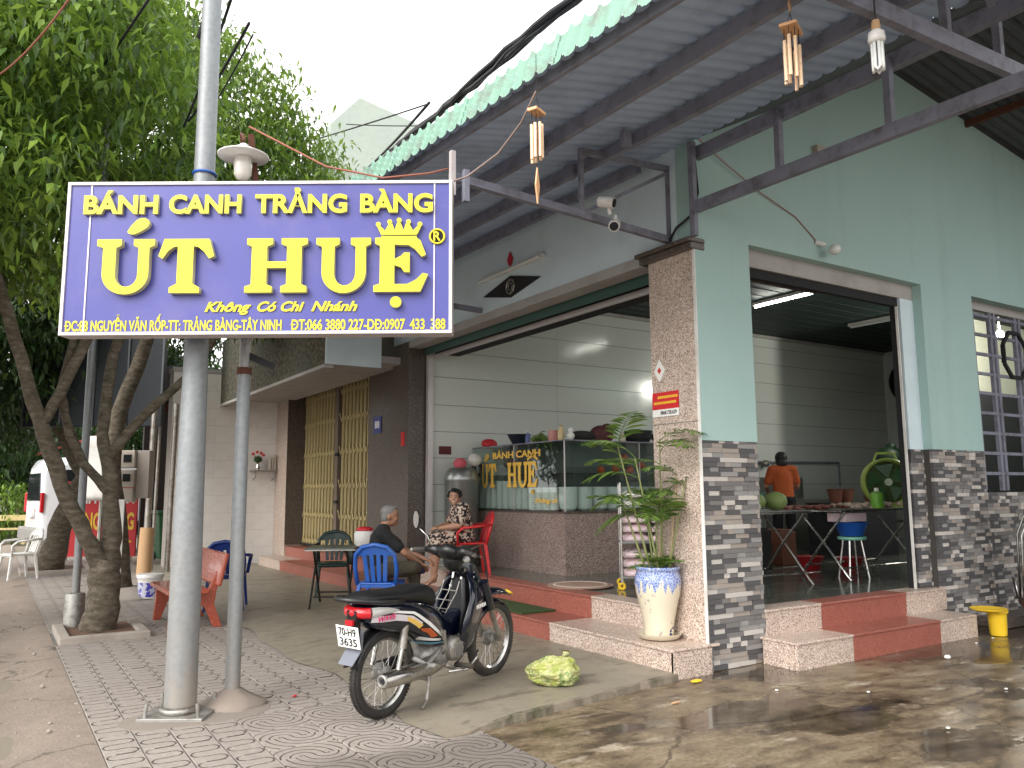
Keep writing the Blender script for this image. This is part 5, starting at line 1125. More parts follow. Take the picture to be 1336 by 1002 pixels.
def chain(mb, pts, rr, n=12, flat=1.0):
    """tapered limb with rounded joints"""
    for a_, c_, r0, r1 in zip(pts, pts[1:], rr, rr[1:]): mb.tube([a_, c_], [r0, r1], n)
    for p_, r_ in zip(pts, rr): mb.ell(p_, (r_, r_, r_), n, 8)
def torso(mb, pts, RX, RY, rot=0):
    for a_, c_, x0, x1, y0_, y1_ in zip(pts, pts[1:], RX, RX[1:], RY, RY[1:]):
        for k in range(6):
            f = k / 5; mb.ell(a_.lerp(c_, f), (x0 + (x1 - x0) * f, y0_ + (y1_ - y0_) * f, .065), 18, 8)
def person(label, loc, rz, J, skinm, hd, top, bottom, hair, short=False, group=None, upper_sleeve=.55, long_bottom=True, female=False, fat=1.0):
    t = thing('person', label, 'person', loc, rz, group)
    g = lambda k: Vector(J[k])
    nec, hea = g('nec'), g('hea'); q = Matrix.Rotation(hd, 3, 'Z'); HM = Matrix.Translation(hea) @ q.to_4x4()
    B = MB()
    torso(B, [g('pel'), g('spi'), g('che'), g('che').lerp(nec, .6)], [.10 * fat, .09 * fat, .095 * fat, .06], [.14 * fat, .125 * fat, .14 * fat, .12])
    chain(B, [g('che').lerp(nec, .5), nec, hea - Vector((0, 0, .03))], [.06, .052, .055])
    B.T = HM
    B.ell((0, 0, .022), (.094, .074, .102), 20, 14); B.ell((.020, 0, -.045), (.064, .058, .060), 14, 10); B.ell((.090, 0, -.010), (.016, .012, .022), 8, 6); B.ell((.062, 0, -.088), (.024, .028, .018), 10, 6); B.ell((.070, 0, -.052), (.022, .030, .020), 10, 6)
    for y in (-1, 1): B.ell((.058, y * .036, -.026), (.028, .024, .028), 8, 6); B.ell((-.008, y * .076, -.005), (.018, .012, .030), 8, 6)
    B.ell((.072, 0, .036), (.018, .052, .012), 10, 6)
    B.T = None
    for s_, th in (('L', -1), ('R', 1)):
        sh_, el_, wr_ = g('sho' + s_), g('elb' + s_), g('wri' + s_)
        chain(B, [sh_, sh_.lerp(el_, .45), el_, el_.lerp(wr_, .3), wr_], [.052 * fat, .047 * fat, .037 * fat, .038 * fat, .025])
        hand_mb(B, wr_, (wr_ - el_).normalized(), (0, 0, 1), 1.0, .6, th)
        hi_, kn_, an_, to_ = g('hip' + s_), g('kne' + s_), g('ank' + s_), g('toe' + s_)
        chain(B, [hi_, kn_, kn_.lerp(an_, .3), an_], [.078 * fat, .054 * fat, .054 * fat, .034]); chain(B, [an_ + (to_ - an_) * -.15 - Vector((0, 0, .02)), to_], [.036, .030])
    vox('body', B, skinm, t, .0075, 2)
    e = MB(); e.T = HM
    for y in (-1, 1): e.ell((.0865, y * .031, .014), (.006, .011, .0045), 8, 5)
    obj('eyes', e, M['hair_black'], t); e = MB(); e.T = HM
    for y in (-1, 1): e.tube([(.092, y * .014, .036), (.089, y * .032, .041), (.076, y * .050, .034)], .0035, 5)
    obj('eyebrows', e, hair, t)
    e = MB(); e.T = HM; e.ell((.090, 0, -.050), (.007, .021, .006 if female else .004), 10, 6); obj('mouth', e, M['white'] if female and hd else basic('lips', (.30, .09, .07), .4), t)
    H = MB(); H.T = HM
    if female and not short:
        rn = random.Random(5)
        for k in range(60):
            a_ = rn.uniform(0, 2 * math.pi); el_ = rn.uniform(-.35, 1.5); x = -.022 + .088 * math.cos(a_) * math.cos(el_); y = .092 * math.sin(a_) * math.cos(el_); z = .045 + .080 * math.sin(el_)
            if x > .045 and z < .085: continue
            H.ell((x, y, z), (.027, .027, .025), 7, 5)
        H.ell((-.028, 0, .045), (.086, .092, .085), 14, 10)
    elif short == 'bob':
        H.ell((-.018, 0, .035), (.098, .094, .098), 18, 12); H.ell((-.045, 0, -.04), (.075, .092, .09), 16, 10)
    else:
        H.ell((-.020, 0, .055), (.094, .080, .078), 18, 12); H.ell((-.045, 0, .0), (.060, .074, .072), 12, 8); H.ell((.035, 0, .100), (.052, .056, .026), 10, 6)
    vox('hair', H, hair, t, .008, 1, .006)
    C_ = MB(); torso(C_, [g('pel') + Vector((0, 0, -.02)), g('spi'), g('che'), g('che').lerp(nec, .62)], [.130 * fat, .118 * fat, .120 * fat, .072], [.170 * fat, .158 * fat, .165 * fat, .115])
    for s_ in ('L', 'R'):
        sh_, el_ = g('sho' + s_), g('elb' + s_); chain(C_, [g('che').lerp(nec, .45), sh_, sh_.lerp(el_, upper_sleeve), sh_.lerp(el_, upper_sleeve + .16)], [.085, .072 * fat, .064 * fat, .066 * fat])
    vox('shirt', C_, top, t, .011, 3, .009)
    T_ = MB(); T_.ell(g('pel') - Vector((0, 0, .02)), (.135 * fat, .172 * fat, .11), 18, 10)
    for s_ in ('L', 'R'):
        hi_, kn_, an_ = g('hip' + s_), g('kne' + s_), g('ank' + s_); k = .85 if long_bottom else .30
        chain(T_, [hi_, hi_.lerp(kn_, .5), kn_, kn_.lerp(an_, k)], [.098 * fat, .086 * fat, .072 * fat, .058 if long_bottom else .078 * fat])
    vox('trousers', T_, bottom, t, .011, 3, .009)
    return t
JM = dict(pel=(0, 0, .56), spi=(.02, 0, .73), che=(.06, 0, .92), nec=(.11, 0, 1.06), hea=(.16, 0, 1.14), shoL=(.08, .18, .97), elbL=(.33, .24, .76), wriL=(.57, .10, .655), shoR=(.07, -.18, .97), elbR=(.31, -.25, .75), wriR=(.50, -.12, .62),
          hipL=(.02, .10, .54), kneL=(.46, .14, .53), ankL=(.44, .14, .10), toeL=(.60, .15, .04), hipR=(.02, -.10, .54), kneR=(.40, -.26, .60), ankR=(.50, .04, .575), toeR=(.58, .15, .55))
mn = person('grey haired man in black T shirt on the blue chair holding his crossed foot', (3.68, 8.58, .03), R(-20), JM, M['skin_dark'], R(-6), M['black_cloth'], M['olive_cloth'], M['hair_grey'])
sh_ = MB(); sh_.ell((.50, -.04, .545), (.135, .055, .028), 14, 7, M=Matrix.Rotation(R(70), 3, 'Z') @ Matrix.Rotation(R(20), 3, 'Y')); obj('sandal', sh_, basic('navy_sandal', (.03, .03, .10), .6), mn, smooth=True)
sh_ = MB(); sh_.ell((.55, .145, .035), (.14, .05, .03), 14, 7); obj('sandal', sh_, basic('navy_sandal', (.03, .03, .10), .6), mn, smooth=True)
JW = dict(pel=(0, 0, .56), spi=(.02, 0, .73), che=(.05, 0, .90), nec=(.09, 0, 1.02), hea=(.13, 0, 1.10), shoL=(.05, .17, .95), elbL=(.13, .25, .71), wriL=(.36, .10, .67), shoR=(.05, -.17, .95), elbR=(.13, -.25, .71), wriR=(.36, -.04, .68),
          hipL=(.02, .10, .54), kneL=(.40, .13, .52), ankL=(.44, .13, .0), toeL=(.56, .13, -.14 + .0), hipR=(.02, -.10, .54), kneR=(.40, -.12, .52), ankR=(.40, -.12, -.08), toeR=(.54, -.13, -.16))
wm = person('smiling woman with curly black hair and floral blouse sitting on the red chair', (5.10, 9.10, .42), R(164), JW, M['skin'], R(68), M['floral'], M['floral'], M['hair_black'], long_bottom=False, female=True, fat=1.28); wm.scale = (.90, 1.0, .86)
JC = dict(pel=(0, 0, .90), spi=(.0, 0, 1.08), che=(.01, 0, 1.27), nec=(.02, 0, 1.40), hea=(.05, 0, 1.485), shoL=(.0, .16, 1.33), elbL=(.06, .24, 1.08), wriL=(.26, .16, .98), shoR=(0, -.16, 1.33), elbR=(.06, -.24, 1.08), wriR=(.26, -.16, .98),
          hipL=(0, .09, .87), kneL=(.02, .10, .48), ankL=(0, .10, .08), toeL=(.14, .11, .03), hipR=(0, -.09, .87), kneR=(.02, -.10, .48), ankR=(0, -.10, .08), toeR=(.14, -.11, .03))
ck = person('cook with bobbed black hair and orange shirt standing with her back turned in the kitchen', (10.35, 8.35, .42), R(55), JC, M['skin'], 0, M['orange_cloth'], M['black_cloth'], M['hair_black'], short='bob')
for o in (mn,): pass

# ------------------------------------------------------------------ motorbike
bd = Vector((1.12, .49, 0)); ba = math.atan2(bd.y, bd.x)
bk = thing('motorbike', 'dark blue step through motorbike with plate 70-H9 3635 parked on the slab', 'motorbike', (2.235, 5.06, .004), ba)
bk.rotation_euler = (R(2.0), R(-1.9), ba)
def wheel(x, front):
    t_ = obj('wheel', MB().torus((x, 0, .28), .248, .034, 56, 12, rz=.95), M['rubber'], bk, smooth=True)
    tr = MB()
    for k in range(80):
        a_ = 2 * math.pi * k / 80
        for y in (-1, 1): tr.box((x + .2785 * math.cos(a_ + y * .03), y * .014, .28 + .2785 * math.sin(a_ + y * .03)), (.010, .018, .016), M=Matrix.Rotation(-a_, 3, 'Y'))
    obj('tread', tr, M['rubber'], t_)
    rm = MB(); prof = [(.222, -.020), (.230, -.024), (.222, -.012), (.212, 0), (.222, .012), (.230, .024), (.222, .020), (.206, .008), (.206, -.008)]
    n = 56; vs = []; fs = []
    for i in range(n):
        a_ = 2 * math.pi * i / n
        for (r, y) in prof: vs.append((x + r * math.cos(a_), y, .28 + r * math.sin(a_)))
    for i in range(n):
        for k in range(9): fs.append((i * 9 + k, i * 9 + (k + 1) % 9, ((i + 1) % n) * 9 + (k + 1) % 9, ((i + 1) % n) * 9 + k))
    rm.add(vs, fs); obj('rim', rm, M['chrome'], t_, smooth='auto')
    sp = MB()
    for k in range(36):
        a_ = 2 * math.pi * k / 36; s_ = 1 if k % 2 else -1; b_ = a_ + (.35 if (k // 2) % 2 else -.35)
        sp.tube([(x + .045 * math.cos(b_), s_ * .03, .28 + .045 * math.sin(b_)), (x + .212 * math.cos(a_), 0, .28 + .212 * math.sin(a_))], .0017, 4, cap=False)
    obj('spokes', sp, M['chrome'], t_)
    hbm = MB(); hq = Matrix.Rotation(R(90), 3, 'X')
    hbm.lathe([(.001, -.05), (.022, -.048), (.06, -.042), (.064, -.02), (.04, -.01), (.04, .02), (.05, .035), (.02, .05), (.001, .05)], (x, 0, .28), 24, hq); obj('hub', hbm, M['alu'], t_, smooth='auto')
wheel(0, False); wheel(1.22, True)
BS = [(-.262, .67, .73, .05), (-.235, .63, .755, .095), (-.15, .575, .78, .135), (.05, .535, .775, .148), (.22, .47, .745, .15), (.36, .385, .70, .142), (.48, .33, .64, .125), (.60, .32, .52, .09), (.66, .34, .46, .05)]
def bsec(x):
    for a_, c_ in zip(BS, BS[1:]):
        if a_[0] <= x <= c_[0]:
            f = (x - a_[0]) / (c_[0] - a_[0]); return [a_[i] + (c_[i] - a_[i]) * f for i in (1, 2, 3)]
    return BS[-1][1:]
def sup(w_, h_, a_, p=2.7): 
    c_, s_ = math.cos(a_), math.sin(a_); return w_ * math.copysign(abs(c_) ** (2 / p), c_), h_ * math.copysign(abs(s_) ** (2 / p), s_)
secs = []
for x, zb, zt, w_ in BS:
    zc = (zb + zt) / 2; hz = (zt - zb) / 2; secs.append([(x, sup(w_, hz, 2 * math.pi * k / 20)[0], zc + sup(w_, hz, 2 * math.pi * k / 20)[1]) for k in range(20)])
obj('side_cowl', MB().loft(secs), M['navy'], bk, smooth=True, sub=1)
def by(x, z):
    zb, zt, w_ = bsec(x); zc = (zb + zt) / 2; hz = (zt - zb) / 2; u = min(.999, abs(z - zc) / hz); return w_ * (1 - u ** 2.7) ** (1 / 2.7)
def decal(top, bot, mat, name='decal', off=.004, sides=(-1, 1), n=18):
    for s_ in sides:
        P = []
        for i in range(n + 1):
            f = i / n * (len(top) - 1); k = min(int(f), len(top) - 2); g_ = f - k; tx = top[k][0] * (1 - g_) + top[k + 1][0] * g_; tz = top[k][1] * (1 - g_) + top[k + 1][1] * g_; bx = bot[k][0] * (1 - g_) + bot[k + 1][0] * g_; bz = bot[k][1] * (1 - g_) + bot[k + 1][1] * g_
            P.append([(tx * (1 - j / 4) + bx * j / 4, s_ * (by(tx * (1 - j / 4) + bx * j / 4, tz * (1 - j / 4) + bz * j / 4) + off), tz * (1 - j / 4) + bz * j / 4) for j in range(5)])
        o = obj(name, MB().grid(P), mat, bk); sm = o.modifiers.new('s', 'SOLIDIFY'); sm.thickness = .002
decal([(-.225, .715), (-.05, .700), (.14, .665), (.30, .57), (.44, .47), (.52, .42)], [(-.225, .70), (-.05, .685), (.13, .65), (.28, .555), (.43, .455), (.51, .405)], M['white'])
decal([(-.22, .685), (-.02, .672), (.12, .64), (.22, .58)], [(-.22, .645), (-.04, .635), (.08, .61), (.18, .555)], basic('pale_decal', (.66, .62, .64), .3), off=.003)
letters_y = None
decal([(.06, .645), (.14, .615), (.22, .565)], [(.07, .615), (.13, .585), (.19, .545)], basic('amber_decal', (.80, .50, .12), .3), off=.006)
decal([(.20, .545), (.30, .53), (.40, .46)], [(.22, .525), (.28, .500), (.33, .46)], M['orange_cloth'], off=.006)
decal([(.24, .475), (.34, .452), (.44, .435)], [(.24, .455), (.34, .435), (.44, .42)], M['white'], off=.005)
decal([(.26, .43), (.38, .415), (.50, .405)], [(.27, .42), (.38, .405), (.50, .397)], basic('pale_blue_decal', (.15, .38, .50), .3), off=.005)
pk = basic('magenta_lettering', (.62, .04, .16), .3)
o = letters(bk, 'WAVE', -.21, .652, .030, .16, -.149, .001, .03, pk, None, one=True, shear=.3, name='lettering')[0]; o.rotation_euler = (R(-4), 0, R(-2.5))
o = letters(bk, 'WAVE', .21, .652, .030, .16, .149, .001, .03, pk, None, one=True, shear=.3, name='lettering')[0]; o.rotation_euler = (0, 0, math.pi)
# seat
ss = []
for x, zb, zt, w_ in [(-.30, .765, .79, .07), (-.24, .76, .825, .115), (-.08, .74, .822, .13), (.10, .72, .80, .13), (.22, .70, .815, .128), (.33, .66, .815, .12), (.42, .63, .79, .10), (.47, .63, .73, .06)]:
    zc = (zb + zt) / 2; hz = (zt - zb) / 2; ss.append([(x, sup(w_, hz, 2 * math.pi * k / 18)[0], zc + sup(w_, hz, 2 * math.pi * k / 18)[1]) for k in range(18)])
obj('seat', MB().loft(ss), M['vinyl'], bk, smooth=True, sub=1)
obj('grab_rail', MB().tube([(.02, -.155, .745), (-.14, -.16, .765), (-.30, -.13, .79), (-.375, -.05, .80), (-.375, .05, .80), (-.30, .13, .79), (-.14, .16, .765), (.02, .155, .745)], .016, 8), basic('rail_grey', (.035, .035, .036), .35, .5), bk, smooth=True)
# tail
obj('tail_lamp', MB().tube([(-.30, .098, .705), (-.335, .06, .705), (-.345, 0, .705), (-.335, -.06, .705), (-.30, -.098, .705)], [.030, .030, .030, .030, .030], 12, flat=1.15), M['red_lens'], bk, smooth='auto')
for y in (-1, 1): obj('indicator', MB().tube([(-.2985, y * .099, .705), (-.25, y * .118, .708), (-.17, y * .136, .706), (-.09, y * .146, .700)], [.030, .027, .019, .003], 12, flat=1.1), M['clear_lens'], bk, smooth='auto')
obj('reflector', MB().b2((-.395, -.03, .635), (-.375, .03, .665)), M['red_lens'], bk); obj('plate_bracket', MB().b2((-.37, -.04, .56), (-.33, .04, .72)), M['black_pl'], bk)
pt = obj('number_plate', MB().b2((-.095, -.003, -.07), (.095, .003, .07)), M['white'], bk, loc=(-.395, 0, .565), bevel=.002); pt.rotation_euler = (R(12), 0, R(-90)); 
for s, z in (('70-H9', .010), ('3635', -.055)):
    me = txt_mesh(s, .048 / CAP, .0006, .01, 0, .145); me.materials.append(M['black_pl']); o = bpy.data.objects.new('lettering', me); COL.objects.link(o); o.parent = pt; o.location = (-.0725, -.0042, z)
obj('mudflap', MB().loft([[(-.33, -.06, .60), (-.33, .06, .60), (-.32, .06, .60), (-.32, -.06, .60)], [(-.345, -.065, .48), (-.345, .065, .48), (-.335, .065, .48), (-.335, -.065, .48)], [(-.42, -.06, .40), (-.42, .06, .40), (-.41, .06, .40), (-.41, -.06, .40)]]), basic('grey_mudflap', (.16, .17, .20), .5), bk)
for o in list(bk.children):
    if o.name.split('.')[0] in ('tail_lamp', 'indicator', 'reflector', 'plate_bracket', 'number_plate', 'mudflap'): o.location.x += .075
P = [[(.315 * math.cos(R(a_)), y, .28 + .315 * math.sin(R(a_)) - abs(y) * .3) for y in (-.06, -.03, 0, .03, .06)] for a_ in range(35, 170, 9)]
o = obj('rear_fender', MB().grid(P), M['black_pl'], bk, smooth=True); o.modifiers.new('s', 'SOLIDIFY').thickness = .006
# frame, swingarm, shocks, exhaust, engine
for y in (-.095, .095):
    obj('swingarm', MB().bar((0, y, .28), (.42, y, .31), .022, .04), M['steel'], bk)
    q = obj('shock', MB().tube([(.02, y * 1.2, .31), (.055, y * 1.2, .44)], .017, 10), M['chrome'], bk, smooth='auto'); obj('shock_cover', MB().tube([(.055, y * 1.2, .44), (.085, y * 1.2, .59)], [.030, .024], 12), M['steel'], q, smooth='auto')
obj('chain_case', MB().b2((.0, .06, .25), (.48, .085, .34)), M['black_pl'], bk, bevel=.015)
obj('muffler', MB().tube([(-.17, -.155, .285), (-.16, -.155, .285), (.05, -.155, .275), (.30, -.15, .265), (.40, -.14, .262), (.48, -.13, .255)], [.040, .047, .050, .046, .034, .018], 18), M['chrome'], bk, smooth='auto')
obj('muffler_end', MB().torus((-.172, -.155, .285), .034, .010, 18, 8, 'X'), M['alu'], bk, smooth=True); obj('muffler_hole', MB().tube([(-.174, -.155, .285), (-.170, -.155, .285)], .017, 12), M['dark'], bk)
obj('exhaust_pipe', MB().tube([(.46, -.13, .256), (.60, -.12, .20), (.78, -.05, .22), (.86, 0, .32)], .016, 10), M['steel'], bk, smooth=True)
obj('heat_shield', MB().b2((.05, -.207, .268), (.26, -.200, .292)), M['steel'], bk)
obj('crankcase', MB().ell((.50, 0, .30), (.17, .115, .115), 18, 10), M['alu'], bk, smooth=True)
cv = MB(); hq = Matrix.Rotation(R(90), 3, 'X'); cv.lathe([(.001, .16), (.05, .158), (.078, .145), (.085, .12), (.085, .06)], (.60, 0, .335), 24, hq); cvo = obj('clutch_cover', cv, M['steel'], bk, smooth='auto')
fn_ = MB()
for k in range(5): fn_.box((.56 + k * .02, -.160, .335), (.006, .012, .09))
obj('cover_ribs', fn_, M['alu'], cvo)
cy = obj('cylinder', MB().tube([(.60, 0, .34), (.84, 0, .37)], .06, 14), M['alu'], bk)
for k in range(5): obj('cooling_fin', MB().tube([(.66 + k * .035, 0, .347 + k * .004), (.668 + k * .035, 0, .348 + k * .004)], .082, 14), M['alu'], cy)
obj('kick_lever', MB().tube([(.46, -.13, .33), (.44, -.17, .36), (.40, -.19, .50)], .010, 8), M['steel'], bk); obj('footpeg', MB().tube([(.62, -.12, .22), (.62, -.27, .23)], .018, 10), M['rubber'], bk); obj('footpeg', MB().tube([(.62, .12, .22), (.62, .27, .23)], .018, 10), M['rubber'], bk)
obj('footpeg', MB().tube([(.26, -.12, .30), (.26, -.24, .30)], .018, 10), M['alu'], bk)
obj('brake_pedal', MB().tube([(.50, -.15, .20), (.66, -.19, .19), (.74, -.21, .25), (.78, -.20, .30)], .009, 8), M['chrome'], bk, smooth=True); obj('pivot_stay', MB().tube([(.42, -.15, .50), (.47, -.155, .36)], .010, 8), M['steel'], bk)
obj('peg_bracket', MB().tube([(.15, -.13, .36), (.26, -.15, .30), (.36, -.14, .33), (.44, -.13, .37)], .016, 8), M['alu'], bk, smooth=True)
obj('centre_stand', MB().tube([(.36, -.10, .22), (.28, -.14, .06), (.22, -.15, .02)], .013, 8).tube([(.36, .10, .22), (.28, .14, .06), (.22, .15, .02)], .013, 8).tube([(.33, -.1, .18), (.33, .1, .18)], .012, 8), M['steel'], bk)
# leg shield
LS = [(.27, .72, .86, .11), (.34, .66, .92, .15), (.45, .62, .98, .172), (.56, .66, 1.03, .182), (.66, .73, 1.04, .170), (.75, .78, 1.02, .125), (.83, .80, .97, .080)]
sh2 = []
for z, xa, xb, w_ in LS:
    sec = []
    for k in range(17):
        u = -1 + 2 * k / 16; sec.append((xb - (xb - xa) * abs(u) ** 3.5, w_ * u, z))
    for k in range(17):
        u = 1 - 2 * k / 16; sec.append((xb - .03 - (xb - xa - .03) * abs(u) ** 3.5, (w_ - .012) * u, z))
    sh2.append(sec)
obj('leg_shield', MB().loft(sh2), M['navy'], bk, smooth=True)
obj('inner_shield', MB().loft([[(.72, -.06, .38), (.72, .06, .38), (.84, .09, .38), (.84, -.09, .38)], [(.76, -.08, .58), (.76, .08, .58), (.90, .12, .60), (.90, -.12, .60)], [(.78, -.06, .80), (.78, .06, .80), (.90, .065, .82), (.90, -.065, .82)]]), M['black_pl'], bk, bevel=.02, smooth='auto')
obj('tunnel', MB().loft([[(.48, -.07, .46), (.48, .07, .46), (.48, .07, .58), (.48, -.07, .58)], [(.64, -.06, .38), (.64, .06, .38), (.64, .06, .50), (.64, -.06, .50)], [(.80, -.06, .40), (.80, .06, .40), (.80, .06, .60), (.80, -.06, .60)]]), M['navy'], bk, bevel=.02)
for s_ in (-1, 1):
    o = letters(bk, 'HONDA', .80 if s_ < 0 else .98, .595, .026, .13, -.205 * 1, .001, .03, M['white'], None, one=True, name='lettering')[0]
    if s_ < 0: o.location = (.77, -.192, .585); o.rotation_euler = (0, R(-4), R(5))
    else: o.location = (.935, .150, .60); o.rotation_euler = (0, 0, R(180 - 24))
rk = MB()
for y in (-.07, 0, .07): rk.tube([(.52, y, .60), (.56, y, .58), (.68, y, .70), (.72, y, .78)], .004, 6)
for f in (.15, .5, .9): rk.tube([(.56 + .14 * f, -.075, .58 + .15 * f), (.56 + .14 * f, .075, .58 + .15 * f)], .004, 6)
obj('centre_rack', rk, M['alu'], bk); obj('bag_hook', MB().tube([(.78, 0, .84), (.74, 0, .84), (.73, 0, .80), (.75, 0, .78)], .009, 8), M['chrome'], bk)
obj('key_plate', MB().tube([(.80, -.05, .845), (.785, -.05, .85)], .018, 12), M['chrome'], bk)
# fork and front end
for y in (-.08, .08):
    q = obj('fork_leg', MB().tube([(1.225, y, .27), (1.215, y, .30), (1.08, y, .58)], [.020, .024, .020], 12), M['steel'], bk, smooth='auto'); obj('fork_cover', MB().tube([(1.10, y, .53), (1.0, y, .74)], [.036, .04], 12), M['navy'], q, smooth='auto')
P = [[(x, y * (1 if x < 1.35 else 1 - (x - 1.35) * 4.2), z - abs(y) * abs(y) * 7) for y in (-.075, -.05, -.02, 0, .02, .05, .075)] for x, z in [(.93, .56), (.98, .62), (1.05, .655), (1.15, .67), (1.25, .665), (1.34, .645), (1.42, .62)]]
o = obj('front_fender', MB().grid(P), M['navy'], bk, smooth=True); o.modifiers.new('s', 'SOLIDIFY').thickness = .012
P = [[(x, y, z - abs(y) * abs(y) * 7) for y in (-.052 * k, -.02 * k, .02 * k, .052 * k)] for x, z, k in [(1.405, .628, 1.1), (1.45, .612, .85), (1.50, .590, .35), (1.52, .58, .08)]]
o = obj('fender_tip', MB().grid(P), M['yellow'], bk, smooth=True); o.modifiers.new('s', 'SOLIDIFY').thickness = .014
P = [[(1.22 + .30 * math.cos(R(a_)), y, .28 + .30 * math.sin(R(a_)) - abs(y) * .4) for y in (-.055, -.03, 0, .03, .055)] for a_ in range(60, 160, 9)]
o = obj('fender_skirt', MB().grid(P), M['navy'], bk, smooth=True); o.modifiers.new('s', 'SOLIDIFY').thickness = .008
nb_ = len(bk.children)
obj('steering_neck', MB().tube([(1.20, 0, .66), (1.10, 0, .80), (.98, 0, .92)], [.085, .08, .075], 14), M['navy'], bk, smooth=True)
cwl = obj('handlebar_cowl', MB().ell((.885, 0, .965), (.095, .125, .058), 18, 10, M=Matrix.Rotation(R(28), 3, 'Y')).ell((.925, 0, .92), (.085, .092, .095), 16, 10).tube([(.885, .08, .965), (.865, .17, .985), (.84, .235, .985)], [.05, .036, .022], 12).tube([(.885, -.08, .965), (.865, -.17, .985), (.84, -.235, .985)], [.05, .036, .022], 12), M['black_pl'], bk, smooth=True)
obj('meter_glass', MB().ell((.842, 0, 1.0), (.045, .075, .024), 14, 8, M=Matrix.Rotation(R(-20), 3, 'Y')), M['darkglass'], cwl, smooth=True); obj('headlight', MB().ell((.965, 0, .94), (.045, .09, .055), 14, 8), M['clear_lens'], bk, smooth=True)
for y in (-1, 1):
    q = obj('handlebar', MB().tube([(.87, y * .10, .97), (.85, y * .20, .99), (.80, y * .33, .98)], .012, 8), M['black_pl'], bk, smooth=True)
    obj('grip', MB().tube([(.835, y * .235, .985), (.80, y * .345, .978)], .018, 10), M['rubber'], q); obj('bar_end', MB().tube([(.80, y * .345, .978), (.795, y * .365, .977)], .016, 10), M['chrome'], q)
    obj('lever', MB().tube([(.885, y * .20, .975), (.885, y * .28, .965), (.86, y * .37, .960)], .008, 7), M['chrome'], q); obj('front_indicator', MB().ell((.945, y * .13, .92), (.03, .035, .025), 10, 6), M['clear_lens'], bk, smooth=True)
obj('brake_cable', MB().tube([(.88, -.05, .99), (.98, -.08, 1.02), (1.06, -.07, .80), (1.16, -.05, .50), (1.22, -.045, .34)], .0045, 6), M['rubber'], bk, smooth=True)
mr = obj('mirror_stem', MB().tube([(.85, .19, 1.0), (.84, .22, 1.08), (.80, .30, 1.15)], .006, 7), M['chrome'], bk, smooth=True)
q = Matrix.Rotation(R(-14), 3, 'Z') @ Matrix.Rotation(R(90), 3, 'Y'); obj('mirror_shell', MB().lathe([(.001, .03), (.05, .022), (.068, .004), (.068, -.004)], (.80, .31, 1.20), 22, q, sx=1.0, sy=.72), M['black_pl'], mr, smooth='auto')
obj('mirror_glass', MB().lathe([(.062, -.005), (.062, -.008)], (.80, .31, 1.20), 22, q, sx=1, sy=.72), M['chrome'], mr)
for o in list(bk.children):
    if o.name.split('.')[0] in ('steering_neck', 'handlebar_cowl', 'handlebar', 'headlight', 'mirror_stem', 'front_indicator'): o.location = (-.19, 0, .015); o.scale = (1, .80, 1)
for (x, y, z, r) in ((.80, -.07, .80, .011), (.79, .02, .74, .011)): obj('screw_cap', MB().ell((x - .06, y, z), (r * .5, r, r), 8, 6), M['white_pl'], bk)
# ------------------------------------------------------------------ potted palm
pp = thing('porcelain_planter', 'tall cream and blue glazed flower pot on a saucer at the pink granite corner', 'plant pot', (4.79, 5.20, .222))
obj('pot', MB().lathe([(.118, .03), (.122, .05), (.130, .14), (.155, .26), (.186, .38), (.196, .45), (.192, .51), (.176, .545), (.178, .56), (.190, .572), (.190, .592), (.170, .590), (.165, .55), (.001, .54)], n=40), M['porcelain'], pp, smooth='auto', fixn=False)
obj('saucer', MB().lathe([(.13, 0), (.165, .012), (.188, .045), (.192, .052), (.178, .050), (.15, .028), (.001, .026)], n=36), M['cerwhite'], pp, smooth='auto', fixn=False)
obj('potting_soil', MB().lathe([(.165, .553), (.001, .56)], n=24), M['conc'], pp)
pl_ = thing('palm_plant', 'bamboo palm with thin canes and feathery fronds growing in the glazed pot', 'plant', (4.79, 5.20, .775))
rn = random.Random(12)
def frond(par, base, az, el, L, leaf=.17, n=13, droop=1.0, name='frond'):
    mb = MB(); d_ = Vector((math.cos(az) * math.cos(el), math.sin(az) * math.cos(el), math.sin(el))); P = []; p = Vector(base); 
    for i in range(n + 1): P.append(p.copy()); p = p + d_ * (L / n); d_.z -= droop * .085; d_.normalize()
    mb.tube(P, [.0045 * (1 - .7 * i / n) for i in range(n + 1)], 5)
    for i in range(2, n + 1):
        t_ = (P[i] - P[i - 1]).normalized(); sd3 = t_.cross(Vector((0, 0, 1))); sd3 = sd3.normalized() if sd3.length > .01 else Vector((1, 0, 0)); ll = leaf * math.sin(math.pi * (.18 + .75 * i / n)) * rn.uniform(.85, 1.1)
        for s_ in (-1, 1):
            dd = (sd3 * s_ * .85 + t_ * .6 + Vector((0, 0, rn.uniform(-.25, .05)))).normalized(); w_ = .0125; nrm = dd.cross(t_).normalized(); wd = dd.cross(nrm)
            a0 = P[i]; m1 = a0 + dd * ll * .4; m2 = a0 + dd * ll * .75 - Vector((0, 0, ll * .06)); e = a0 + dd * ll - Vector((0, 0, ll * .16))
            mb.add([a0, m1 + wd * w_, m1 - wd * w_, m2 + wd * w_ * .8, m2 - wd * w_ * .8, e], [(0, 1, 2), (1, 3, 4, 2), (3, 5, 4)])
    obj(name, mb, M['palm'], par, fixn=False)
canew = basic('palm_cane', (.20, .22, .08), .45, var=.3, sc=14); caneb = basic('dry_cane', (.45, .34, .20), .5, var=.3, sc=14)
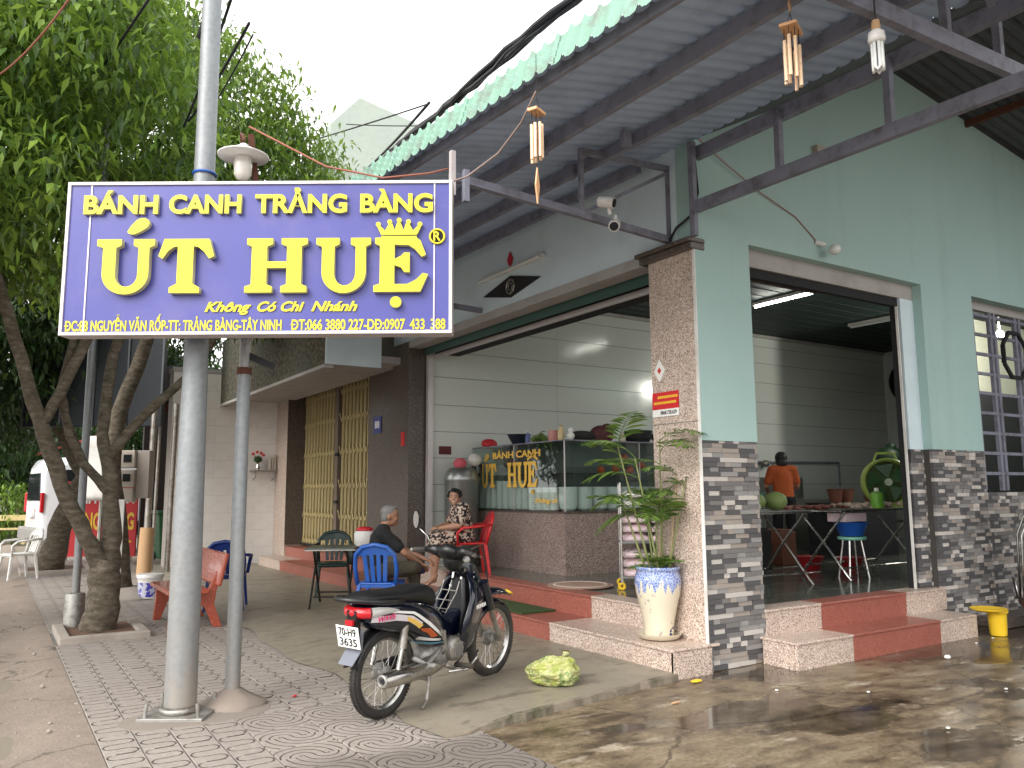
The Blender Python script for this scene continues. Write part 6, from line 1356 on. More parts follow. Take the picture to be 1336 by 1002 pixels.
stems = [((-.08, .05), (-.22, .20), .62, 0), ((-.03, -.05), (-.20, .02), .95, 0), ((.02, .06), (-.02, .12), .55, 0), ((.06, 0), (.05, -.02), 1.10, 0), ((.10, -.04), (.16, -.10), .80, 1), ((.04, -.09), (.14, -.22), .75, 0), ((-.09, -.02), (-.32, .10), 1.05, 0), ((.0, .0), (-.04, -.04), .42, 0), ((.08, .07), (.12, .03), .62, 1)]
for i, (b0, t0, h, dry) in enumerate(stems):
    P = [(b0[0] + (t0[0] - b0[0]) * f, b0[1] + (t0[1] - b0[1]) * f, h * f) for f in (0, .2, .4, .6, .8, 1)]
    o = obj('cane', MB().tube(P, [.010, .0095, .009, .008, .007, .005], 8), caneb if dry else canew, pl_, smooth=True)
    nf = 3 if h > .5 else 5
    for k in range(nf):
        f = .72 + .28 * (k + 1) / nf; q = Vector(P[0]).lerp(Vector(P[-1]), f); a_ = rn.uniform(0, 2 * math.pi)
        if k == 0: a_ = R(135 + rn.uniform(-30, 30))
        frond(o, q, a_, rn.uniform(.35, 1.1), rn.uniform(.32, .52), leaf=rn.uniform(.17, .26), droop=rn.uniform(.8, 1.6))
for k in range(9): frond(pl_, (rn.uniform(-.08, .08), rn.uniform(-.08, .08), .02), rn.uniform(0, 6.28), rn.uniform(.3, .9), rn.uniform(.18, .28), leaf=.12, n=8, droop=1.5, name='low_leaf')
# ------------------------------------------------------------------ plastic bag of greens
mb = MB(); m_, n_ = 56, 90; vs = []; 
from mathutils import noise as mn_
P = []
for i in range(m_ + 1):
    row = []
    for k in range(n_ + 1):
        a_ = 2 * math.pi * (k % n_) / n_; b_ = -math.pi / 2 + math.pi * i / m_; v = Vector((math.cos(a_) * math.cos(b_), math.sin(a_) * math.cos(b_), math.sin(b_)))
        f = 1.10 + .22 * mn_.noise(v * 1.5) - .26 * abs(mn_.noise(v * 2.3 + Vector((5, 2, 1)))) - .15 * abs(mn_.noise(v * 5.5)) - .07 * abs(mn_.noise(v * 12))
        p = Vector((v.x * .195 * f, v.y * .13 * f, v.z * .105 * f + .095))
        if p.z < .004: p.z = .004
        row.append(p)
    P.append(row)
mb.grid(P); bg_ = tag(obj('plastic_bag', mb, M['bag'], loc=(3.56, 4.98, .05), smooth=True), 'tied yellow green plastic bag of vegetables lying on the cement slab edge', 'bag'); kb = MB(); kb.loft([[(.02, -.02, .16), (.06, -.02, .16), (.06, .02, .16), (.02, .02, .16)], [(.05, -.012, .20), (.07, -.01, .20), (.07, .012, .20), (.05, .012, .20)], [(.06, -.05, .235), (.11, -.04, .225), (.11, .04, .23), (.06, .05, .235)]]); obj('knot', kb, M['bag'], bg_, smooth=True); bg_.rotation_euler[2] = R(-25)
# ------------------------------------------------------------------ counter
CX, CY, CT = 5.97, 8.10, 1.17
ct = thing('display_counter', 'granite display counter with glass case and gold shop lettering inside the open shop', 'counter', (CX, CY, .42), 0)
def cp_(name, mb, mat, par=ct, **k): return obj(name, mb, mat, par, world=True, **k)
cp_('base_front', MB().b2((CX, CY + .002, .42), (CX + .03, 10.38, CT)), M['granite_ctr']); cp_('base_side', MB().b2((CX + .031, CY, .42), (8.6, CY + .03, CT)), M['granite_ctr'])
cp_('base_core', MB().b2((CX + .03, CY + .03, .42), (8.6, 10.38, CT - .01)), M['dark']); cp_('counter_lip', MB().b2((CX - .02, CY - .02, CT), (8.6, 10.38, CT + .022)), M['granite_dark'], bevel=.005)
Zc, Zh = CT + .024, 2.07
for a_, c_ in (((CX, CY, Zc), (CX + .012, CY + .012, Zh)), ((CX, 9.25, Zc), (CX + .010, 9.262, Zh)), ((CX, 10.36, Zc), (CX + .012, 10.372, Zh)), ((7.2, CY, Zc), (7.21, CY + .012, Zh))): cp_('case_post', MB().b2(a_, c_), M['sign_frame'])
cp_('glass_pane', MB().b2((CX + .002, CY + .014, Zc), (CX + .008, 9.248, Zh)), M['glass']); cp_('glass_pane', MB().b2((CX + .002, 9.264, Zc), (CX + .008, 10.358, Zh)), M['glass'])
cp_('glass_pane', MB().b2((CX + .014, CY + .002, Zc), (7.198, CY + .008, Zh)), M['glass']); cp_('glass_pane', MB().b2((7.212, CY + .002, Zc), (8.58, CY + .008, Zh)), M['glass'])
cp_('case_top', MB().b2((CX - .005, CY - .005, Zh), (8.6, 10.37, Zh + .012)), M['glass']); cp_('case_top_trim', MB().b2((CX - .010, CY - .012, Zh - .002), (CX - .0051, 10.37, Zh + .014)), M['truss']); cp_('case_top_trim', MB().b2((CX - .010, CY - .018, Zh - .002), (8.6, CY - .0121, Zh + .014)), M['truss'])
cp_('inner_shelf', MB().b2((CX + .03, CY + .03, 1.66), (6.45, 10.35, 1.668)), M['glass']); cp_('inner_shelf', MB().b2((6.451, CY + .03, 1.66), (8.55, 8.55, 1.668)), M['glass'])
cp_('case_back', MB().b2((6.50, 8.62, Zc), (6.52, 10.36, Zh)), basic('case_back_grey', (.12, .13, .125), .5)); cp_('case_back', MB().b2((6.521, 8.60, Zc), (8.58, 8.619, Zh)), basic('case_back_grey', (.12, .13, .125), .5))
def wletters(s, ya, yb, z, cap, mat=M['gold'], sh=0):   # on the glass, facing the street
    o = letters(ct, s, 0, 0, cap, abs(yb - ya), 0, .001, .03, mat, None, one=True, shear=sh, name='lettering')[0]; o.location = (-.004, ya - CY, z - .42); o.rotation_euler = (0, 0, -math.pi / 2)
wletters('BÁNH CANH', 9.80, 8.62, 1.90, .085)
for L, ya, yb in ((L_U, 10.12, 9.93), (L_T, 9.92, 9.70), (L_H, 9.42, 9.17), (L_U, 9.17, 8.92), (L_E, 8.92, 8.68)):
    o = poly_letter(ct, [L], 0, 0, (ya - yb) / 1.02, .335, 0, .001, M['gold'], None, 'lettering'); o.location = (-.004, ya - CY, 1.50 - .42); o.rotation_euler = (0, 0, -math.pi / 2)
o = poly_letter(ct, [L_ACC], 0, 0, .14, .12, 0, .001, M['gold'], None, 'lettering'); o.location = (-.004, 10.04 - CY, 1.86 - .42); o.rotation_euler = (0, 0, -math.pi / 2)
o = poly_letter(ct, [arc(0, 0, .03, .03, 0, 345, 16)], 0, 0, 1, 1, 0, .001, M['gold'], None, 'lettering'); o.location = (-.004, 8.80 - CY, 1.44 - .42)
o = poly_letter(ct, [[(0, .0), (.12, .05), (.24, 0), (.24, .03), (.12, .09), (0, .03)]], 0, 0, 1, 1, 0, .001, M['gold'], None, 'lettering'); o.location = (-.004, 8.92 - CY, 1.845 - .42); o.rotation_euler = (0, 0, -math.pi / 2)
o.rotation_euler = (0, 0, -math.pi / 2)
wletters('Không có', 8.75, 8.25, 1.30, .055, sh=.3)
# stacks of bowls in the case
def bowl_stack(n, r):
    prof = [(r * .45, 0)]
    for k in range(n): z = k * .032; prof += [(r * .82, z + .010), (r * .98, z + .032), (r, z + .040), (r * .90, z + .041)]
    prof += [(r * .5, n * .032 - .01), (.001, n * .032 - .015)]
    return MB().lathe(prof, n=20)
sp_ = []; y = 10.22
while y > 8.3: sp_.append((6.07, y, 12 if y > 9.1 else 9, .072)); y -= .160
big = [(6.12 + k * .24, 8.235, .115) for k in range(10)]
lbl = ['ribbed stack of white bowls in the glass case, %s']
protos = {}
names_ = ['nearest the far end', 'second from the far end', 'third from the far end', 'fourth from the far end', 'fifth from the far end, under the U', 'behind the middle glass joint', 'just right of the middle glass joint', 'left half of the reflecting pane', 'middle of the reflecting pane', 'right half of the reflecting pane', 'below the small italic words', 'beside the case corner', 'at the case corner']
for i, (x, y, n, r) in enumerate(sp_):
    key = n
    if key not in protos: protos[key] = obj('bowl_stack', bowl_stack(n, r), M['bowl'], smooth='auto', fixn=False); o = protos[key]
    else: o = dup(protos[key])
    o.location = (x, y, CT + .026); tag(o, 'ribbed white bowl stack in the glass case, ' + names_[min(i, 12)], 'bowls', 'bowl stacks in the glass case')
nn = ['at the corner', 'second from the corner', 'third from the corner', 'fourth from the corner behind the palm', 'fifth from the corner behind the palm', 'sixth, hidden partly by the trolley', 'seventh, behind the trolley', 'eighth, behind the trolley', 'ninth, behind the pillar', 'last, behind the pillar']
for i, (x, y, r) in enumerate(big):
    o = obj('serving_bowl', MB().lathe([(r * .6, 0), (r * .9, .03), (r, .12), (r * 1.0, .27), (r * 1.04, .30), (r * .92, .29), (r * .8, .04), (.001, .035)], n=22), M['bowl'], smooth='auto', fixn=False)
    o.location = (x, y, CT + .026); tag(o, 'deep white bowl on the case short side, ' + nn[i], 'bowl', 'deep bowls in the glass case')
ladle = tag(obj('ladle', MB().tube([(6.32, 8.26, 1.47), (6.42, 8.24, 1.62)], .010, 6), M['black_pl']), 'black ladle handle standing out of a deep bowl', 'ladle')
# stuff on the case top
ZT = Zh + .013
tag(obj('red_bag', MB().ell((0, 0, .05), (.13, .09, .07), 12, 8, M=Matrix.Rotation(R(20), 3, 'X')), M['rednylon'], loc=(6.08, 10.08, ZT)), 'red plastic bag at the far end of the case top', 'bag')
tag(obj('basin', MB().lathe([(.09, 0), (.16, .13), (.17, .14), (.15, .13), (.001, .01)], n=20), basic('dark_navy_basin', (.012, .016, .03), .4), loc=(6.12, 9.35, ZT), smooth='auto', fixn=False), 'dark navy basin on the case top', 'basin')
def bottle(x, y, r, h, m_, cap, lab, nm='bottle', cat='bottle'):
    t = thing(nm, lab, cat, (x, y, ZT), 0); obj('bottle_body', MB().lathe([(r * .9, 0), (r, .01), (r, h * .6), (r * .4, h * .8), (r * .38, h * .9)], n=14), m_, t, smooth='auto'); obj('cap', MB().lathe([(r * .45, h * .9), (r * .45, h), (.001, h)], n=12), cap, t)
bottle(6.1, 9.10, .035, .17, basic('blue_label', (.10, .13, .32), .4), M['white'], 'small blue and white bottle right of the navy basin')
tag(obj('fruit_bunch', MB().ell((0, 0, .05), (.10, .10, .05), 12, 6).ell((.03, -.06, .08), (.05, .04, .05), 8, 5), M['melon'], loc=(6.12, 8.90, ZT)), 'bunch of greenish yellow fruit on the case top', 'fruit')
tag(obj('leaf_bunch', leaves_mesh('leaf_bunch', np.array([[6.12, 8.75, ZT + .06]]), 60, (.06, .07, .03), .10, M['palm'], seed=77), []), 'small bunch of dark green leaves on the case top', 'herbs')
tag(obj('tin', MB().lathe([(.07, 0), (.075, .05), (.07, .14), (.001, .15)], n=14), basic('pink_tin', (.48, .20, .17), .4), loc=(6.10, 8.50, ZT)), 'pink red tin on the case top', 'tin')
bottle(6.1, 8.34, .045, .20, basic('pale_yellow_jar', (.62, .50, .26), .35), M['card'], 'pale yellow tall jar near the case corner', 'jar', 'jar')
tag(obj('figurine', MB().ell((0, 0, .05), (.05, .05, .05), 10, 6).ell((0, 0, .12), (.035, .03, .04), 10, 6), M['white_pl'], loc=(6.12, 8.16, ZT)), 'small white and black figurine at the case corner', 'figurine')
tag(obj('cap_bag', MB().ell((0, 0, .08), (.18, .12, .13), 14, 8).ell((.05, -.06, .15), (.10, .08, .08), 10, 6), basic('dark_red_bag', (.07, .015, .018), .7, bump=.8, bs=20), loc=(6.65, 8.20, ZT)), 'dark red and black bag heap on the case top', 'bag')
tag(obj('cloth_bundle', MB().ell((0, 0, .06), (.22, .10, .07), 14, 8), basic('black_bundle', (.015, .013, .013), .8), loc=(6.36, 8.22, ZT)), 'low black cloth bundle on the case top', 'cloth')
bottle(7.00, 8.20, .045, .13, M['cerwhite'], M['cerwhite'], 'small cream pot between the dark bags', 'jar', 'jar')
tag(obj('black_pot', MB().lathe([(.14, 0), (.18, .06), (.19, .16), (.001, .17)], n=18), M['dark'], loc=(7.32, 8.25, ZT)), 'black pot on the case top behind the palm', 'pot')
tag(obj('black_pot', MB().lathe([(.12, 0), (.16, .06), (.17, .13), (.001, .14)], n=18), M['dark'], loc=(7.78, 8.25, ZT)), 'black pot on the case top beside the pillar', 'pot')
for i, (x, z) in enumerate([(6.75, 1.72), (7.0, 1.74), (7.25, 1.72), (7.15, 1.88), (7.45, 1.78)]):
    o = obj('red_fruit', MB().ell((0, 0, 0), (.055, .05, .05), 8, 6), basic('orange_red', (.55, .10, .03), .4), loc=(x, 8.35, z)); tag(o, 'orange red fruit on the case shelf behind the palm, ' + ('leftmost', 'second from left', 'middle of the row', 'upper one on the pile', 'rightmost')[i], 'fruit', 'fruit on the shelf of the case')
tag(obj('white_cloth', MB().lathe([(.17, 0), (.10, .09), (.02, .15), (.001, .155)], n=12), M['white_pl'], loc=(6.2, 9.95, 1.67)), 'white cone shaped cover on the upper shelf of the case', 'cover')
# steel barrels behind the woman
for i, (x, y, r, h, mt_) in enumerate([(5.62, 10.08, .24, 1.42, M['sinksteel']), (6.05 - .28, 9.6 + .98 - .12, .18, 1.30, M['alu'])][:1]):
    t = thing('steel_pot', 'tall steel noodle boiler pot behind the seated woman', 'pot', (x, y, .42)); obj('pot_body', MB().lathe([(r * .96, 0), (r, .02), (r, h * .82), (r * 1.03, h * .83), (r * 1.03, h * .86), (r * .9, h * .92), (r * .7, h * .96), (.001, h * .97)], n=28), mt_, t, smooth='auto')
    for k in range(2): obj('band', MB().torus((0, 0, h * (.30 + .35 * k)), r, .006, 28, 6, 'Z'), M['steel'], t)
tag(obj('pink_cloth', MB().ell((0, 0, .02), (.10, .09, .08), 10, 7), basic('pink_cloth', (.55, .10, .13), .8, bump=.8, bs=20), loc=(5.55, 10.0, 1.82)), 'crumpled pink cloth on the tall steel pot', 'cloth')
tag(obj('white_bag', MB().ell((0, 0, .03), (.10, .10, .09), 10, 7), basic('white_bag_plastic', (.6, .58, .54), .5, bump=1, bs=18), loc=(5.76, 9.95, 1.86)), 'crumpled white plastic bag on the tall steel pot', 'bag')
hp = thing('wall_lamp_arm', 'black coiled hose and tap between steel pot and glass case', 'hose', (5.90, 10.15, 1.75)); obj('coil', MB().torus((0, 0, 0), .12, .016, 20, 6, 'X').torus((.02, -.02, .03), .09, .014, 20, 6, 'X'), M['black_pl'], hp)
plate('price_plate', 'small red plate on the grey wall panels above the steel pot', 'plate', 0, 0, .20, 1.98, 2.10, basic('dark_red_plate', (.10, .012, .012), .5), []).location = (5.52, 10.395, 1.98)
bpy.data.objects[[o.name for o in bpy.data.objects if o.name.startswith('price_plate')][0]].rotation_euler[2] = 0
# trolley with pink packs
tr = thing('steel_trolley', 'small wheeled steel trolley stacked with pink packs beside the corner pillar', 'trolley', (5.60, 6.62, .42), R(-38))
for x in (0, .62):
    for y in (0, .42): obj('upright', MB().tube([(x, y, .07), (x, y, 1.10)], .012, 8), M['chrome'], tr); w_ = obj('caster', MB().torus((x, y, .04), .028, .014, 14, 6, 'Y'), M['yellow'], tr)
for z in (.12, .48, .84): obj('tray', MB().b2((-.01, -.01, z), (.63, .43, z + .018)), M['sinksteel'], tr)
obj('handle', MB().tube([(0, 0, 1.10), (0, .42, 1.10)], .012, 8), M['chrome'], tr)
k = 0
for z in (.14, .50, .86):
    for j in range(3 if z < .8 else 2):
        for i_ in range(2):
            mb = MB(); P = [[(.03 + i_ * .30 + .27 * a_ / 8, .03 + .34 * b_ / 8, z + j * .095 + .085 * (1 - abs(a_ - 4) ** 3 / 110) * (1 - abs(b_ - 4) ** 3 / 110) + random.uniform(-.008, .008)) for b_ in range(9)] for a_ in range(9)]
            mb.grid(P); mb.b2((.03 + i_ * .30, .03, z + j * .095), (.30 + i_ * .30, .37, z + j * .095 + .045))
            q = obj('pink_pack', mb, M['pinkbag'] if z < .8 else M['white_pl'], smooth=True); q.matrix_world = WM(tr)
            q.location = WM(tr).translation; q.rotation_euler = (0, 0, R(-38)); tag(q, ('printed pink napkin pack on the %s tray, %s, %s layer' % ('lower' if z < .3 else 'middle' if z < .7 else 'top', 'left half' if i_ == 0 else 'right half', ('bottom', 'second', 'top')[j])).replace('pink napkin', 'pink' if z < .8 else 'white'), 'pack', 'packs on the steel trolley'); k += 1
# rugs
tag(obj('oval_rug', MB().b2((-.001, -.001, 0), (.001, .001, .001)).lathe([(.36, 0), (.36, .008), (.30, .0085), (.2, .009), (.1, .009), (.004, .009)], n=40), M['mat_dark'], loc=(5.46, 7.15, .431)), 'round woven rug on the floor in front of the counter', 'rug')
rr_ = bpy.data.objects['oval_rug']; q = obj('rug_border', MB().torus((0, 0, .011), .285, .014, 40, 6, 'Z', rz=.35), M['mat_rim'], rr_)
tag(obj('door_mat', MB().b2((4.57, 6.95, .221), (4.99, 8.35, .238)), M['mat_green'], bevel=.006), 'green turf door mat on the lower red step', 'mat')
# ------------------------------------------------------------------ kitchen
FZ = .42
kt = [folding_table('folding_table', 'steel folding table with melons by the left kitchen door jamb', 1.35, .66, .80, M['sinksteel'], M['chrome'], 'kitchen folding tables')]
kt[0].location = (7.0, 6.15, FZ); kt[0].rotation_euler[2] = R(0)
t2 = dup(kt[0]); t2.location = (9.0, 6.15, FZ); tag(t2, 'folding table under garlic and the green fan at the right of the kitchen door', None, 'kitchen folding tables'); t2.scale = (1.2, 1, 1)
TZ = FZ + .80
for (x, y, r, lab) in ((6.98, 6.02, .12, 'round green melon at the left end of the steel table'), (7.30, 6.0, .125, 'green melon to the right of the other melon on the steel table')):
    tag(obj('melon', MB().lathe([(.001, -r * .8)] + [(r * math.cos(R(a_)), r * .82 * math.sin(R(a_))) for a_ in range(-80, 90, 16)] + [(.001, r * .82)], n=22), M['melon'], loc=(x, y, TZ + r * .82), smooth=True), lab, 'melon', 'melons on the steel table')
mb = MB()
for k in range(60): mb.ell((random.uniform(0, 1.2), random.uniform(0, .4), random.uniform(.01, .05)), (.045, .04, .03), 7, 5)
tag(obj('garlic_heap', mb, M['leaf_veg'], loc=(8.6, 5.86, TZ), smooth=True, kind='stuff'), 'heap of pale garlic and onions along the right table edge', 'vegetables')
mb = MB()
for k in range(60): mb.ell((random.uniform(0, 1.0), random.uniform(0, .4), random.uniform(.0, .03)), (.05, .04, .02), 6, 4)
tag(obj('meat_heap', mb, basic('dark_red_meat', (.14, .04, .025), .5), loc=(7.6, 6.0, TZ), smooth=True, kind='stuff'), 'low heap of dark red meat and herbs on the kitchen table', 'meat')
bf = thing('box_fan', 'large lime green round floor fan standing on the kitchen table', 'fan', (9.42, 6.02, TZ + .31), R(-42))
obj('housing', MB().lathe([(.27, -.09), (.295, -.07), (.30, .07), (.285, .09), (.262, .07), (.258, -.08), (.262, -.09)], (0, 0, 0), 34, Matrix.Rotation(R(90), 3, 'X')), basic('fan_lime', (.35, .46, .10), .4), bf, smooth='auto')
gr = MB()
for k in range(9): gr.torus((0, -.085, 0), .04 + k * .026, .0022, 30, 4, 'Y')
for k in range(24): gr.tube([(.04 * math.cos(k * .2618), -.087, .04 * math.sin(k * .2618)), (.26 * math.cos(k * .2618), -.085, .26 * math.sin(k * .2618))], .002, 4)
obj('grille', gr, basic('fan_grille', (.10, .16, .05), .5), bf); obj('hub', MB().tube([(0, -.095, 0), (0, -.06, 0)], .045, 18), basic('fan_hub', (.45, .5, .38), .4), bf); obj('fan_blades', MB().tube([(0, -.02, 0), (0, .0, 0)], .06, 12), M['greenbin'], bf)
for k in range(5):
    a_ = k * 1.2566; obj('blade', MB().loft([[(.05 * math.cos(a_), -.03, .05 * math.sin(a_)), (.05 * math.cos(a_ + .8), .0, .05 * math.sin(a_ + .8)), (.05 * math.cos(a_ + .8), .006, .05 * math.sin(a_ + .8)), (.05 * math.cos(a_), -.024, .05 * math.sin(a_))], [(.24 * math.cos(a_), -.04, .24 * math.sin(a_)), (.24 * math.cos(a_ + .9), .02, .24 * math.sin(a_ + .9)), (.24 * math.cos(a_ + .9), .026, .24 * math.sin(a_ + .9)), (.24 * math.cos(a_), -.034, .24 * math.sin(a_))]]), M['greenbin'], bf)
obj('back_plate', MB().tube([(0, .06, 0), (0, .07, 0)], .255, 30), basic('fan_shade', (.06, .09, .025), .6), bf)
obj('handle', MB().tube([(-.14, 0, .27), (-.10, 0, .36), (.10, 0, .36), (.14, 0, .27)], .016, 8), basic('fan_lime', (.35, .46, .10), .4), bf); obj('stand', MB().b2((-.2, -.1, -.31), (.2, .1, -.27)), basic('fan_lime', (.35, .46, .10), .4), bf)
lb = thing('lime_bottle', 'short lime green bottle with white cap in front of the fan', 'bottle', (8.95, 5.86, TZ)); obj('bottle_body', MB().lathe([(.07, 0), (.075, .02), (.072, .17), (.03, .20)], n=18), M['lime'], lb, smooth='auto'); obj('cap', MB().lathe([(.025, .20), (.025, .24), (.001, .24)], n=12), M['white_pl'], lb)
def stool(loc, lab, topm):
    t = thing('steel_stool', lab, 'stool', loc, R(20), 'chrome legged stools under the kitchen table'); obj('seat', MB().lathe([(.15, .44), (.16, .45), (.16, .475), (.001, .48)], n=24), topm, t, smooth='auto')
    for k in range(4):
        a_ = k * math.pi / 2; obj('leg', MB().tube([(.10 * math.cos(a_), .10 * math.sin(a_), .44), (.17 * math.cos(a_), .17 * math.sin(a_), 0)], .012, 8), M['chrome'], t)
    obj('foot_ring', MB().torus((0, 0, .10), .155, .008, 24, 6, 'Z'), M['chrome'], t)
    return t
stool((8.55, 5.95, FZ), 'chrome legged stool with mint seat under the kitchen table', M['mint'])
tag(obj('blue_basin', MB().lathe([(.13, 0), (.19, .15), (.20, .16), (.18, .15), (.001, .02)], n=24), M['blue_pl'], loc=(8.55, 5.95, FZ + .485), smooth='auto', fixn=False), 'blue basin standing on the mint seated stool', 'basin')
tag(obj('patterned_box', MB().b2((-.2, -.12, 0), (.2, .12, .10)), M['pinkbag'], loc=(8.55, 6.0, FZ + .65)), 'pale patterned box on top of the blue basin', 'box')
for i, (x, y, c_, lab) in enumerate([(9.25, 6.5, 'red_pl', 'red basket on the kitchen floor under the right table'), (9.0, 6.9, 'red_pl', 'second red basket farther back under the right table'), (6.75, 6.2, 'brownpl', 'brown red net bag on the floor below the melons')]):
    o = obj('basket', MB().lathe([(.12, 0), (.18, .16), (.19, .17), (.17, .16), (.001, .02)], n=18), basic('shaded_red_basket', (.26, .008, .012), .4) if c_ == 'red_pl' else M[c_], loc=(x, y, FZ), smooth='auto', fixn=False); tag(o, lab, 'basket')  # darker red copy, under-table shade put into the colour
for i, (x, y, s_, m_, lab) in enumerate([(8.4, 7.4, (.5, .4, .5), 'dark', 'black crate in the shade behind the stools'), (7.4, 7.6, (.7, .5, .6), 'dark', 'black wide crate in the shade behind the steel table'), (9.3, 7.6, (.3, .3, .45), 'brownpl', 'brown box behind the red baskets')]):  # tan crate recoloured near black, under-table shade put into its colour
    o = obj('crate', MB().b2((-s_[0] / 2, -s_[1] / 2, 0), (s_[0] / 2, s_[1] / 2, s_[2])).b2((-s_[0] / 2 + .03, -s_[1] / 2 + .03, s_[2]), (s_[0] / 2 - .03, s_[1] / 2 - .03, s_[2] + .03)), M[m_], loc=(x, y, FZ), bevel=.01); tag(o, lab, 'crate')
# sink, shelf rack, pots against the back
sk = thing('steel_sink', 'stainless steel sink with hooked tap behind the cook', 'sink', (12.2, 9.6, FZ)); obj('sink_cabinet', MB().b2((-.9, -.4, 0), (.9, .5, .85)), M['sinksteel'], sk); obj('splashback', MB().b2((-.9, .5, .85), (.9, .54, 1.25)), M['sinksteel'], sk)
obj('tap', MB().tube([(.0, .48, 1.2), (0, .45, 1.5), (.0, .35, 1.56), (.0, .25, 1.48)], .02, 8), M['chrome'], sk, smooth=True); 
wr = thing('wire_rack', 'steel wire rack with dark crates and a green bag on top behind the fan', 'rack', (12.7, 7.9, FZ))
for x in (-.5, .5):
    for y in (-.2, .2): obj('upright', MB().tube([(x, y, 0), (x, y, 1.42)], .014, 6), M['chrome'], wr)
for z in (.5, .8, 1.1, 1.4): obj('shelf', MB().b2((-.52, -.22, z), (.52, .22, z + .02)), M['chrome'], wr)
for i, (x, z, w_, m_, lab) in enumerate([(-.2, 1.12, .5, 'dark', 'dark crate on the upper shelf of the wire rack'), (.2, .82, .55, 'dark', 'dark crate on the middle shelf of the wire rack')]):
    tag(obj('crate', MB().b2((-w_ / 2, -.18, 0), (w_ / 2, .18, .22)).b2((-w_ / 2 - .01, -.19, .22), (w_ / 2 + .01, .19, .25)), M[m_], loc=(12.7 + x, 7.9, FZ + z)), lab, 'crate')
tag(obj('green_bag', MB().ell((0, 0, .12), (.3, .2, .17), 14, 8).ell((.05, 0, .28), (.1, .08, .08), 8, 6), basic('dark_green_bag', (.012, .04, .015), .5, bump=1, bs=10), loc=(12.5, 7.9, FZ + 1.43), smooth=True), 'dark green tied bag on top of the wire rack', 'bag')
for i, (x, y) in enumerate([(11.0, 7.9), (11.35, 7.95), (11.75, 7.8)]):
    o = obj('brown_basket', MB().lathe([(.08, 0), (.12, .20), (.13, .21), (.11, .2), (.001, .02)], n=14), M['brownpl'], loc=(x, y, FZ + .82)); tag(o, ('left', 'middle', 'right')[i] + ' one of the brown baskets behind the kitchen table', 'basket', 'brown baskets behind the table')
tag(obj('back_bench', MB().b2((10.7, 7.6, FZ), (12.1, 8.2, FZ + .80)).b2((10.68, 7.58, FZ + .80), (12.12, 8.22, FZ + .82)), M['dark']), 'dark work bench carrying the brown baskets', 'bench')
tag(obj('mint_tub', MB().lathe([(.14, 0), (.22, .12), (.001, .02)], n=18), M['mint'], loc=(11.1, 9.2, FZ + .85)), 'mint tub beside the cook at the sink', 'tub')
tag(obj('sink_table', MB().b2((10.7, 9.0, FZ + .80), (11.29, 10.2, FZ + .84)).b2((10.75, 9.05, FZ), (11.25, 10.1, FZ + .79)), M['sinksteel']), 'steel side table left of the sink', 'table')
pw = thing('water_pipe', 'grey water pipe with tap fixed along the white panelled kitchen wall', 'pipe', (13, 10.36, 1.9)); obj('pipe_run', MB().tube([(10.8, 10.36, 1.95), (14.6, 10.36, 1.98), (14.6, 10.36, 1.5)], .022, 8), M['truss'], pw, world=True); obj('tap', MB().ell((12.3, 10.3, 1.93), (.09, .08, .07), 10, 6), M['steel'], pw, world=True)
wf = thing('wall_fan', 'black wall fan hanging on the end wall of the kitchen', 'fan', (16.2, 9.7, 3.7)); obj('cage', MB().torus((0, 0, 0), .42, .03, 28, 6, 'X').ell((0, 0, 0), (.10, .40, .40), 18, 10), M['black_pl'], wf); obj('arm', MB().b2((0, -.04, -.05), (.25, .04, .05)), M['black_pl'], wf)
def tube_lamp(loc, L, lit, lab):
    t = thing('fluorescent_lamp', lab, 'lamp', loc, R(90), 'fluorescent tube lights on the ceiling'); obj('lamp_body', MB().b2((-L / 2, -.03, .02), (L / 2, .03, .07)), M['white_pl'], t); obj('tube', MB().tube([(-L / 2 + .03, 0, 0), (L / 2 - .03, 0, 0)], .018, 10), M['tube_on'] if lit else M['bowl'], t)
tube_lamp((10.1, 7.92, 4.34), 1.25, True, 'lit white fluorescent tube on the dark green kitchen ceiling')
tube_lamp((12.9, 8.1, 4.34), 1.35, False, 'unlit fluorescent tube on the kitchen ceiling, farther inside')
tube_lamp((6.7, 7.3, 4.34), 1.25, True, 'unseen lit tube added above the counter to brighten the room, behind the fascia')  # added lamp out of view, brightens the wall panels
for x in (11.9,): pass
# room behind the window
tag(obj('inner_wall_panel', MB().b2((13.2, 7.40, FZ), (16.4, 7.5, CZ - .01)), basic('cream_inner_wall', (.66, .64, .52), .5)), 'cream inner wall seen through the barred kitchen window', 'wall'); tag(obj('low_partition', MB().b2((12.9, 7.0, FZ), (16.4, 7.08, 3.05)), M['dark']), 'dark partition below the cream wall behind the barred window', 'partition')
blb = thing('ceiling_bulb', 'bright lit bulb seen through the barred window at right', 'lamp', (13.3, 6.4, 3.85)); obj('bulb', MB().ell((0, 0, 0), (.06, .06, .07), 12, 8), M['bulb_on'], blb); obj('socket', MB().tube([(0, 0, .05), (0, 0, .57)], .015, 8), M['white_pl'], blb)
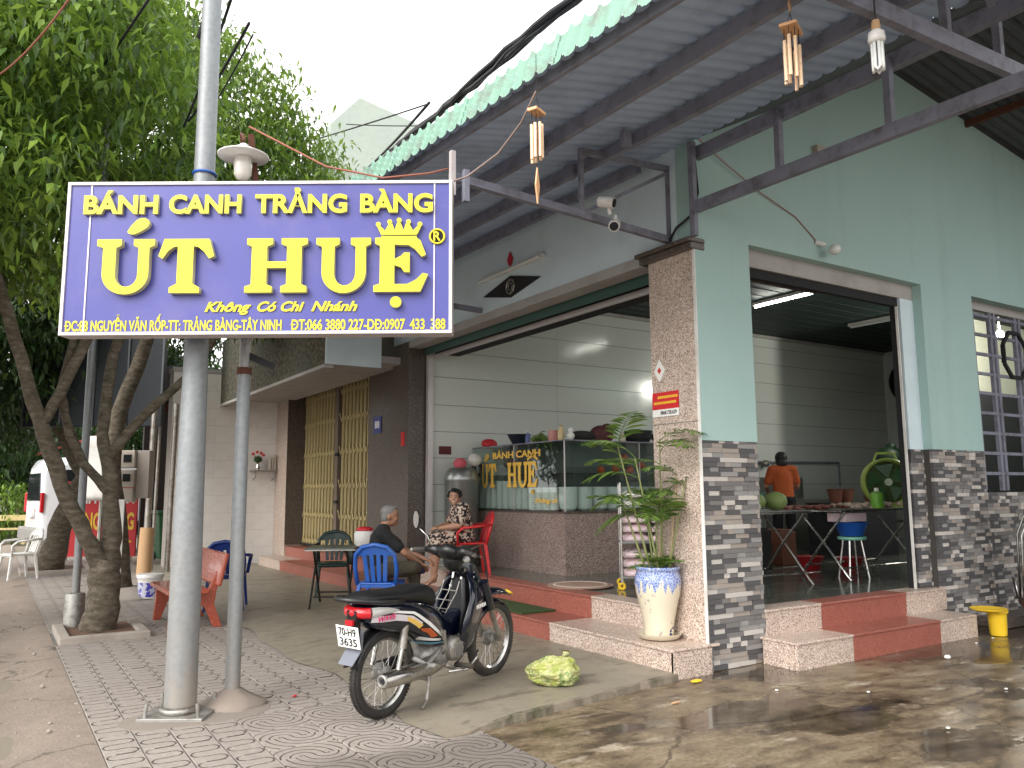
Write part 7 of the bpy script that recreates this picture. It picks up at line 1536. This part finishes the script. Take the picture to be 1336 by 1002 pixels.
# ------------------------------------------------------------------ yard objects
yb = thing('yellow_bucket', 'yellow bucket with a wide rim beside the right end of the kitchen steps', 'bucket', (8.53, 4.36, 0)); obj('bucket_body', MB().lathe([(.072, 0), (.078, .02), (.085, .21), (.088, .215)], n=22), M['yellow'], yb, smooth='auto'); obj('rim', MB().lathe([(.13, .235), (.165, .25), (.17, .262), (.155, .258), (.12, .25), (.001, .24)], (-.065, .045, 0), 28), M['yellow'], yb, smooth='auto', fixn=False)
obj('collar', MB().lathe([(.09, .212), (.10, .225), (.10, .24), (.085, .24)], n=22), M['yellow'], yb)
gc = thing('hand_trolley', 'hand trolley with chromed tube frame and grey steel drum at the right edge', 'trolley', (9.42, 4.22, 0), R(-60)); gc.scale = (.8, .8, 1)
obj('drum', MB().lathe([(.24, .28), (.26, .32), (.26, 1.20), (.22, 1.33), (.10, 1.40), (.001, 1.41)], n=26), basic('grey_green_drum', (.14, .16, .17), .35), gc, smooth='auto', world=False)
for y in (-.30, .30): obj('frame_tube', MB().tube([(-.36, y, .20), (-.33, y, .95), (-.20, y, 1.22), (.0, y, 1.30)], .015, 8), M['chrome'], gc, smooth=True); w_ = obj('wheel', MB().torus((0, y * 1.15, .18), .13, .045, 22, 8, 'Y'), M['rubber'], gc, smooth=True)
obj('platform', MB().b2((-.38, -.30, .22), (.34, .30, .27)), M['rust'], gc); obj('hoop', MB().tube([(-.40, -.16, .28), (-.44, -.14, .50), (-.44, .14, .50), (-.40, .16, .28)], .010, 8), M['chrome'], gc, smooth=True)
tag(obj('stone_ledge', MB().b2((8.95, 4.5, 0), (12.5, 4.78, .10)), M['granite_dark']), 'low dark ledge along the foot of the strip tiled wall', 'ledge')
# litter
def bit(name, lab, loc, s_, m_, cat): tag(obj(name, MB().ell((0, 0, s_[2]), s_, 7, 5), m_, loc=loc), lab, cat)
bit('egg_shell', 'white scrap lying on wet concrete in front of the kitchen steps', (7.0, 4.02, 0), (.035, .025, .018), M['white'], 'scrap')
bit('yellow_leaf', 'yellow leaf at the foot of the granite step corner', (4.62, 4.62, 0), (.06, .03, .01), M['yellow'], 'leaf')
bit('cigarette_butt', 'tan butt on the wet yard below the slab corner', (4.05, 4.25, 0), (.05, .010, .008), M['card'], 'litter')
for i, (x, y) in enumerate([(4.9, 4.1), (5.4, 3.7), (7.9, 4.25), (8.3, 4.3), (6.3, 3.2), (5.0, 2.9)]): bit('litter_scrap', 'tiny pale scrap on the wet yard ' + ('in front of the strip tiled pillar', 'between pillar and kitchen steps', 'at the red end of the kitchen steps', 'near the yellow bucket', 'in the middle of the puddles', 'nearest the camera')[i], (x, y, 0), (.015, .012, .006), M['white'], 'scrap'); bpy.data.objects[-1 if 0 else 'litter_scrap' + ('' if i == 0 else '.%03d' % i)]['group'] = 'pale scraps on the wet yard'
bit('red_petal', 'tiny red petal on paving behind the rear wheel', (1.93, 5.9, .004), (.02, .015, .006), M['rednylon'], 'petal')
mb = MB()
for k in range(260): 
    x = random.uniform(-2.5, .62); y = random.uniform(4.2, 12); s_ = random.uniform(.006, .022); mb.ell((x, y, -.02 + s_ * .5), (s_, s_ * .8, s_ * .6), 5, 3)
tag(obj('gravel', mb, M['conc'], kind='stuff'), 'loose gravel along the broken street edge', 'gravel')
